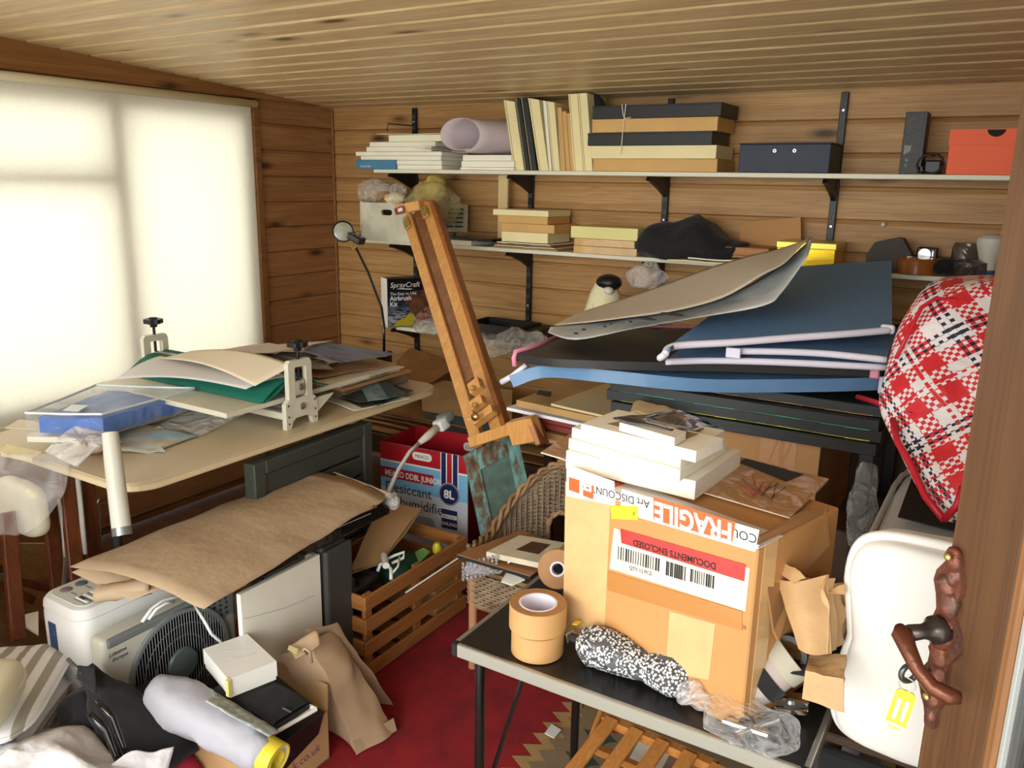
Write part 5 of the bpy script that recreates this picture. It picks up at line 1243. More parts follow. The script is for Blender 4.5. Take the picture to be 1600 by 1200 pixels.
# white plastic clamp
hz_ = .315; c = P(612, 885, z=hz_)
t = thing('plastic_clamp', 'white plastic spring clamp hooked over the crate contents', 'clamp', tuple(c))
wpl = M('glossy white plastic', rgb(226, 226, 222), .25)
part('jaw', B().tube([P(590, 893, z=.30), P(594, 882, z=.32), P(603, 878, z=.325), P(611, 890, z=.315), P(611, 905, z=.30)], .006, 8), wpl, t, world=True, smooth=True)
part('handle', B().tube([P(604, 874, z=.325), P(616, 868, z=.335), P(632, 862, z=.345), P(630, 872, z=.33), P(612, 880, z=.32)], .005, 8), wpl, t, world=True, smooth=True)
part('handle', B().tube([P(624, 870, z=.335), P(622, 885, z=.32), P(612, 897, z=.305)], .004, 8), wpl, t, world=True, smooth=True)
part('hinge', B().tube([P(600, 868, z=.335), P(603, 884, z=.33)], .012, 14), wpl, t, world=True, smooth=40)
# brown paper sack resting on the crate
t = thing('paper_sack', 'flat brown paper sack lying across the crate end', 'paper bag', tuple(P(590, 850, z=.40)))
part('upper_sheet', B().sheet([P(546, 894, z=.318), P(594, 878, z=.315), P(660, 792, z=.40), P(594, 784, z=.42)], 14, 10, .002, crumple(.008, 10, 3)), kraft, t, world=True, smooth=50)
part('lower_sheet', B().sheet([P(550, 896, z=.308), P(596, 882, z=.305), P(657, 800, z=.385), P(600, 790, z=.40)], 12, 8, .002, crumple(.008, 10, 13)), kraft, t, world=True, smooth=50)
solo('white_rod', B().tube([P(634, 926, y=1.99), P(716, 872, y=2.24)], .003, 8), plastic_w, 'thin white rod seen between the crate slats', 'rod')

# dehumidifier carton
c0, c1 = P(594, 690, z=.52), P(731, 715, z=.52)
c0.z = c1.z = .52
dx = c1-c0; rz = math.atan2(dx.y, dx.x); Wc = math.hypot(dx.x, dx.y); Dc = .27; Hc = .52
t = thing('dehumidifier_carton', 'open red, white and blue carton lettered Desiccant Dehumidifier', 'carton', (c0.x, c0.y, GZ), rz)
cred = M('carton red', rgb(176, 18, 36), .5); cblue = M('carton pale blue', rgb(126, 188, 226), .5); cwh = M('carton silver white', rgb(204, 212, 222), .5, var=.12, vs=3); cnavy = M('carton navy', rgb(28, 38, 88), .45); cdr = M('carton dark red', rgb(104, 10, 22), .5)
part('front_panel', B().box(0, Wc, 0, .004, 0, Hc), cwh, t)
part('back_panel', B().box(0, Wc, Dc-.004, Dc, 0, Hc), cred, t)
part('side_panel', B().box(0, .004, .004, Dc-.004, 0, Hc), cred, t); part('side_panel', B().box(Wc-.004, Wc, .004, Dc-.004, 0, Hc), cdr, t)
part('bottom_panel', B().box(0, Wc, 0, Dc, 0, .004), cwh, t)
def fp(x0, x1, z0, z1, m_, nm, d=.0006): return part(nm, B().box(x0, x1, -d, 0, z0, z1), m_, t)
def up_(v): return v
fp(0, Wc, Hc-.075, Hc, cred, 'red_band'); fp(0, Wc, Hc-.083, Hc-.075, plastic_w, 'white_stripe'); fp(0, Wc, Hc-.20, Hc-.083, cblue, 'blue_band', .0004)
fp(0, Wc*.62, Hc-.155, Hc-.108, cred, 'title_band', .001)
Rx = (PI/2, 0, 0)
text('MEACO DD8L JUNIOR', .036, pw, t, (.022, -.0014, Hc-.145), Rx, sx=.78, bold=.0008)
ink2 = M('ink plum', rgb(46, 32, 54), .6)
text('Desiccant', .062, ink2, t, (.022, -.0012, Hc-.215), Rx, sx=.95); text('Dehumidifier', .062, ink2, t, (.022, -.0012, Hc-.275), Rx, sx=.95)
lx = Wc*.70
for k, (a, b_, m_) in enumerate(((0, .085, plastic_w), (.004, .026, cnavy), (.031, .054, cred), (.059, .081, cnavy))): fp(lx+a, lx+b_, Hc-.15, Hc, m_, 'ribbon', .001+.0003*(k > 0))
RX = Matrix.Translation((lx+.042, 0, Hc-.175)) @ Matrix.Rotation(PI/2, 4, 'X')
part('badge', B().lathe([(.050, .0014), (.050, .003), (0, .003)], 32, RX), M('badge silver', rgb(190, 196, 204), .3, .6), t); part('badge_face', B().lathe([(.043, .003), (.043, .004), (0, .004)], 32, RX), cnavy, t)
text('8L', .050, pw, t, (lx+.042, -.0045, Hc-.193), Rx, align='CENTER', bold=.0015)
fp(lx+.004, lx+.080, Hc-.33, Hc-.245, cnavy, 'award_label', .001); fp(lx+.006, lx+.078, Hc-.285, Hc-.267, plastic_w, 'award_strip', .0014)
text('BEST BUY', .014, cnavy, t, (lx+.042, -.0016, Hc-.281), Rx, align='CENTER'); text('SAILING', .020, pw, t, (lx+.042, -.0014, Hc-.315), Rx, align='CENTER', bold=.0004)
part('award_rosette', B().lathe([(.02, .0006), (.02, .0012), (0, .0012)], 20, Matrix.Translation((lx+.042, 0, Hc-.365)) @ Matrix.Rotation(PI/2, 4, 'X')), ink2, t)
part('award_rosette_ring', B().ring(.014, .010, .0012, .0018, 20, Matrix.Translation((lx+.042, 0, Hc-.365)) @ Matrix.Rotation(PI/2, 4, 'X')), cwh, t)
part('machine_picture', B().prism(rrect(.05, .05+Wc*.52, .0, Hc-.30, .03), .0004, .001, Matrix.Rotation(PI/2, 4, 'X')), M('picture grey', rgb(150, 158, 168), .5), t)
def pill(x, z, y, m1, flip, par=t):
    Mx_ = Matrix(((1, 0, 0, 0), (0, 0, 1 if flip else -1, y), (0, 1, 0, 0), (0, 0, 0, 1)))
    part('logo_plate', B().prism(rrect(x, x+.095, z, z+.034, .016), .0005, .0012, Mx_), plastic_w, t)
pill(Wc*.38, Hc-.052, 0, None, False); text('MEACO', .02, M('logo dark green', rgb(40, 60, 56), .6), t, (Wc*.38+.012, -.0014, Hc-.042), Rx)
part('logo_plate', B().prism(rrect(Wc*.60, Wc*.60+.10, Hc-.075, Hc-.037, .017), 0, .0008, Matrix(((1, 0, 0, 0), (0, 0, -1, Dc-.0042), (0, 1, 0, 0), (0, 0, 0, 1)))), plastic_w, t)
text('MEACO', .022, M('logo dark green', rgb(40, 60, 56), .6), t, (Wc*.60+.088, Dc-.0056, Hc-.048), (PI/2, PI, 0))

# extension lead with a plug adapter held above the carton
c = P(690, 672, z=.66)
t = thing('plug_adapter', 'white and grey plug adapter standing up on its white lead', 'adapter', tuple(P(600, 790, z=.44)))
lead = [P(598, 792, z=.44), P(606, 770, z=.48), P(622, 735, z=.53), P(640, 706, z=.57), P(655, 692, z=.59)]
part('lead', B().tube(lead, [.014, .009, .0075, .0075, .0085], 12), crd, t, world=True, smooth=True)
part('neck', B().tube([P(655, 692, z=.59), P(668, 682, z=.61), P(683, 668, z=.635)], [.010, .017, .016], 14), M('frayed off white', rgb(206, 196, 180), .6), t, world=True, smooth=True)
d1 = (P(705, 652, z=.66)-P(683, 668, z=.635)).normalized()
m_ = Vector((1, 0, 0)).rotation_difference(d1).to_matrix().to_4x4()
part('plug_body', B().box(0, .052, -.026, .026, -.024, .024, .009, Matrix.Translation(P(683, 668, z=.635)) @ m_, 3), wpl, t, world=True, smooth=35)
part('adapter_head', B().box(.034, .085, -.030, .030, -.006, .034, .009, Matrix.Translation(P(683, 668, z=.635)) @ m_, 3), M('plug grey', rgb(120, 122, 122), .4), t, world=True, smooth=35)

# distressed turquoise cupboard door leaning behind the wicker chair
m_, nt, b_ = newmat('distressed turquoise')
nz = N(nt, 'TexNoise'); nz.inputs['Scale'].default_value = 7; nz.inputs['Detail'].default_value = 9; nz.inputs['Roughness'].default_value = .7
nt.links.new(coords(nt, (3, 3, 1)), nz.inputs['Vector'])
nt.links.new(ramp(nt, [(.36, rgb(72, 54, 40)), (.45, rgb(112, 90, 68)), (.5, rgb(96, 140, 134)), (.6, rgb(124, 168, 162)), (.7, rgb(150, 176, 166))], nz.outputs['Fac']), b_.inputs['Base Color']); b_.inputs['Roughness'].default_value = .8
bump(nt, b_, nz.outputs['Fac'], .4, .003); turq = m_
a0, a1, b0 = P(726, 712, y=2.40), P(798, 674, y=2.56), P(750, 822, y=2.38)
dv = (b0-a0)*1.9; dh = (a1-a0)*1.12
n_ = dh.cross(dv).normalized(); n_ = n_ if n_.y > 0 else -n_
Q_ = lambda s_, t_: a0+dh*s_+dv*t_
t = thing('cupboard_door', 'small distressed turquoise panelled door leaning behind the wicker chair', 'cupboard door', tuple(Q_(.5, 1)))
part('panel', wpoly([Q_(.2, .13)+n_*.008, Q_(.8, .13)+n_*.008, Q_(.8, .87)+n_*.008, Q_(.2, .87)+n_*.008], n_*.008), M('panel dark teal', rgb(66, 74, 62), .8, var=.4, vs=9, col2=rgb(96, 128, 120)), t, world=True)
for nm, x0, x1, z0, z1 in (('stile', 0, .22, 0, 1), ('stile', .78, 1, 0, 1), ('rail', .22, .78, 0, .15), ('rail', .22, .78, .85, 1)):
    part(nm, wpoly([Q_(x0, z0), Q_(x1, z0), Q_(x1, z1), Q_(x0, z1)], n_*.022), turq, t, world=True)

# ---------------------------------------------------------------- studio easel
beech = WOOD('easel beech', rgb(218, 164, 98), rgb(202, 146, 82), rgb(158, 100, 50), .35, axis='Z', knots=False)
brass = M('brass', rgb(206, 184, 110), .3, .8)
t = thing('studio_easel', 'tall beech studio easel tilted left with brass plates at its head', 'easel', tuple(P(780, 690, y=2.45)))
Lb, Lt = P(749, 694, y=2.45), P(638, 338, y=3.12)
Rb, Rt = P(783, 684, y=2.45), P(668, 322, y=3.12)
fwd = Vector((.25, -.97, 0))
for (a, b_) in ((Lb, Lt), (Rb, Rt)):
    part('upright', B().bar(a, b_, .050, .034, .003, up=fwd), beech, t, world=True)
    s_ = (Rb-Lb).normalized()
for o_ in (-.008, .010): part('groove_line', B().bar(Lb+fwd*.0172+s_*o_, Lt+fwd*.0176+s_*o_, .003, .0012, 0, up=fwd), M('groove brown', rgb(110, 62, 26), .7), t, world=True); 
part('groove_line', B().bar(Rb+fwd*.0172-s_*.008, Rt+fwd*.0176-s_*.008, .003, .0012, 0, up=fwd), M('groove brown', rgb(110, 62, 26), .7), t, world=True)
part('side_flange', B().bar(Rb+s_*.034-fwd*.01, Rt+s_*.034-fwd*.01, .022, .05, .003, up=fwd), WOOD('easel beech dark', rgb(168, 104, 50), rgb(150, 90, 42), rgb(110, 64, 30), .4, axis='Z', knots=False), t, world=True)
Mb, Mt = (Lb+Rb)/2-fwd*.012, (Lt+Rt)/2-fwd*.012
part('mast', B().bar(Mb+(Mt-Mb)*.22, Mt, .052, .02, .002, up=fwd), WOOD('mast dark', rgb(146, 98, 58), rgb(122, 78, 46), rgb(70, 42, 26), .3, axis='Z', knots=False), t, world=True)
dn = (Lb-Lt).normalized()
hb = P(640, 326, y=3.10)
part('head_block', B().bar(P(622, 328, y=3.10), P(660, 320, y=3.10), .045, .05, .004, up=fwd), beech, t, world=True)
part('head_block', B().bar(P(655, 318, y=3.13), P(682, 330, y=3.13), .05, .03, .004, up=fwd), beech, t, world=True)
for (u, v) in ((635, 349), (663, 331)):
    q_ = P(u, v, y=3.062)
    pl_ = part('brass_plate', B().bar(q_-dn*.034, q_+dn*.034, .034, .003, .001, up=fwd), brass, t, world=True)
    for k in (-1, 1): part('screw', B().lathe([(.003, 0), (.002, .002), (0, .002)], 8, Matrix.Translation(q_+dn*.022*k+fwd*.002) @ Matrix.Rotation(PI/2, 4, 'X')), M('brass dark', rgb(120, 96, 50), .4, .8), pl_, world=True)
lb_ = part('maker_label', B().bar(P(617, 331, y=3.06), P(631, 326, y=3.06), .03, .002, .0005, up=fwd), M('label maroon', rgb(120, 40, 44), .5), t, world=True)
part('label_square', B().bar(P(622, 329, y=3.057), P(629, 326.5, y=3.057), .016, .002, .0003, up=fwd), M('label white', rgb(226, 214, 204), .5), lb_, world=True)
def eblk(u, v, w_, h_, d_, nm='slide_block'):
    q_ = P(u, v, y=2.44)
    return part(nm, B().bar(q_-dn*h_/2, q_+dn*h_/2, w_, d_, .003, up=fwd), beech, t, world=True), q_
for (u, v, w_, h_) in ((744, 604, .08, .07), (747, 630, .09, .055)):
    o_, q_ = eblk(u, v, w_*.66, h_*.7, .035)
    sw = part('wing_screw', B().lathe([(.011, 0), (.012, .006), (.006, .014), (0, .015)], 14, Matrix.Translation(q_+fwd*.025) @ Matrix.Rotation(PI/2, 4, 'X')), brass, o_, world=True, smooth=40)
    part('wing', B().bar(q_+fwd*.036-s_*.016, q_+fwd*.036+s_*.016, .008, .003, .001), brass, o_, world=True)
o_, q_ = eblk(757, 650, .10, .032, .04, 'cross_block')
part('round_knob', B().lathe([(.008, 0), (.014, .008), (.015, .018), (.008, .024), (0, .025)], 18, Matrix.Translation(P(747, 649, y=2.40)+fwd*.01) @ Matrix.Rotation(PI/2, 4, 'X')), M('dark brass', rgb(150, 120, 70), .3, .8), o_, world=True, smooth=40)
part('scale_mark', B().bar(P(730, 655, y=2.38), P(742, 653, y=2.38), .012, .001, 0), plastic_w, o_, world=True)
part('tray_bar', B().bar(P(738, 690, y=2.40), P(829, 660, y=2.36), .045, .04, .003), beech, t, world=True)
part('tray_lip', B().bar(P(800, 676, y=2.36), P(840, 668, y=2.36), .085, .05, .003, up=fwd), beech, t, world=True)
part('tray_end', B().bar(P(834, 655, y=2.38), P(848, 694, y=2.37), .02, .09, .003, up=fwd), WOOD('easel beech dark', rgb(168, 104, 50), rgb(150, 90, 42), rgb(110, 64, 30), .4, axis='Z', knots=False), t, world=True)

# low bench at the back with brown sheets
dw = WOOD('dark bench wood', rgb(84, 62, 46), rgb(70, 50, 38), rgb(40, 28, 20), .5, knots=False)
t = thing('low_bench', 'low dark bench against the back wall under the low shelf', 'bench', (-2.2, 3.3, GZ))
part('top', B().box(-3.0, -1.35, 2.98, 3.55, .36, .39, .004), dw, t, world=True)
for x in (-2.95, -2.2, -1.4):
    for y in (3.02, 3.5): part('leg', B().box(x-.02, x+.02, y-.02, y+.02, GZ, .36, .002), dw, t, world=True)
part('front_rail', B().box(-2.93, -1.42, 3.0, 3.02, .28, .358, .002), dw, t, world=True)
g = 'brown sheets stacked on the low bench'
z = .392
for k, (x0, x1, y0, y1, h, m_, lab) in enumerate(((-2.9, -1.6, 2.99, 3.45, .012, kraftd, 'lowest long brown sheet on the low bench'), (-2.8, -1.9, 2.97, 3.4, .016, kraftc, 'corrugated sheet on the low bench with a torn edge'),
      (-2.7, -1.5, 3.0, 3.5, .014, kraft, 'brown sheet bowed upward on the low bench'), (-2.85, -2.0, 3.0, 3.42, .012, kraftd, 'folded dark brown sheet on the low bench'),
      (-2.75, -1.7, 3.03, 3.5, .016, kraft, 'thick folded brown paper second from the bench pile top'), (-2.6, -1.85, 3.0, 3.45, .014, kraftd, 'topmost brown folded paper of the bench pile'))):
    solo('brown_sheet', B().sheet([(x0, y0, z+.006), (x1, y0+.02, z+.006), (x1, y1, z+.006), (x0, y1, z+.006)], 20, 8, h*.5, crumple(.006, 5, k*3)), m_, lab, 'paper', g); z += h+.006
solo('leaning_sheet', B().sheet([P(588, 600, y=3.2), P(650, 610, y=3.15), P(720, 570, y=3.4), P(640, 545, y=3.5)], 10, 8, .003, crumple(.012, 6, 4)), kraftd, 'crumpled brown sheet leaning up behind the table corner', 'paper')
solo('leaning_sheet', B().sheet([P(660, 640, y=3.0), P(800, 660, y=2.95), P(800, 610, y=3.3), P(655, 590, y=3.3)], 14, 8, .003, crumple(.015, 5, 9)), kraft, 'brown sheet with a curled edge behind the easel foot', 'paper')
solo('dark_board', B().sheet([P(690, 690, y=2.99), P(775, 700, y=2.99), P(780, 655, y=3.05), P(660, 640, y=3.05)], 2, 2, .01), M('slate board', rgb(70, 74, 78), .5), 'slate grey board edge behind the easel foot', 'board')

# ---------------------------------------------------------------- wicker chair
wk_ = M('wicker', rgb(150, 130, 104), .6, var=.35, vs=24, bmp=.2, bs=200, col2=rgb(104, 84, 62))
wkr = M('wicker rim', rgb(150, 116, 80), .5, var=.3, vs=20, col2=rgb(110, 80, 52))
CX, CY = -1.19, 2.20
t = thing('wicker_chair', 'small wicker tub chair with an arched hole in its back', 'chair', (CX, CY, GZ))
def cpath(s):     # s 0..1 from the left arm front, round the back, to the right arm front
    Ls = .12; La = PI*.225; T = 2*Ls+La; d = s*T
    if d < Ls: return (CX-.21, CY-.02-Ls+d), 0, 0.0
    if d < Ls+La:
        ph = PI-(d-Ls)/.225; return (CX+.21*math.cos(ph), CY-.02+.245*math.sin(ph)), math.sin(ph), ph
    return (CX+.21, CY-.02-(d-Ls-La)), 0, 0.0
def rimz(s): 
    _, sn, _ = cpath(s); return .435+.235*max(0, sn)**1.1
zs = .33; nS = 170
sh_ = .43
b = B(); nrow = 38
def inhole(s, z_): 
    w_ = abs(s-sh_)*(.24+.707); return w_ < .045 and z_ < .47-.0 and (z_ < .43 or w_ < .045*math.sqrt(max(0, 1-((z_-.43)/.045)**2)))
for k in range(nrow):
    f_ = (k+.5)/nrow; run = []
    for i in range(nS+1):
        s = i/nS; (x, y), sn, ph = cpath(s); z_ = zs+(rimz(s)-zs)*f_
        (x2, y2), _, _ = cpath(min(1, s+.002)); (x1_, y1_), _, _ = cpath(max(0, s-.002))
        n2 = Vector((-(y2-y1_), x2-x1_, 0)).normalized()
        off = .0032*math.sin(PI*(s*46)+PI*(k % 2)) ; bulge = .012*math.sin(PI*f_)
        if inhole(s, z_):
            if len(run) > 2: b.tube(run, .0040, 4, cap=False)
            run = []
        else: run.append(Vector((x, y, z_)) + n2*(off+bulge))
    if len(run) > 2: b.tube(run, .0040, 4, cap=False)
o_ = part('weave', b, wk_, t, world=True); o_['kind'] = 'stuff'
b = B()
for k in range(47):
    s = (k+.5)/46.5
    if s > 1: break
    (x, y), sn, ph = cpath(s); zt_ = rimz(s)
    z0_ = .475 if abs(s-sh_)*.947 < .04 else zs
    b.tube([(x, y, z0_), (x, y, (z0_+zt_)/2), (x, y, zt_)], .0028, 5)
o_ = part('stakes', b, wk_, t, world=True); o_['kind'] = 'stuff'
rim = [Vector((*cpath(i/60)[0], rimz(i/60)+.004)) for i in range(61)]
for q in range(3):
    part('braided_rim', B().tube([p+Vector((.009*math.cos(i*.9+q*2.1), .009*math.cos(i*.9+q*2.1), .009*math.sin(i*.9+q*2.1))) for i, p in enumerate(rim)], .008, 7), wkr, t, world=True, smooth=True)
hp = []
for i in range(17):
    a = -.25+ (PI+.5)*i/16
    s = sh_ - .048/.947*math.cos(a); z_ = .415+.062*math.sin(a) if math.sin(a) > 0 else .415+.25*math.sin(a)
    hp.append(Vector((*cpath(s)[0], z_)))
for q in range(2): part('arch_rim', B().tube([p+Vector((.005*math.cos(i+q*PI), -.004, .005*math.sin(i+q*PI))) for i, p in enumerate(hp)], .007, 7), wkr, t, world=True, smooth=True)
part('seat', B().prism([(CX-.20, CY-.13), (CX+.20, CY-.13)] + [(CX+.2*math.cos(a), CY-.02+.235*math.sin(a)) for a in [PI*q/16 for q in range(17)]], .345, .365), wkr, t, world=True)
b = B()
for k in range(12):
    z_ = .35-.0095*k
    b.tube([(CX-.215+.43*i/60, CY-.145+.003*math.sin(PI*i*.5+PI*(k % 2)), z_ - .03*math.sin(PI*i/60)*(-1 if k > 99 else 0)) for i in range(61)], .0046, 4, cap=False)
    b.tube([(CX-.215+.003*math.sin(PI*i*.5+PI*(k % 2)), CY-.145+.30*i/44, z_) for i in range(45)], .0046, 4, cap=False)
o_ = part('apron_weave', b, wk_, t, world=True); o_['kind'] = 'stuff'
for k, (x, y) in enumerate(((CX-.20, CY-.135), (CX+.20, CY-.135), (CX-.15, CY+.16), (CX+.15, CY+.16))):
    part('leg', B().tube([(x, y, GZ), (x, y, .36)], .015, 10), M('cane pinkish', rgb(172, 124, 90), .45), t, world=True, smooth=40)
part('stretcher', B().tube([(CX-.20, CY-.135, .235), (CX+.2, CY-.135, .235)], .009, 8), wkr, t, world=True)
# pictures on the chair
q = [P(714, 866, z=.45), P(829, 900, z=.45), P(884, 858, z=.455), P(815, 828, z=.455)]
t = thing('backing_board', 'black-edged picture backing board lying across the wicker chair', 'picture board', tuple((q[0]+q[2])/2-Vector((0, 0, .012))))
part('board', B().sheet([p+Vector((0, 0, .0005)) for p in q], 2, 2, .003), M('hardboard', rgb(150, 106, 66), .5, var=.15, vs=6), t, world=True)
part('black_edge', B().sheet([p-Vector((0, 0, .003)) for p in q], 2, 2, .010), blackp, t, world=True)
part('clip', B().tube([P(793, 880, z=.458), P(800, 876, z=.462), P(806, 879, z=.46)], .003, 8), steel, t, world=True, smooth=True)
q2 = [P(760, 862, z=.48), P(845, 880, z=.48), P(884, 848, z=.48), P(812, 836, z=.48)]
t = thing('small_painting', 'small cream-framed painting with a dark floral picture on the chair', 'painting', tuple((q2[0]+q2[2])/2-Vector((0, 0, .02))))
part('frame', B().sheet(q2, 2, 2, .018), M('distressed cream', rgb(214, 204, 178), .6, var=.15, vs=20), t, world=True)
qi = lambda a, b_: (q2[0]*(1-a)+q2[1]*a)*(1-b_)+(q2[3]*(1-a)+q2[2]*a)*b_+Vector((0, 0, .001))
part('picture', B().sheet([qi(.36, .32), qi(.80, .32), qi(.78, .80), qi(.40, .80)], 1, 1, .0012), art('dark floral', rgb(104, 30, 24), rgb(74, 58, 40), rgb(60, 66, 40), 40), t, world=True)
bub = FILM('bubble wrap film', (.92, .88, .92, 1), .5, .2, 90)
b = B().sheet([P(722, 905, y=2.02), P(778, 895, y=1.99), P(790, 888, y=1.99), P(735, 872, y=2.0)], 20, 12, .006, lambda a, b_, p: Vector((0, -.02*math.sin(PI*b_), .004*math.sin(a*40)*math.sin(b_*26))))
t = thing('bubble_wrap', 'strip of bubble wrap hanging under the board on the wicker chair', 'bubble wrap', tuple(P(735, 915, y=2.0)))
part('sheet', b, bub, t, world=True, smooth=True)
b = B()
for i in range(9):
    for j in range(5):
        p = P(727+6.5*i, 903-1.5*i-6*j, y=2.0); b.blob((p.x, p.y-.012, p.z), (.0062, .0035, .0062), 8, 5)
o_ = part('bubbles', b, bub, t, world=True, smooth=True); o_['kind'] = 'stuff'
solo('white_card', B().sheet([P(783, 908, z=.40), P(800, 914, z=.40), P(820, 905, z=.41), P(792, 893, z=.41)], 2, 2, .004), cv_white, 'white card corner under the board on the wicker chair', 'card')

# ================================================================== right: black folding table and its load
tt = .70
alu = M('brushed aluminium', rgb(176, 174, 164), .35, .75, bmp=.1, bs=200)
btop = M('black laminate', rgb(26, 25, 25), .35, var=.3, vs=30, bmp=.1, bs=300)
BX0, BX1, BY0, BY1 = -.866, -.172, 1.21, 1.74
t = thing('camping_table', 'black folding table with an aluminium edge in the foreground', 'table', ((BX0+BX1)/2, (BY0+BY1)/2, GZ))
part('tabletop', B().box(BX0+.006, BX1-.006, BY0+.006, BY1-.006, tt-.018, tt-.001), btop, t, world=True)
for nm, a in (('front_rail', (BX0+.012, BX1-.012, BY0, BY0+.010)), ('back_rail', (BX0+.012, BX1-.012, BY1-.010, BY1)), ('side_rail', (BX0, BX0+.010, BY0+.012, BY1-.012)), ('side_rail', (BX1-.010, BX1, BY0+.012, BY1-.012))):
    part(nm, B().box(*a, tt-.028, tt+.001, .002), alu, t, world=True)
for x in (BX0, BX1-.014):
    for y in (BY0, BY1-.014): part('corner_cap', B().box(x-.001, x+.015, y-.001, y+.015, tt-.029, tt+.0015, .003), blk_metal, t, world=True)
bt = M('black tube', rgb(14, 14, 15), .2, coat=.5)
for x in (BX0+.05, BX1-.05):
    for y in (BY0+.03, BY1-.05): part('leg', B().tube([(x, y, GZ), (x, y, tt-.02)], .011, 12), bt, t, world=True, smooth=40)
for y in (BY0+.035, BY1-.05): part('brace', B().tube([(BX0+.052, y+.01, .32), (BX0+.15, y+.01, tt-.022)], .005, 8), bt, t, world=True, smooth=40)
part('brace_joint', B().tube([(BX0+.136, BY0+.045, .66), (BX0+.15, BY0+.045, tt-.022)], .008, 10), bt, t, world=True, smooth=40)

# rolls of brown paper tape
tape = M('gummed paper tape', rgb(190, 146, 92), .55, var=.06, vs=6, bmp=.1, bs=120)
tapes = M('tape side', rgb(170, 124, 76), .6, var=.12, vs=40)
core = M('roll core white', rgb(226, 222, 236), .7)
def tape_roll(c, R, r, h, lab, m4=None, grp='rolls of brown paper tape'):
    t = thing('tape_roll', lab, 'tape', tuple(c), 0, grp)
    m_ = m4 or Matrix.Translation((0, 0, 0))
    part('tape', B().ring(R, r+.004, 0, h, 56, m_), tape, t, smooth=40)
    part('tape_side', B().ring(R-.0008, r+.004, h-.0002, h+.0006, 56, m_), tapes, t, smooth=40)
    part('core', B().ring(r+.0045, r, .001, h+.001, 40, m_), core, t, smooth=40)
cb = P(836, 1015, z=.7); c1_ = Vector((cb.x-.0, 1.285, .7))
R = .056
pb = P(836, 1042, z=.7); c1_ = Vector((pb.x-.025, pb.y+.052, .7008))
tape_roll(c1_, .052, .030, .050, 'lower roll of brown paper tape, under the stacked one')
tape_roll(c1_+Vector((-.003, .004, .0512)), .0565, .034, .050, 'upper roll of brown paper tape with a white core')
c3 = P(862, 925, z=.70)
mm = Matrix.Translation((0, 0, .046)) @ Matrix.Rotation(math.radians(24), 4, 'Z') @ Matrix.Rotation(math.radians(68), 4, 'X')
tape_roll(Vector((c3.x+.0, c3.y+.03, .7015)), .044, .013, .045, 'worn roll of brown tape standing on its edge behind the others', mm)

# the big FRAGILE carton
bl_, br_ = P(885, 745, z=1.04), P(1185, 857, z=1.04)
dx = br_-bl_; rz = math.atan2(dx.y, dx.x); Wb = math.hypot(dx.x, dx.y); Db = .27; Hb = .338
t = thing('fragile_carton', 'large brown carton with upside-down FRAGILE tape on the black table', 'carton', (bl_.x, bl_.y, .7012), rz)
boxm = M('carton brown', rgb(188, 136, 80), .6, var=.08, vs=4, bmp=.12, bs=90)
boxd = M('carton brown inner', rgb(150, 104, 60), .7, var=.1, vs=5)
part('body', B().box(0, Wb, 0, Db, 0, Hb, .003), boxm, t)
Rinv = Matrix.Rotation(-rz, 3, 'Z')
def lf(u, v):      # photograph pixel to the carton's front face (local x, z)
    r = Rinv @ Vector(tuple(ray(u, v))); o = Rinv @ (Vector((0, 0, CZ)) - Vector((bl_.x, bl_.y, .7012)))
    k = (0-o.y)/r.y; return o.x+r.x*k, o.z+r.z*k
def fpoly(px, m_, nm, d=.0008, d0=0.0, label=None):
    return part(nm, B().prism([lf(u, v) for u, v in px], d0, d0+d, Matrix.Rotation(PI/2, 4, 'X')), m_, t, label=label)
tclr = M('clear parcel tape', rgb(212, 172, 120), .25, var=.1, vs=20, coat=.3)
twh = M('white printed tape', rgb(236, 226, 224), .3, var=.06, vs=20, coat=.3)
tor = M('tape orange', rgb(232, 92, 40), .4); tred = M('tape red', rgb(214, 40, 36), .3, coat=.3); inkb = M('tape ink', rgb(26, 24, 26), .5)
fpoly([(884, 752), (955, 772), (944, 1010), (880, 1000)], tclr, 'side_tape', .0010)
fpoly([(1047, 955), (1118, 975), (1108, 1062), (1040, 1050)], tclr, 'side_tape', .0010)
fpoly([(952, 915), (1166, 978), (1166, 984), (952, 921)], boxd, 'flap_seam', .0006)
fpoly([(950, 892), (1160, 955), (1160, 985), (950, 922)], M('brown parcel tape', rgb(176, 118, 56), .3, coat=.4), 'brown_tape', .0014)
fpoly([(960, 825), (1172, 888), (1165, 955), (953, 888)], M('label plastic', rgb(214, 208, 190), .25, var=.06, vs=16, coat=.4), 'label_sleeve', .0012)
fpoly([(887, 742), (1187, 852), (1180, 861), (886, 752)], twh, 'edge_tape', .0011)
fpoly([(972, 764), (1187, 828), (1180, 862), (970, 800)], twh, 'printed_tape', .0012)
fpoly([(886, 726), (960, 752), (962, 790), (886, 775)], twh, 'printed_tape', .0012)
fpoly([(970, 826), (1166, 882), (1164, 908), (972, 848)], tred, 'red_label_band', .0008, .0013)
fpoly([(1022, 776), (1150, 815), (1145, 846), (1022, 812)], tor, 'fragile_panel', .0008, .0013)
def ptext(st, size, m_, uv0, uv1, dep=.0016, **k):
    a_, b_ = lf(*uv0), lf(*uv1); th = math.atan2(-(b_[1]-a_[1]), b_[0]-a_[0])
    return text(st, size, m_, t, (a_[0], -dep, a_[1]), (PI/2, th, 0), **k)
ptext('FRAGILE', .050, twh, (1146, 819), (1026, 784), .0023, sx=.86, bold=.0014)
ptext('Art DISCOUNT', .021, inkb, (1016, 783), (905, 752), sx=1.0)
ptext('COUNT', .022, inkb, (1184, 836), (1150, 826), sx=1.0)
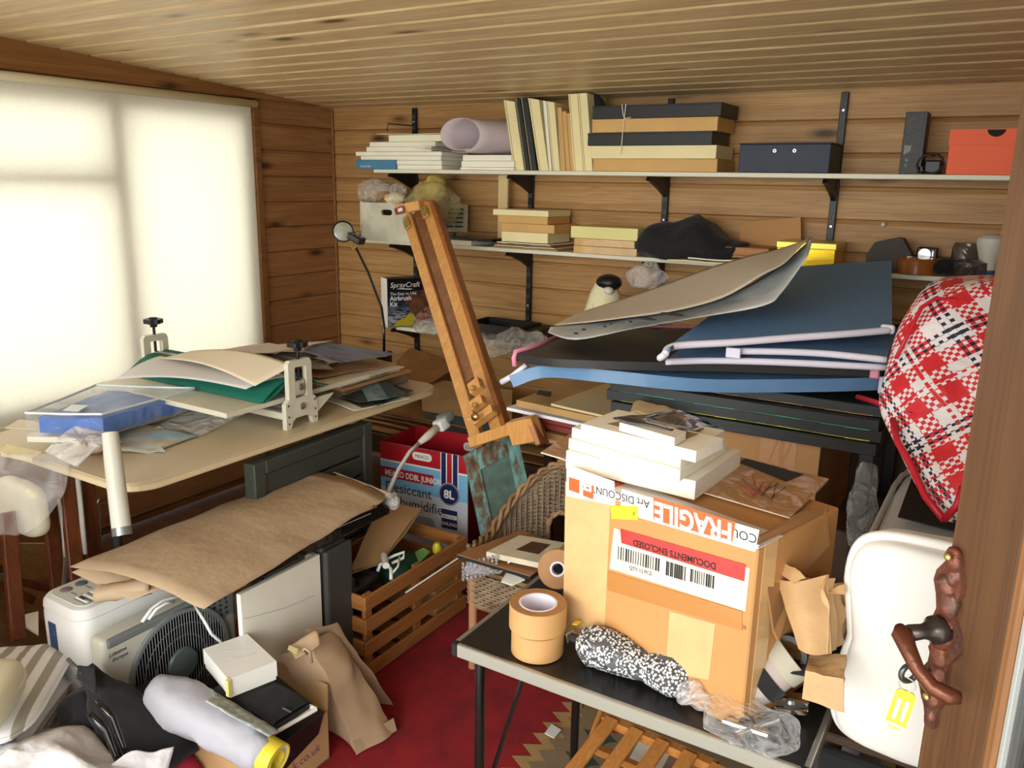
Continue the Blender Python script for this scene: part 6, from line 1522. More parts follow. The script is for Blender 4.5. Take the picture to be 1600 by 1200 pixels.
for (u0, v0) in ((890, 745), (912, 754)):
    fpoly([(u0, v0), (u0+16, v0+5), (u0+16, v0+26), (u0, v0+20)], tor, 'orange_patch', .0008, .0013)
ptext('FR', .030, twh, (926, 752), (890, 742), .0023, bold=.001)
def bars(u0, v0, u1, v1, h, n, seed):
    random.seed(seed); b = B()
    for k in range(n):
        f_ = k/n; u = u0+(u1-u0)*f_; v = v0+(v1-v0)*f_; w_ = random.choice((1.0, 1.6, 2.6))
        b.prism([lf(u, v), lf(u+w_, v+.3*w_), lf(u+w_-1, v+h+.3*w_), lf(u-1, v+h)], .0014, .0019, Matrix.Rotation(PI/2, 4, 'X'))
    o_ = part('barcode', b, inkb, t); o_['kind'] = 'stuff'
bars(967, 853, 1033, 873, 20, 17, 4); bars(1042, 876, 1074, 886, 22, 10, 5); bars(1080, 888, 1118, 900, 20, 11, 6)
ptext('QTY 12 PCS', .010, inkb, (984, 889), (1050, 908))
ptext('DOCUMENTS ENCLOSED', .0165, inkb, (1120, 880), (975, 838), .0023, sx=.95, bold=.0005)
part('yellow_label', B().prism([lf(955, 789), lf(998, 791), lf(998, 812), lf(957, 810)], .0014, .0022, Matrix.Rotation(PI/2, 4, 'X')), M('label yellow', rgb(240, 216, 40), .5), t, label='yellow sticker')
xa, za = lf(992, 805); text('0', .011, inkb, t, (xa-.003, -.0026, za), (PI/2, 0, 0))
# top surface tape and flaps
part('top_tape', B().box(.0, Wb, .0, .075, Hb-.0004, Hb+.0012), twh, t)
part('top_print', B().box(.02, .10, .02, .06, Hb+.0012, Hb+.0018), tor, t)
text('SCO', .03, twh, t, (.095, .05, Hb+.002), (0, 0, PI), bold=.001)
part('side_flap', wpoly([P(1184, 838, y=1.262), P(1250, 800, y=1.40), P(1288, 792, y=1.46), P(1294, 852, y=1.46), P(1242, 905, y=1.38), P(1214, 1002, y=1.30), P(1206, 985, y=1.30)], (.003, .002, 0)), M('card flap', rgb(156, 112, 68), .7, var=.1, vs=5), t, world=True)
part('side_shade_tape', B().box(Wb, Wb+.0008, .02, .06, .02, Hb), tclr, t)

# prints and canvases on the carton
q = [P(846, 704, z=1.048), P(1092, 778, z=1.044), P(1160, 722, z=1.044), P(905, 668, z=1.048)]
g = 'white canvases stacked on the fragile carton'
apk = art('print pink brown', rgb(196, 150, 138), rgb(164, 120, 84), rgb(206, 178, 160), 9, .35, 3)
def slabq(nm, lab, cat, q, h, m_, grp=None, m2=None):
    c = sum(q, Vector())/4
    t = thing(nm, lab, cat, (c.x, c.y, c.z-h), 0, grp)
    part('face', B().sheet(q, 1, 1, .0015), m2 or m_, t, world=True)
    part('body', B().sheet([p-Vector((0, 0, .0016)) for p in q], 1, 1, h-.0016), m_, t, world=True)
    return t
slabq('mounted_print', 'pink and green mounted print sticking out left of the canvases', 'print', [P(845, 706, z=1.045), P(960, 740, z=1.045), P(990, 700, z=1.045), P(900, 672, z=1.045)], .003, cv_white, 'prints lying on the fragile carton', apk)
tpr = slabq('mounted_print', 'pink-brown mounted print with a drawn tree and a black slot at right', 'print', [P(1098, 768, z=1.048), P(1235, 808, z=1.048), P(1295, 748, z=1.05), P(1150, 712, z=1.05)], .003, cv_white, 'prints lying on the fragile carton', art('print tree', rgb(186, 140, 112), rgb(160, 118, 62), rgb(206, 170, 156), 10, .3, 3))
part('black_slot', B().sheet([P(1155, 722, z=1.051), P(1228, 752, z=1.051), P(1256, 741, z=1.051), P(1165, 716, z=1.051)], 1, 1, .001), blackp, tpr, world=True)
rd = M('branch red', rgb(190, 60, 50), .6); dk2 = M('branch brown', rgb(70, 48, 36), .6)
random.seed(5)
for (u0, v0, sg, m_) in ((1190, 775, 1, dk2), (1185, 772, -1, rd), (1175, 776, 1, rd), (1205, 780, 1, dk2)):
    for k in range(3):
        pts = [P(u0, v0, z=1.0515)]; u, v = u0, v0
        for s_ in range(4): u += sg*random.uniform(3, 11)*(k-1.0 if k != 1 else .4); v -= random.uniform(3, 8); pts.append(P(u, v, z=1.0515))
        part('drawn_branch', B().tube(pts, .0007, 4), m_, tpr, world=True)
nfix = lambda *a: [P(u, v, z=zz) for u, v, zz in a]
slabq('canvas', 'largest thick white canvas at the bottom on the fragile carton', 'canvas', nfix((885, 704, 1.084), (1087, 752, 1.084), (1158, 703, 1.084), (960, 665, 1.084)), .036, cv_white, g)
slabq('canvas', 'second white canvas up on the fragile carton', 'canvas', nfix((889, 685, 1.106), (1063, 735, 1.106), (1135, 690, 1.106), (962, 650, 1.106)), .021, cv_white, g)
slabq('canvas', 'third white canvas up on the fragile carton', 'canvas', nfix((894, 668, 1.128), (1064, 714, 1.128), (1132, 672, 1.128), (965, 640, 1.128)), .021, cv_white, g)
tc_ = slabq('canvas', 'topmost open-backed white canvas showing its wooden bars', 'canvas', nfix((908, 662, 1.150), (1088, 705, 1.150), (1130, 685, 1.150), (960, 645, 1.150)), .021, cv_white, g)
ti = nfix((948, 662, 1.1506), (1062, 690, 1.1506), (1092, 678, 1.1506), (985, 655, 1.1506))
part('stretcher_well', B().sheet(ti, 1, 1, .0008), M('raw canvas', rgb(150, 128, 92), .8), tc_, world=True)
slabq('small_canvas', 'small cream canvas lying on the open-backed canvas', 'canvas', nfix((968, 660, 1.168), (1054, 684, 1.168), (1072, 674, 1.168), (985, 652, 1.168)), .016, M('cream canvas face', rgb(226, 218, 200), .6), g)
# dark and brown paper draped above in clear plastic
solo('plastic_cover', B().sheet([P(958, 655, z=1.175), P(1050, 672, z=1.17), P(1130, 668, z=1.10), P(1060, 640, z=1.14)], 12, 8, .003, crumple(.008, 12, 6)), M('dark glossy film', rgb(48, 48, 52), .12, var=.3, vs=20, coat=.6), 'glossy dark plastic cover hanging over the white canvases', 'plastic sheet', smooth=True)
solo('brown_wrapper', B().sheet([P(985, 640, y=2.28), P(1078, 662, y=2.28), P(1080, 645, y=2.33), P(992, 625, y=2.33)], 12, 6, .004, crumple(.012, 18, 6)), kraft, 'crumpled brown wrapper in front of the black canvases', 'paper', smooth=True)

# patterned umbrella and its plastic bag
m_, nt, b_ = newmat('scribble print')
vo = N(nt, 'TexVoronoi'); vo.inputs['Scale'].default_value = 200; nt.links.new(coords(nt, rnd=False), vo.inputs['Vector'])
vb = N(nt, 'TexVoronoi'); vb.inputs['Scale'].default_value = 34; nt.links.new(coords(nt, rnd=False), vb.inputs['Vector'])
r1 = ramp(nt, [(.34, rgb(222, 222, 222)), (.44, rgb(190, 190, 190)), (.56, rgb(60, 60, 62))], vo.outputs['Distance'])
r2 = ramp(nt, [(.74, (0, 0, 0, 1)), (.78, (1, 1, 1, 1))], vb.outputs['Distance'])
nt.links.new(mixc(nt, r2, r1, rgb(84, 84, 86)), b_.inputs['Base Color']); b_.inputs['Roughness'].default_value = .7
u0, u1 = P(905, 1000, z=.735), P(1080, 1068, z=.735)
du = u1-u0
def ubl(path, rad, n=26):
    b = B(); b.tube(path, rad, n)
    for i, p in enumerate(b.v):
        p = Vector(p); k = mn.noise(p*28)*.010+mn.noise(p*70)*.004; c = u0+du*max(0, min(1, (p-u0).dot(du)/du.length_squared)); d = (p-c)
        if d.length > 1e-5: p = p+d.normalized()*k
        p.z = max(p.z, .7015); b.v[i] = tuple(p)
    return b
t = thing('folded_umbrella', 'folded umbrella in a grey and white scribble pattern before the carton', 'umbrella', (u0.x+.1, u0.y, .7012))
part('canopy', ubl([u0+du*f for f in (0, .04, .12, .25, .4, .55, .62, .7, .85, .97, 1.04)], [.012, .028, .038, .040, .038, .032, .027, .034, .038, .030, .012]), m_, t, world=True, smooth=True)
part('handle', B().bar(u0-du*.10, u0+du*.02, .018, .014, .004), M('handle dark', rgb(50, 50, 52), .3), t, world=True)
part('loop', B().tube([u0-du*.09+Vector((0, -.008, -.01)), u0-du*.13+Vector((0, 0, 0)), u0-du*.09+Vector((0, .01, .008)), u0-du*.0], .002, 6), steel, t, world=True)
part('yellow_tag', B().bar(u0-du*.10+Vector((0, .02, .02)), u0-du*.05+Vector((0, .02, .022)), .018, .003), M('tag yellow', rgb(236, 196, 36), .5), t, world=True)
film2 = FILM('bag film clear', (.9, .91, .92, 1), .10, .05, 16)
solo('zip_bag', B().blob(tuple(P(1085, 1080, z=.73)), (.035, .03, .026), 22, 14, 2.2, .014, 30, 3), FILM('zip bag film', (.8, .8, .81, 1), .3, .15, 12), 'clear zip bag beside the umbrella tip', 'plastic bag', smooth=True)
solo('zip_bag_seal', B().sheet([P(1105, 1045, z=.745), P(1122, 1056, z=.745), P(1126, 1048, z=.75), P(1110, 1038, z=.75)], 2, 1, .002), tor, 'orange and white seal strip of the clear zip bag', 'seal')
pc = P(1170, 1135, z=.73)
t = thing('parts_bag', 'clear plastic bag holding chromed metal fittings at the table edge', 'plastic bag', (pc.x, pc.y, .7012))
def flatb(q): q.z = max(q.z, -.022); return q
part('film', B().blob((pc.x, pc.y+.012, .727), (.075, .045, .026), 40, 22, 3, .010, 24, 5, flatb, ridge=True), film2, t, world=True, smooth=True)
chr_ = M('chrome', rgb(214, 214, 216), .1, 1.0)
part('fitting', B().tube([P(1130, 1125, z=.722), P(1200, 1148, z=.72)], .008, 12), chr_, t, world=True, smooth=40)
part('fitting', B().tube([P(1150, 1150, z=.72), P(1215, 1125, z=.72)], .006, 12), chr_, t, world=True, smooth=40)
part('fitting', B().box(-.012, .012, -.008, .008, 0, .016, .002, Matrix.Translation(P(1165, 1140, z=.715))), M('black fitting', rgb(40, 38, 40), .4), t, world=True)
t = thing('metal_fitting', 'bright aluminium clamp block lying behind the grey glove roll', 'fitting', tuple(P(1235, 1098, z=.7015)))
part('block', B().bar(P(1208, 1095, z=.722), P(1262, 1102, z=.722), .028, .03, .003), chr_, t, world=True)
part('ridge', B().bar(P(1210, 1108, z=.735), P(1262, 1113, z=.735), .008, .012, .002), chr_, t, world=True)
part('screw', B().lathe([(.008, 0), (.006, .006), (0, .007)], 12, Matrix.Translation(P(1235, 1098, z=.738))), steel, t, world=True, smooth=40)
# grey and black rolled glove / knee pad
g0_, g1_ = P(1165, 1075, z=.745), P(1215, 1040, z=.79)
gcl = M('grey pink fleece', rgb(176, 162, 156), .85, bmp=.3, bs=60); gdk = M('grey piping', rgb(118, 118, 112), .8)
t = thing('rolled_kneepad', 'rolled grey and black padded strap bundle in front of the carton', 'pad', (g0_.x, g0_.y, .7012))
part('outer_roll', B().tube([g0_+Vector((-.002, -.012, 0)), g0_*.7+g1_*.3, g1_, g1_+(g1_-g0_)*.3], [.034, .042, .040, .030], 26), gcl, t, world=True, smooth=True)
dg_ = (g1_-g0_).normalized()
rot = Vector((0, 0, 1)).rotation_difference(-dg_).to_matrix().to_4x4()
for k, (r_, z_) in enumerate(((.036, .008), (.028, .014), (.019, .016), (.010, .018))): part('spiral_fold', B().ring(r_, r_-.006, 0, z_, 28, Matrix.Translation(g0_+Vector((-.002, -.008, 0))) @ rot), gdk if k % 2 == 0 else gcl, t, world=True, smooth=40)
part('black_strap', B().ring(.0445, .040, -.014, .014, 30, Matrix.Translation(g0_*.45+g1_*.55) @ rot), blackfab, t, world=True, smooth=40)
part('grey_panel', B().ring(.0435, .040, -.02, .012, 30, Matrix.Translation(g1_+dg_*.012) @ rot), M('warm grey panel', rgb(172, 166, 150), .8), t, world=True, smooth=40)
part('black_strap', B().bar(g0_*.2+g1_*.8+Vector((.02, -.005, .02)), g1_+Vector((.075, -.01, .02)), .045, .006, .002), blackfab, t, world=True)
solo('black_bag', B().blob((-.195, 1.56, .765), (.05, .12, .062), 30, 20, 2.2, .03, 13, 4), blackfab, 'black bag slumped at the right rear of the folding table', 'bag', smooth=True)
rc = P(1235, 1020, y=1.37)
solo('black_hose', B().ring(.034, .024, -.02, .03, 28, Matrix.Translation(rc) @ Matrix.Rotation(math.radians(70), 4, 'X')), M('black rubber', rgb(22, 22, 23), .5), 'black rubber ring mouth facing out by the carton', 'ring', smooth=40)
# crumpled kraft parcel and cardboard scraps
kl = M('kraft parcel light', rgb(188, 150, 104), .6, var=.12, vs=8, bmp=.6, bs=24, bd=.006)
t = thing('kraft_parcel', 'torn kraft paper parcel standing open between carton and white cushion', 'parcel', tuple(P(1262, 1012, y=1.290)))
part('front_sheet', B().sheet([P(1248, 1012, y=1.270), P(1300, 1020, y=1.270), P(1292, 900, y=1.330), P(1212, 905, y=1.330)], 14, 14, .003, lambda a, b_, p: Vector((0, -1, 0))*(.012*mn.noise(p*16)+.014*math.sin(PI*a))), kl, t, world=True, smooth=50)
part('side_sheet', B().sheet([P(1300, 1020, y=1.270), P(1318, 1000, y=1.370), P(1328, 925, y=1.390), P(1292, 900, y=1.330)], 10, 12, .003, lambda a, b_, p: Vector((-.6, -1, 0))*(.014*mn.noise(p*30)+.010*math.sin(a*22))), kl, t, world=True, smooth=50)
part('top_sheet', B().sheet([P(1212, 906, y=1.455), P(1292, 902, y=1.455), P(1322, 928, y=1.400), P(1230, 890, y=1.400)], 10, 6, .003, crumple(.008, 30, 4)), kl, t, world=True, smooth=50)
part('torn_flap', B().sheet([P(1216, 892, y=1.340), P(1228, 882, y=1.340), P(1260, 900, y=1.310), P(1240, 912, y=1.310)], 8, 4, .003, crumple(.006, 40, 2)), kl, t, world=True, smooth=50)
part('torn_flap', B().sheet([P(1290, 925, y=1.320), P(1322, 930, y=1.330), P(1320, 915, y=1.340), P(1300, 920, y=1.330)], 6, 4, .003, crumple(.006, 40, 7)), kl, t, world=True, smooth=50)
t = thing('card_scrap', 'folded corrugated scrap jammed below the kraft parcel', 'cardboard', tuple(P(1290, 1110, y=1.230)))
part('front_face', B().sheet([P(1253, 1092, y=1.200), P(1318, 1116, y=1.200), P(1318, 1062, y=1.220), P(1258, 1050, y=1.220)], 8, 6, .006, crumple(.004, 20, 3)), kl, t, world=True)
part('upper_face', B().sheet([P(1258, 1050, y=1.220), P(1318, 1063, y=1.220), P(1322, 1025, y=1.290), P(1265, 1020, y=1.290)], 8, 6, .006, crumple(.006, 20, 9)), kl, t, world=True)
solo('foil_scrap', B().blob(tuple(P(1296, 1035, y=1.385)), (.018, .012, .018), 16, 12, 2, .010, 60, 3), M('foil', rgb(206, 206, 216), .2, .7), 'crumpled silver foil in the corrugated scrap', 'foil', smooth=True)

# airer / slatted wooden thing under the table
bw2 = WOOD('orange pine', rgb(198, 134, 70), rgb(184, 120, 58), rgb(140, 86, 38), .4, axis='Y', knots=False)
t = thing('slatted_rack', 'orange-brown slatted wooden rack under the black table', 'rack', tuple(P(1000, 1200, z=.02)))
a_, b_ = P(938, 1120, z=.33), P(1120, 1200, z=.33)
ab = (b_-a_)
part('top_rail', B().bar(a_, b_, .03, .022, .003), bw2, t, world=True)
part('side_rod', B().tube([a_+Vector((0, 0, .012)), P(906, 1200, z=.30), P(880, 1262, z=.27)], .007, 8), bw2, t, world=True, smooth=40)
for k in range(5):
    s0_ = a_+ab*(.12+.225*k)+Vector((0, -.006, .014)); part('slat', B().bar(s0_, s0_+Vector((-.03, -.30, -.06)), .034, .010, .002), bw2, t, world=True)
part('cross_rail', B().bar(P(925, 1168, z=.28), P(1090, 1240, z=.28), .02, .018, .002), bw2, t, world=True)
solo('white_papers', B().sheet([P(975, 1200, z=.24), P(1060, 1240, z=.24), P(1100, 1185, z=.25), P(1005, 1145, z=.26)], 6, 5, .006, crumple(.006, 10, 3)), cv_white, 'white and grey papers seen through the slatted rack', 'paper')
solo('grey_packet', B().sheet([P(1035, 1200, z=.265), P(1095, 1225, z=.262), P(1110, 1195, z=.262), P(1050, 1172, z=.265)], 4, 4, .010), M('taupe packet', rgb(170, 148, 130), .6), 'taupe packet behind the slats of the rack', 'packet')
solo('grey_panel_board', B().sheet([P(1290, 1200, z=.45), P(1340, 1200, z=.45), P(1350, 1150, z=.5), P(1300, 1130, z=.5)], 2, 2, .01), M('mauve grey board', rgb(150, 138, 142), .5), 'mauve grey board leaning right of the folding table', 'board')

# ---------------------------------------------------------------- pile behind: cartons, boards, portfolios
t = thing('storage_carton', 'tall brown carton behind the print, under the black canvases', 'carton', (-.62, 2.72, GZ))
part('body', B().box(-.84, -.43, 2.50, 2.95, .44, .885, .004), kraftc, t, world=True)
part('tape_patch', B().box(-.62, -.50, 2.499, 2.50, .76, .885), M('brown parcel tape', rgb(176, 118, 56), .3, coat=.4), t, world=True)
part('corner_tape', B().box(-.4302, -.4295, 2.49, 2.54, .44, .885), tclr, t, world=True)
solo('storage_carton', B().box(-.86, -.40, 2.48, 2.97, GZ, .438, .004), kraftc, 'lower brown carton standing on the floor behind the folding table', 'carton')
solo('storage_carton', B().box(-.385, -.24, 2.02, 2.36, GZ, .47, .004), M('dark taped carton', rgb(104, 78, 54), .5, var=.3, vs=6), 'small taped carton standing beside the black leg', 'carton')
solo('storage_carton', B().box(-.38, -.22, 2.44, 2.8, GZ, .62, .004), M('dark brown carton', rgb(84, 58, 40), .6, var=.2, vs=6), 'dark brown carton in the shade by the white cushions', 'carton')
t = thing('black_trestle', 'black painted trestle carrying the stacked black canvases', 'trestle', (-.6, 2.7, GZ))
part('top_rail', B().box(-1.42, -.27, 3.0, 3.05, .84, .885, .003), blackp, t, world=True)
for x, y in ((-.29, 2.42), (-.29, 3.02), (-1.38, 3.02)): part('leg', B().box(x-.02, x+.02, y-.02, y+.02, GZ, .885 if y < 3 else .84, .003), blackp, t, world=True)
part('side_rail', B().box(-.31, -.27, 2.44, 3.0, .84, .885, .003), blackp, t, world=True)
solo('stretch_film', B().blob((-.285, 2.41, .72), (.035, .035, .14), 20, 22, 2.2, .016, 26, 3, ridge=True), film, 'clear stretch film wound round the black trestle leg', 'plastic wrap', smooth=True)
g = 'black painted deep canvases on the trestle'
bc = M('black paint satin', rgb(30, 34, 34), .4, var=.35, vs=14, bmp=.3, bs=60)
ztk = .887
for k, (y0, h, lab, ec) in enumerate(((2.36, .036, 'lowest black canvas on the trestle, edge toward the cartons', None), (2.37, .036, 'second black canvas with a yellow-green painted line', rgb(190, 190, 60)),
                                  (2.35, .034, 'third black canvas with a turquoise painted line', rgb(60, 150, 130)), (2.38, .032, 'topmost black canvas under the blue portfolio', rgb(170, 120, 60)))):
    t = thing('black_canvas', lab, 'canvas', (-.66, 2.65, ztk), 0, g)
    part('body', B().box(-1.06-.02*(k % 2), -.262+.008*(k % 2), y0, 3.0, ztk, ztk+h-.001, .002), bc, t, world=True)
    if ec:
        for q in range(12):
            xa = -1.03+.062*q
            part('paint_line', B().tube([(xa, y0-.0008, ztk+.003+.001*math.sin(q)), (xa+.064, y0-.0008, ztk+.003)], .0011+.0005*mn.noise(Vector((q*1.7, k, .5))), 5), M('line'+str(k)+str(q % 3), tuple(list(np.clip(np.array(ec[:3])*(.6+.5*(q % 3)), 0, 1))+[1]), .5), t, world=True)
    ztk += h
# boards and papers to the left of the black canvases
g = 'boards and brown papers left of the black canvases'
t = thing('side_table', 'dark low table under the brown papers behind the wicker chair', 'table', (-1.3, 2.8, GZ))
part('top', B().box(-1.62, -.90, 2.56, 2.96, .66, .69, .003), dw, t, world=True)
for x in (-1.58, -.94):
    for y in (2.60, 2.92): part('leg', B().box(x-.02, x+.02, y-.02, y+.02, GZ, .66, .002), dw, t, world=True)
z = .692
for k, (dxl, dxr, yy, h, m_, nm, lab) in enumerate(((-1.52, -.92, 2.50, .02, kraft, 'brown_sheet', 'bowed brown sheet lowest behind the white canvases'), (-1.5, -.9, 2.47, .03, kraftd, 'brown_sheet', 'crumpled brown paper under the red boards'),
      (-1.46, -.95, 2.47, .024, M('red brown board', rgb(122, 50, 42), .5), 'red_board', 'lower dark red board in the side pile'), (-1.44, -.93, 2.45, .024, M('red brown board', rgb(122, 50, 42), .5), 'red_board', 'upper dark red board in the side pile'),
      (-1.49, -.91, 2.42, .014, M('foam board', rgb(222, 220, 226), .5), 'white_board', 'white foam board over the red boards'), (-1.45, -.95, 2.42, .03, M('ochre paper', rgb(176, 140, 88), .7, var=.2, vs=6, bmp=.5, bs=20), 'brown_sheet', 'ochre brown folded paper on the white foam board'),
      (-1.30, -.92, 2.40, .01, M('buff board', rgb(206, 180, 136), .6), 'buff_board', 'buff board sticking out under the blue portfolio'))):
    solo(nm, B().sheet([(dxl, yy, z+h), (dxr, yy-.03, z+h-.008), (dxr, 2.95, z+h), (dxl+.04, 2.95, z+h)], 12, 8, h*.8, crumple(.005 if m_ in (kraft, kraftd) else .001, 6, k)), m_, lab, 'board' if 'board' in nm else 'paper', g); z += h+.004
solo('black_mark_card', B().sheet([P(838, 616, z=z+.006), P(860, 620, z=z+.006), P(862, 612, z=z+.006), P(842, 609, z=z+.006)], 2, 2, .001), inkb, 'small black scrap on the ochre paper', 'scrap')

# portfolios
blue = M('blue canvas cloth', rgb(104, 142, 182), .8, bmp=.5, bs=420, bd=.002, var=.1, vs=60)
blue2 = M('blue glossy cloth', rgb(104, 144, 186), .35, var=.15, vs=6, bmp=.2, bs=200, coat=.4)
wpip = M('white piping', rgb(226, 222, 236), .6); ppip = M('pink piping', rgb(222, 140, 166), .6)
leath = M('black grained vinyl', rgb(38, 36, 36), .45, bmp=.5, bs=500, bd=.002)
def slab_curve(near, far, th, nx, ny, bulge=.0, fr=3, sd=0, am=.006):
    """thick slab between a near polyline and a far polyline of points"""
    def ev(pl, a):
        k = a*(len(pl)-1); i = min(int(k), len(pl)-2); f_ = k-i; f_ = f_
        p0 = pl[max(i-1, 0)]; p1 = pl[i]; p2 = pl[i+1]; p3 = pl[min(i+2, len(pl)-1)]
        return .5*((2*p1)+(p2-p0)*f_+(2*p0-5*p1+4*p2-p3)*f_*f_+(3*p1-p0-3*p2+p3)*f_**3)
    top = []
    for j in range(ny+1):
        for i in range(nx+1):
            a, b_ = i/nx, j/ny; p = ev(near, a)*(1-b_)+ev(far, a)*b_
            p = p+Vector((0, 0, bulge*math.sin(PI*a)*math.sin(PI*b_)+am*mn.noise(p*fr+Vector((sd, 0, 0))))); top.append(p)
    return B().grid(top, nx, ny, th), [ev(near, i/nx)+Vector((0, 0, am*mn.noise(ev(near, i/nx)*fr+Vector((sd, 0, 0))))) for i in range(nx+1)]
# blue one at the bottom
near = [P(795, 588, z=1.015), P(850, 572, z=1.06), P(950, 580, z=1.075), P(1100, 592, z=1.075), P(1250, 594, z=1.08), P(1378, 590, z=1.085)]
far = [p+Vector((-.05, .45, .02)) for p in near]
t = thing('blue_portfolio', 'lowest glossy blue portfolio with white corner piping', 'portfolio', tuple(near[3]-Vector((0, -.2, .04))), 0, None)
b, nl = slab_curve(near, far, .038, 30, 10, .0)
part('cover', b, blue2, t, world=True, smooth=60)
part('white_corner', B().tube([P(784, 597, z=.985), P(800, 588, z=1.01), P(822, 570, z=1.055)], [.010, .009, .007], 10), wpip, t, world=True, smooth=True)
part('white_end', B().box(-.02, .02, -.004, .004, -.03, .02, .003, Matrix.Translation(P(1385, 600, z=1.07))), wpip, t, world=True)
# black one with pink piping
near = [P(806, 552, z=1.10), P(860, 560, z=1.115), P(950, 565, z=1.12), P(1100, 568, z=1.122), P(1250, 573, z=1.122), P(1368, 576, z=1.125)]
far = [P(812, 542, z=1.10)+Vector((-.02, .42, 0))]+[p+Vector((-.04, .55, .01)) for p in near[1:]]
t = thing('black_portfolio', 'black grained portfolio with pink piping between the blue ones', 'portfolio', tuple(near[3]-Vector((0, -.2, .03))))
b, nl = slab_curve(near, far, .024, 30, 10, .0, sd=3)
part('cover', b, leath, t, world=True, smooth=60)
part('pink_piping', B().tube([near[0]+Vector((-.002, 0, -.04)), near[0]+Vector((-.006, 0, -.015)), near[0]+Vector((-.002, 0, .004)), near[0]+Vector((.01, .10, .006)), far[0]+Vector((.02, 0, .008))], .008, 8), ppip, t, world=True, smooth=True)
part('pink_piping', B().tube([far[0]*(1-a)+far[-1]*a+Vector((0, -.02, .012)) for a in (0, .25, .5, .75, 1)], .006, 8), ppip, t, world=True, smooth=True)
part('pink_end', B().box(-.012, .012, -.010, .012, -.022, .014, .003, Matrix.Translation(near[-1]-Vector((0, .002, .004)))), ppip, t, world=True)
# folded blue portfolio on top: lower leaf, middle leaf, upper cover
t = thing('folded_portfolio', 'dark blue folded portfolio with white piping on top of the pile', 'portfolio', tuple(P(1200, 560, z=1.13)))
near = [P(1041, 562, z=1.135), P(1120, 560, z=1.14), P(1250, 566, z=1.142), P(1388, 572, z=1.142)]
for k, (up_, vv) in enumerate(((0, 0), (.028, -13))):
    nr = [p+Vector((0, .0, up_)) for p in near]
    if k == 1: nr = [P(1140, 545, z=1.168), P(1220, 548, z=1.170), P(1300, 552, z=1.170), P(1386, 560, z=1.168)]
    fa = [p+Vector((-.03, .42, .02)) for p in nr]
    b, nl = slab_curve(nr, fa, .012, 16, 8)
    part('leaf', b, blue, t, world=True, smooth=60)
    part('white_piping', B().tube([p+Vector((0, -.002, -.006)) for p in nl], .0095, 10), wpip, t, world=True, smooth=True)
nr = [P(1040, 550, z=1.175), P(1060, 537, z=1.19), P(1180, 530, z=1.205), P(1300, 522, z=1.22), P(1394, 512, z=1.235)]
fa = [P(1190, 432, y=3.15), P(1215, 420, y=3.18), P(1280, 414, y=3.2), P(1340, 410, y=3.2), P(1393, 407, y=3.2)]
b, nl = slab_curve(nr, fa, .012, 24, 16, .004)
part('cover', b, blue, t, world=True, smooth=60)
part('white_piping', B().tube([p+Vector((0, -.003, -.006)) for p in nl], .010, 10), wpip, t, world=True, smooth=True)
part('fold_piping', B().tube([nl[0]+Vector((0, 0, -.006)), nl[0]+Vector((-.014, 0, -.018)), P(1041, 562, z=1.135)+Vector((-.006, 0, .006))], .0095, 10), wpip, t, world=True, smooth=True)
part('corner_tab', B().box(-.018, .018, -.006, .006, -.012, .012, .004, Matrix.Translation(nl[-1]+Vector((-.01, -.008, -.004)))), wpip, t, world=True)
part('white_patch', B().box(-.02, .02, -.004, .004, -.014, .014, .002, Matrix.Translation(P(1148, 548, z=1.165)-Vector((0, .012, .004)))), wpip, t, world=True)
# big curved sheets of paper
pt = M('taupe backing paper', rgb(190, 178, 160), .75, var=.05, vs=4); pu = M('printed underside', rgb(206, 208, 208), .6, var=.25, vs=5, col2=rgb(120, 132, 140))
t = thing('poster_sheet', 'large taupe poster sheet curled over the portfolios', 'poster', tuple(P(1000, 520, z=1.21)))
def curve_sheet(nr, fa, nx=24, ny=12, th=.0015, bl=0, arch=0):
    b, nl = slab_curve(nr, fa, th, nx, ny, bl, am=.003); return b
nr = [P(866, 508, y=2.30), P(960, 499, y=2.28), P(1050, 486, y=2.26), P(1130, 464, y=2.26), P(1190, 430, y=2.28), P(1225, 412, y=2.32), P(1252, 384, y=2.38)]
fa = [P(905, 489, y=2.56), P(975, 466, y=2.58), P(1040, 443, y=2.60), P(1105, 420, y=2.62), P(1170, 400, y=2.64), P(1225, 386, y=2.64), P(1268, 370, y=2.64)]
part('upper_sheet', curve_sheet(nr, fa, 30, 12), pt, t, world=True, smooth=True)
nr2 = [P(856, 519, y=2.20), P(900, 531, y=2.14), P(990, 514, y=2.14), P(1090, 496, y=2.14), P(1192, 478, y=2.16), P(1222, 456, y=2.20), P(1262, 400, y=2.30)]
fa2 = [P(860, 511, y=2.30), P(930, 503, y=2.34), P(1010, 493, y=2.34), P(1090, 476, y=2.34), P(1160, 450, y=2.36), P(1220, 415, y=2.42), P(1270, 371, y=2.50)]
part('under_sheet', curve_sheet(nr2, fa2, 30, 10), pu, t, world=True, smooth=True)
for (u, v, r_) in ((912, 517, .008), (900, 523, .008), (945, 512, .005), (985, 505, .006), (1010, 500, .012), (1050, 493, .014), (955, 508, .004)):
    q_ = P(u, v, y=2.14)
    if r_ > .01: part('dark_print', B().blob((q_.x, q_.y, q_.z+.004), (r_*2.5, r_*.5, .004), 14, 8), inkb, t, world=True)
    else: part('dark_print', B().blob((q_.x, q_.y, q_.z+.004), (r_, r_*.6, .003), 12, 8), inkb, t, world=True)
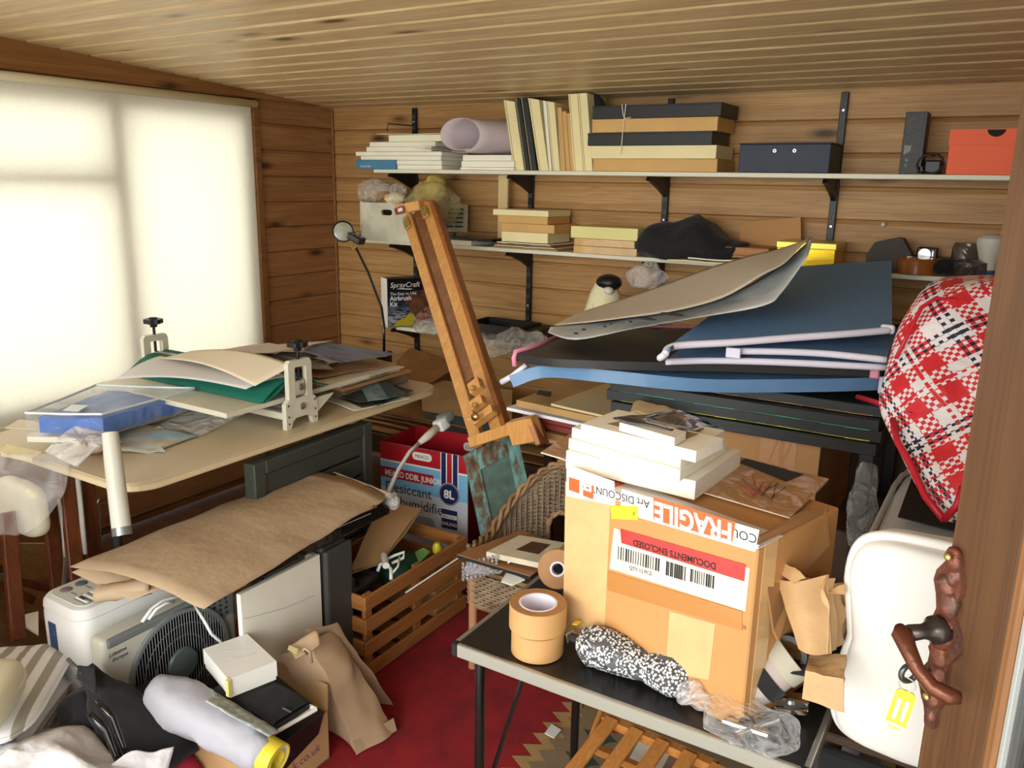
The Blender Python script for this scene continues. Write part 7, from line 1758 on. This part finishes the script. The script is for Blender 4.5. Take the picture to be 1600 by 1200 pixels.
# kettle-like steam jug and plastic bag behind the sheets
kc = P(945, 470, y=3.15)
t = thing('plastic_jug', 'cream plastic jug with a black top behind the curled sheets', 'jug', (kc.x, kc.y, kc.z-.12))
cream_p = M('cream plastic', rgb(222, 214, 178), .3)
part('body', B().lathe([(.09, 0), (.092, .02), (.085, .08), (.065, .15), (.04, .20), (.015, .222), (0, .225)], 32), cream_p, t, smooth=40)
part('black_top', B().blob((.02, -.01, .20), (.055, .05, .035), 24, 14, 2), blk_metal, t, smooth=True)
part('button', B().blob((.035, -.045, .17), (.022, .02, .018), 16, 10, 2), M('button pale', rgb(206, 202, 190), .3), t, smooth=True)
part('seam', B().tube([(-.02, -.09, .0), (-.018, -.083, .08), (-.012, -.062, .15), (-.004, -.035, .20)], .0012, 5), M('seam dark', rgb(60, 56, 50), .5), t)
solo('jug_stand', B().box(kc.x-.12, kc.x+.16, 3.02, 3.3, .94, kc.z-.121, .004), kraftc, 'brown carton supporting the cream jug behind the sheets', 'carton')
solo('plastic_bag', B().blob(tuple(P(1012, 432, y=3.2)), (.075, .05, .05), 26, 16, 2.2, .022, 22, 14, ridge=True), film, 'small crumpled clear bag beneath the middle shelf by the jug', 'plastic bag', smooth=True)

# ---------------------------------------------------------------- right: cushions, plaid bag
wc = M('white cotton', rgb(220, 216, 210), .85, bmp=.15, bs=30, sheen=.2)
t = thing('storage_bench', 'dark bench under the white cushions at the right', 'bench', (-.02, 2.0, GZ))
part('top', B().box(-.205, .5, 1.45, 2.75, .60, .62, .003), dw, t, world=True)
for x in (-.18, .47):
    for y in (1.48, 2.72): part('leg', B().box(x-.02, x+.02, y-.02, y+.02, GZ, .60, .002), dw, t, world=True)
solo('black_blanket', B().box(-.19, .4, 1.425, 1.447, .1, .60, .006), blackfab, 'black cloth hanging below the white cushions', 'cloth')
def soft(q): return q
t = thing('seat_cushion', 'flat white quilted seat cushion under the black board and plaid bag', 'cushion', (.02, 2.1, .62))
near_ = [P(1345, 852, z=.80), P(1500, 872, z=.80)]
part('pad', B().blob((.0, .06, .105), (.235, .55, .10), 48, 20, 6, .004, 8, 2, pz=3), wc, t, smooth=True)
part('piping', B().tube([(.237*math.copysign(abs(math.cos(q))**.33, math.cos(q)), .06+.553*math.copysign(abs(math.sin(q))**.33, math.sin(q)), .155+.003*math.sin(q*24)) for q in [2*PI*k/72 for k in range(72)]], .008, 8, closed=True), wc, t, smooth=True)
# hanging front cushion
pc_ = P(1415, 1005, y=1.36)
t = thing('front_cushion', 'plump white cushion hanging in front behind the door handle', 'cushion', (.02, 1.37, .70))
cl_ = P(1318, 1000, y=1.36).x
def kid(q):
    f_ = 1 - .08*math.exp(-((q.z-.01)/.045)**2)*(1 if q.x < 0 else 0)
    return Vector((q.x*f_, q.y, q.z))
zt_, zb_ = P(1400, 838, y=1.36).z, P(1400, 1172, y=1.36).z
hh = (zt_-zb_)/2; zc = (zt_+zb_)/2-.70
part('pad', B().blob((.02, 0, zc), (.205, .052, hh), 52, 26, 4.5, .006, 7, 6, kid, pz=8), wc, t, smooth=True)
pp = []
for k in range(72):
    q = 2*PI*k/72; v_ = Vector((.207*math.copysign(abs(math.cos(q))**.27, math.cos(q)), -.012, (hh+.002)*math.copysign(abs(math.sin(q))**.27, math.sin(q)))); v_ = kid(v_); pp.append((v_.x+.02, v_.y, v_.z+zc))
part('piping', B().tube(pp, .009, 8, closed=True), wc, t, smooth=True)
solo('black_board', B().sheet([P(1403, 806, z=.845), P(1530, 838, z=.845), P(1540, 760, z=.85), P(1425, 745, z=.85)], 1, 1, .004), blackp, 'black board with a pale edge lying on the white seat cushion', 'board')
# plaid laundry bag
m_, nt, b_ = newmat('plaid woven plastic')
co = coords(nt, (1, 1, 1), (math.radians(20), math.radians(-8), math.radians(28)), rnd=False)
sp_ = N(nt, 'SeparateXYZ'); nt.links.new(co, sp_.inputs[0])
ad_ = N(nt, 'Math', operation='MULTIPLY_ADD'); nt.links.new(sp_.outputs['X'], ad_.inputs[0]); ad_.inputs[1].default_value = .8; nt.links.new(sp_.outputs['Z'], ad_.inputs[2])
sb_ = N(nt, 'Math', operation='MULTIPLY_ADD'); nt.links.new(sp_.outputs['Z'], sb_.inputs[0]); sb_.inputs[1].default_value = -.75; nt.links.new(sp_.outputs['X'], sb_.inputs[2])
def stripes(src, stops, per=.26):
    mu = N(nt, 'Math', operation='MULTIPLY'); mu.inputs[1].default_value = 1/per; nt.links.new(src, mu.inputs[0])
    fr = N(nt, 'Math', operation='FRACT'); nt.links.new(mu.outputs[0], fr.inputs[0])
    o = ramp(nt, stops, fr.outputs[0]); nt.nodes[-1].color_ramp.interpolation = 'CONSTANT'; return o
Wt, Rd, Nv = rgb(236, 230, 232), rgb(216, 46, 56), rgb(36, 40, 66)
st_ = [(0, Wt), (.10, Nv), (.145, Wt), (.19, Nv), (.235, Wt), (.30, Rd), (.50, Wt), (.62, Rd), (.66, Wt), (.70, Rd), (.90, Wt)]
A_ = stripes(ad_.outputs[0], st_); Bq = stripes(sb_.outputs[0], st_)
ck_ = N(nt, 'TexChecker'); ck_.inputs['Scale'].default_value = 1.0
cb3 = N(nt, 'CombineXYZ')
for s_, i_ in ((ad_, 0), (sb_, 1)):
    mu = N(nt, 'Math', operation='MULTIPLY'); mu.inputs[1].default_value = 1/.0115; nt.links.new(s_.outputs[0], mu.inputs[0]); nt.links.new(mu.outputs[0], cb3.inputs[i_])
cb3.inputs[2].default_value = .5; nt.links.new(cb3.outputs[0], ck_.inputs['Vector']); ck_.inputs[1].default_value = (0, 0, 0, 1); ck_.inputs[2].default_value = (1, 1, 1, 1)
nt.links.new(mixc(nt, ck_.outputs['Fac'], A_, Bq), b_.inputs['Base Color']); b_.inputs['Roughness'].default_value = .45
nz = N(nt, 'TexNoise'); nz.inputs['Scale'].default_value = 9; nz.inputs['Detail'].default_value = 4; nt.links.new(coords(nt), nz.inputs['Vector']); bump(nt, b_, nz.outputs['Fac'], .7, .03)
plaid = m_
# outline of the bag's silhouette, built as a lofted body
rows_ = [(820, 1478, 1600, 1.86, .02), (800, 1460, 1605, 1.88, .05), (760, 1430, 1615, 1.93, .09), (720, 1412, 1625, 1.98, .12), (680, 1392, 1630, 2.05, .15), (645, 1375, 1640, 2.10, .17), (620, 1371, 1645, 2.13, .18), (580, 1384, 1650, 2.17, .19),
         (540, 1392, 1655, 2.22, .20), (500, 1408, 1660, 2.27, .20), (470, 1428, 1660, 2.31, .19), (450, 1442, 1660, 2.34, .16), (436, 1462, 1655, 2.38, .12), (430, 1490, 1640, 2.42, .06)]
b = B(); n = 40; vs = []; fs = []
for i, (v, ua, ub, yy, dp) in enumerate(rows_):
    L_, R_ = P(ua, v, y=yy), P(min(ub, 1640), v, y=yy)
    for j in range(n):
        a = 2*PI*j/n; f_ = (1-math.cos(a))/2
        p = L_*(1-f_)+R_*f_ + Vector((0, -dp*math.sin(a)*.5, 0))
        p = p + Vector((.3, -1, .2)).normalized()*(.05*mn.noise(p*7)+.025*mn.noise(p*15))*min(1, dp*9)*(abs(math.sin(a)))
        vs.append(p)
k = len(rows_)
for i in range(k-1):
    for j in range(n): fs.append((i*n+j, i*n+(j+1) % n, (i+1)*n+(j+1) % n, (i+1)*n+j))
fs += [tuple(range(n-1, -1, -1)), tuple(range((k-1)*n, k*n))]
t = thing('laundry_bag', 'large red, white and navy plaid laundry bag bulging beside the portfolios', 'bag', tuple(P(1480, 815, y=1.9)))
o_ = part('body', B().add(vs, fs), plaid, t, world=True, smooth=True)
sm = o_.modifiers.new('smooth', 'SUBSURF'); sm.levels = 1; sm.render_levels = 2
redt = M('red webbing', rgb(204, 26, 48), .45)
def strap(pxs, w_=.016):
    pts = [P(u, v, y=yy) for u, v, yy in pxs]
    return part('red_edging', B().tube(pts, w_*.55, 8), redt, t, world=True, smooth=True)
strap([(1340, 620, 2.22), (1380, 632, 2.12), (1425, 648, 2.04)], .012)
strap([(1395, 655, 2.02), (1402, 690, 1.97), (1425, 730, 1.90), (1445, 775, 1.86), (1475, 812, 1.81)], .014)
strap([(1400, 560, 2.13), (1420, 520, 2.16), (1440, 480, 2.19), (1462, 466, 2.21), (1500, 470, 2.23), (1520, 490, 2.22)], .009)
strap([(1475, 812, 1.81), (1495, 790, 1.80), (1505, 760, 1.82)], .014)
solo('black_tray', B().box(-.40, -.05, 2.9, 3.3, 1.05, 1.12, .004), blackp, 'black tray end showing between portfolio and plaid bag', 'tray')
solo('dark_shelf_box', B().box(-.42, .1, 3.05, 3.5, .3, 1.04, .004), M('dark brown carton', rgb(84, 58, 40), .6, var=.2, vs=6), 'tall dark carton behind the plaid bag', 'carton')

# ================================================================== door_1, standing open at the right
dwd = WOOD('door hardwood shaded', rgb(100, 68, 42), rgb(86, 58, 36), rgb(62, 40, 26), .4, axis='Z', knots=False)  # brown darkened to carry the shade on the leaf's face
E0 = Vector((-.024, 1.05, 0)); ddir = Vector((.70, -.714, 0)).normalized(); dn_ = Vector((-ddir.y*-1, 0, 0))
nrm = Vector((-.714, -.70, 0)).normalized()
md = Matrix(((ddir.x, -nrm.x, 0, E0.x), (ddir.y, -nrm.y, 0, E0.y), (0, 0, 1, 0), (0, 0, 0, 1)))   # local: x along the leaf, y into it (away from the camera side), z up
door = struct('door_1', B().box(0, .76, .0, .044, .02, .14, .003, md), dwd)
def dp_(nm, b, m_, par=None, smooth=False, label=None):
    o = bpy.data.objects.new(nm, mesh(nm, b, m_, smooth)); C.objects.link(o); o.parent = par or door
    if label: o['label'] = label
    return o
dp_('stile', B().box(0, .098, 0, .044, .02, 1.95, .004, md), dwd); dp_('stile', B().box(.662, .76, 0, .044, .02, 1.95, .004, md), dwd)
dp_('rail', B().box(.098, .662, 0, .044, 1.85, 1.95, .004, md), dwd); dp_('rail', B().box(.098, .662, 0, .044, .14, .26, .004, md), dwd)
bead = WOOD('door bead', rgb(140, 96, 60), rgb(124, 84, 50), rgb(92, 58, 34), .35, axis='Z', knots=False)
dp_('glazing_bead', B().box(.098, .113, -.004, .02, .26, 1.85, .004, md, 2), bead); dp_('glazing_bead', B().box(.647, .662, -.004, .02, .26, 1.85, .004, md, 2), bead)
dp_('glazing_seal', B().box(.113, .119, .001, .02, .26, 1.85, .001, md), M('seal grey', rgb(150, 152, 150), .6))
gd, nt, gb2 = newmat('door glass'); tr = N(nt, 'BsdfTransparent'); gl2 = N(nt, 'BsdfGlossy'); gl2.inputs['Roughness'].default_value = .02; mx = N(nt, 'MixShader'); fz = N(nt, 'Fresnel'); fz.inputs[0].default_value = 1.5
nt.links.new(fz.outputs[0], mx.inputs[0]); nt.links.new(tr.outputs[0], mx.inputs[1]); nt.links.new(gl2.outputs[0], mx.inputs[2]); nt.links.new(mx.outputs[0], nt.nodes['Material Output'].inputs['Surface'])
dp_('pane', B().box(.119, .647, .008, .014, .26, 1.85, 0, md), gd)
# rusted handle
iron = M('rusted iron', rgb(88, 62, 52), .45, .4, var=.4, vs=30, bmp=.8, bs=90, bd=.004, col2=rgb(120, 60, 36))
hx_, hz0 = .016, 1.085
Mp = md @ Matrix(((1, 0, 0, 0), (0, 0, 1, 0), (0, 1, 0, 0), (0, 0, 0, 1)))   # x, z, y
pl = []
for k in range(40):
    a = k/40*2*PI; zz = hz0-.012+.118*math.sin(a); w_ = (.020+.006*math.sin(7*math.sin(a)*1.5+1)+.004*math.cos(5*a)); pl.append((hx_+w_*math.copysign(abs(math.cos(a))**.6, math.cos(a)), zz))
hb_ = dp_('handle_plate', B().prism(pl, -.007, 0, Mp), iron)
b = B()
for (x, z_, r_, d_) in ((0, .095, .012, .009), (.005, .075, .010, .008), (-.005, .058, .013, .009), (.003, .038, .015, .010), (0, .0, .019, .012), (0, -.03, .014, .010), (.004, -.055, .012, .010), (-.003, -.085, .015, .010), (.002, -.11, .010, .008)):
    b.blob((hx_+x, -.006, hz0+z_), (r_, d_, r_*1.2), 14, 10, 2, .003, 90, x*100)
dp_('plate_relief', B().add(b.v, b.f, md), iron, hb_, True)
b = B().tube([(hx_, -.005, hz0+.004), (hx_, -.020, hz0+.004), (hx_, -.024, hz0+.004), (hx_, -.034, hz0+.004), (hx_, -.052, hz0+.004)], [.018, .017, .012, .009, .010], 18)
dp_('spindle', B().add(b.v, b.f, md), M('worn dark iron', rgb(70, 62, 60), .3, .7), hb_, True)
b = B().tube([(hx_-.006, -.062, hz0+.010), (hx_-.006, -.058, hz0+.002), (hx_+.012, -.062, hz0-.008), (hx_+.028, -.060, hz0-.024), (hx_+.046, -.052, hz0-.038), (hx_+.060, -.040, hz0-.042), (hx_+.066, -.030, hz0-.042)], [.006, .0125, .010, .0085, .0095, .0105, .007], 18)
dp_('lever', B().add(b.v, b.f, md), M('rusted iron lever', rgb(104, 58, 38), .35, .5, var=.3, vs=40, bmp=.5, bs=120), hb_, True)
for z_ in (-.085, .10): dp_('screw', B().lathe([(.005, 0), (.004, .003), (0, .004)], 12, md @ Matrix.Translation((hx_+.002, -.016, hz0+z_)) @ Matrix.Rotation(PI/2, 4, 'X')), brass, hb_, True)
# key with a yellow tag
kq = md @ Vector((hx_-.002, -.010, hz0-.052))
kz = Vector((0, 0, 1))
kt = thing('door_key', 'dark door key in the lock with a yellow plastic tag', 'key', tuple(kq))
kd = nrm
part('shank', B().tube([kq, kq+kd*.022], .0028, 8), M('key steel', rgb(86, 88, 88), .3, .8), kt, world=True, smooth=40)
kc_ = kq+kd*.033
ring3 = lambda c, r, rt, ax1, ax2, n=28: B().tube([c+ax1*(r*math.cos(2*PI*q/n))+ax2*(r*math.sin(2*PI*q/n)) for q in range(n)], rt, 8, closed=True)
part('bow', ring3(kc_, .0105, .0035, kd, kz), M('key steel', rgb(86, 88, 88), .3, .8), kt, world=True, smooth=True)
view = Vector((.02, -1, .35)).normalized(); sdv = Vector((1, 0, 0))
rc_ = kc_+Vector((0, 0, -.016)); part('split_ring', ring3(rc_, .009, .0008, sdv, kz), steel, kt, world=True, smooth=True)
tg = rc_+Vector((-.003, -.002, -.034))
ytag = M('yellow tag plastic', rgb(244, 214, 20), .35)
bm_ = Matrix(((.98, .05, .16, tg.x), (0, -1, .1, tg.y), (-.16, .1, .98, tg.z), (0, 0, 0, 1)))
def tprism(pts, z0, z1, m_): return B().prism(pts, z0, z1, m_ @ Matrix(((1, 0, 0, 0), (0, 0, 1, 0), (0, 1, 0, 0), (0, 0, 0, 1))))
part('tag', tprism(rrect(-.0115, .0115, -.026, .026, .007), -.0015, .0015, bm_), ytag, kt, world=True)
for x_ in (-.0045, .0045): part('tag_window', tprism(rrect(x_-.0022, x_+.0022, -.014, .014, .002), .0016, .002, bm_), plastic_w, kt, world=True)
for s_ in (-1, 1): part('tag_rim', tprism(rrect(s_*.0005-.0095+.009*(s_ > 0), s_*.0005+.0005+.009*(s_ > 0), -.0235, -.0195, .0015), .0016, .002, bm_), plastic_w, kt, world=True)

# desk lamp clipped by the shelf corner
lm = M('lamp black', rgb(20, 20, 22), .3, coat=.3)
h0 = P(556, 375, y=3.2)
t = thing('desk_lamp', 'black desk lamp with a round head on a bent arm by the window corner', 'lamp', tuple(P(600, 552, y=2.9)))
part('arm', B().tube([P(600, 552, y=2.85), P(600, 510, y=2.85), P(596, 480, y=2.9), P(590, 465, y=2.95), P(575, 425, y=3.03), P(557, 388, y=3.1)], .0065, 10), lm, t, world=True, smooth=True)
hd = P(536, 362, y=3.1); axd = (P(552, 366, y=3.0)-P(528, 356, y=3.12)).normalized()
rt_ = Vector((0, 0, 1)).rotation_difference(Vector((.75, -.62, .2)).normalized()).to_matrix().to_4x4()
part('shade', B().lathe([(0, -.028), (.03, -.026), (.048, -.010), (.054, .008), (.052, .012), (.045, .004), (0, -.012)], 30, Matrix.Translation(hd) @ rt_), lm, t, world=True, smooth=40)
part('lens', B().lathe([(.046, .006), (.03, .011), (0, .013)], 28, Matrix.Translation(hd) @ rt_), M('lamp lens', rgb(186, 188, 170), .15, var=.3, vs=20), t, world=True, smooth=40)
part('head_joint', B().bar(P(546, 367, y=3.06), P(567, 378, y=3.06), .045, .035, .006), lm, t, world=True)
part('spring', B().tube([P(548, 380, y=3.05), P(552, 390, y=3.05), P(557, 384, y=3.05)], .003, 6), brass, t, world=True, smooth=True)
part('wire_loop', B().tube([P(550, 368, y=3.04), P(556, 362, y=3.04), P(563, 362, y=3.04), P(562, 370, y=3.04)], .003, 6), lm, t, world=True, smooth=True)
part('clamp', B().box(-.025, .025, -.03, .03, -.09, .01, .004, Matrix.Translation(P(600, 552, y=2.85))), lm, t, world=True)
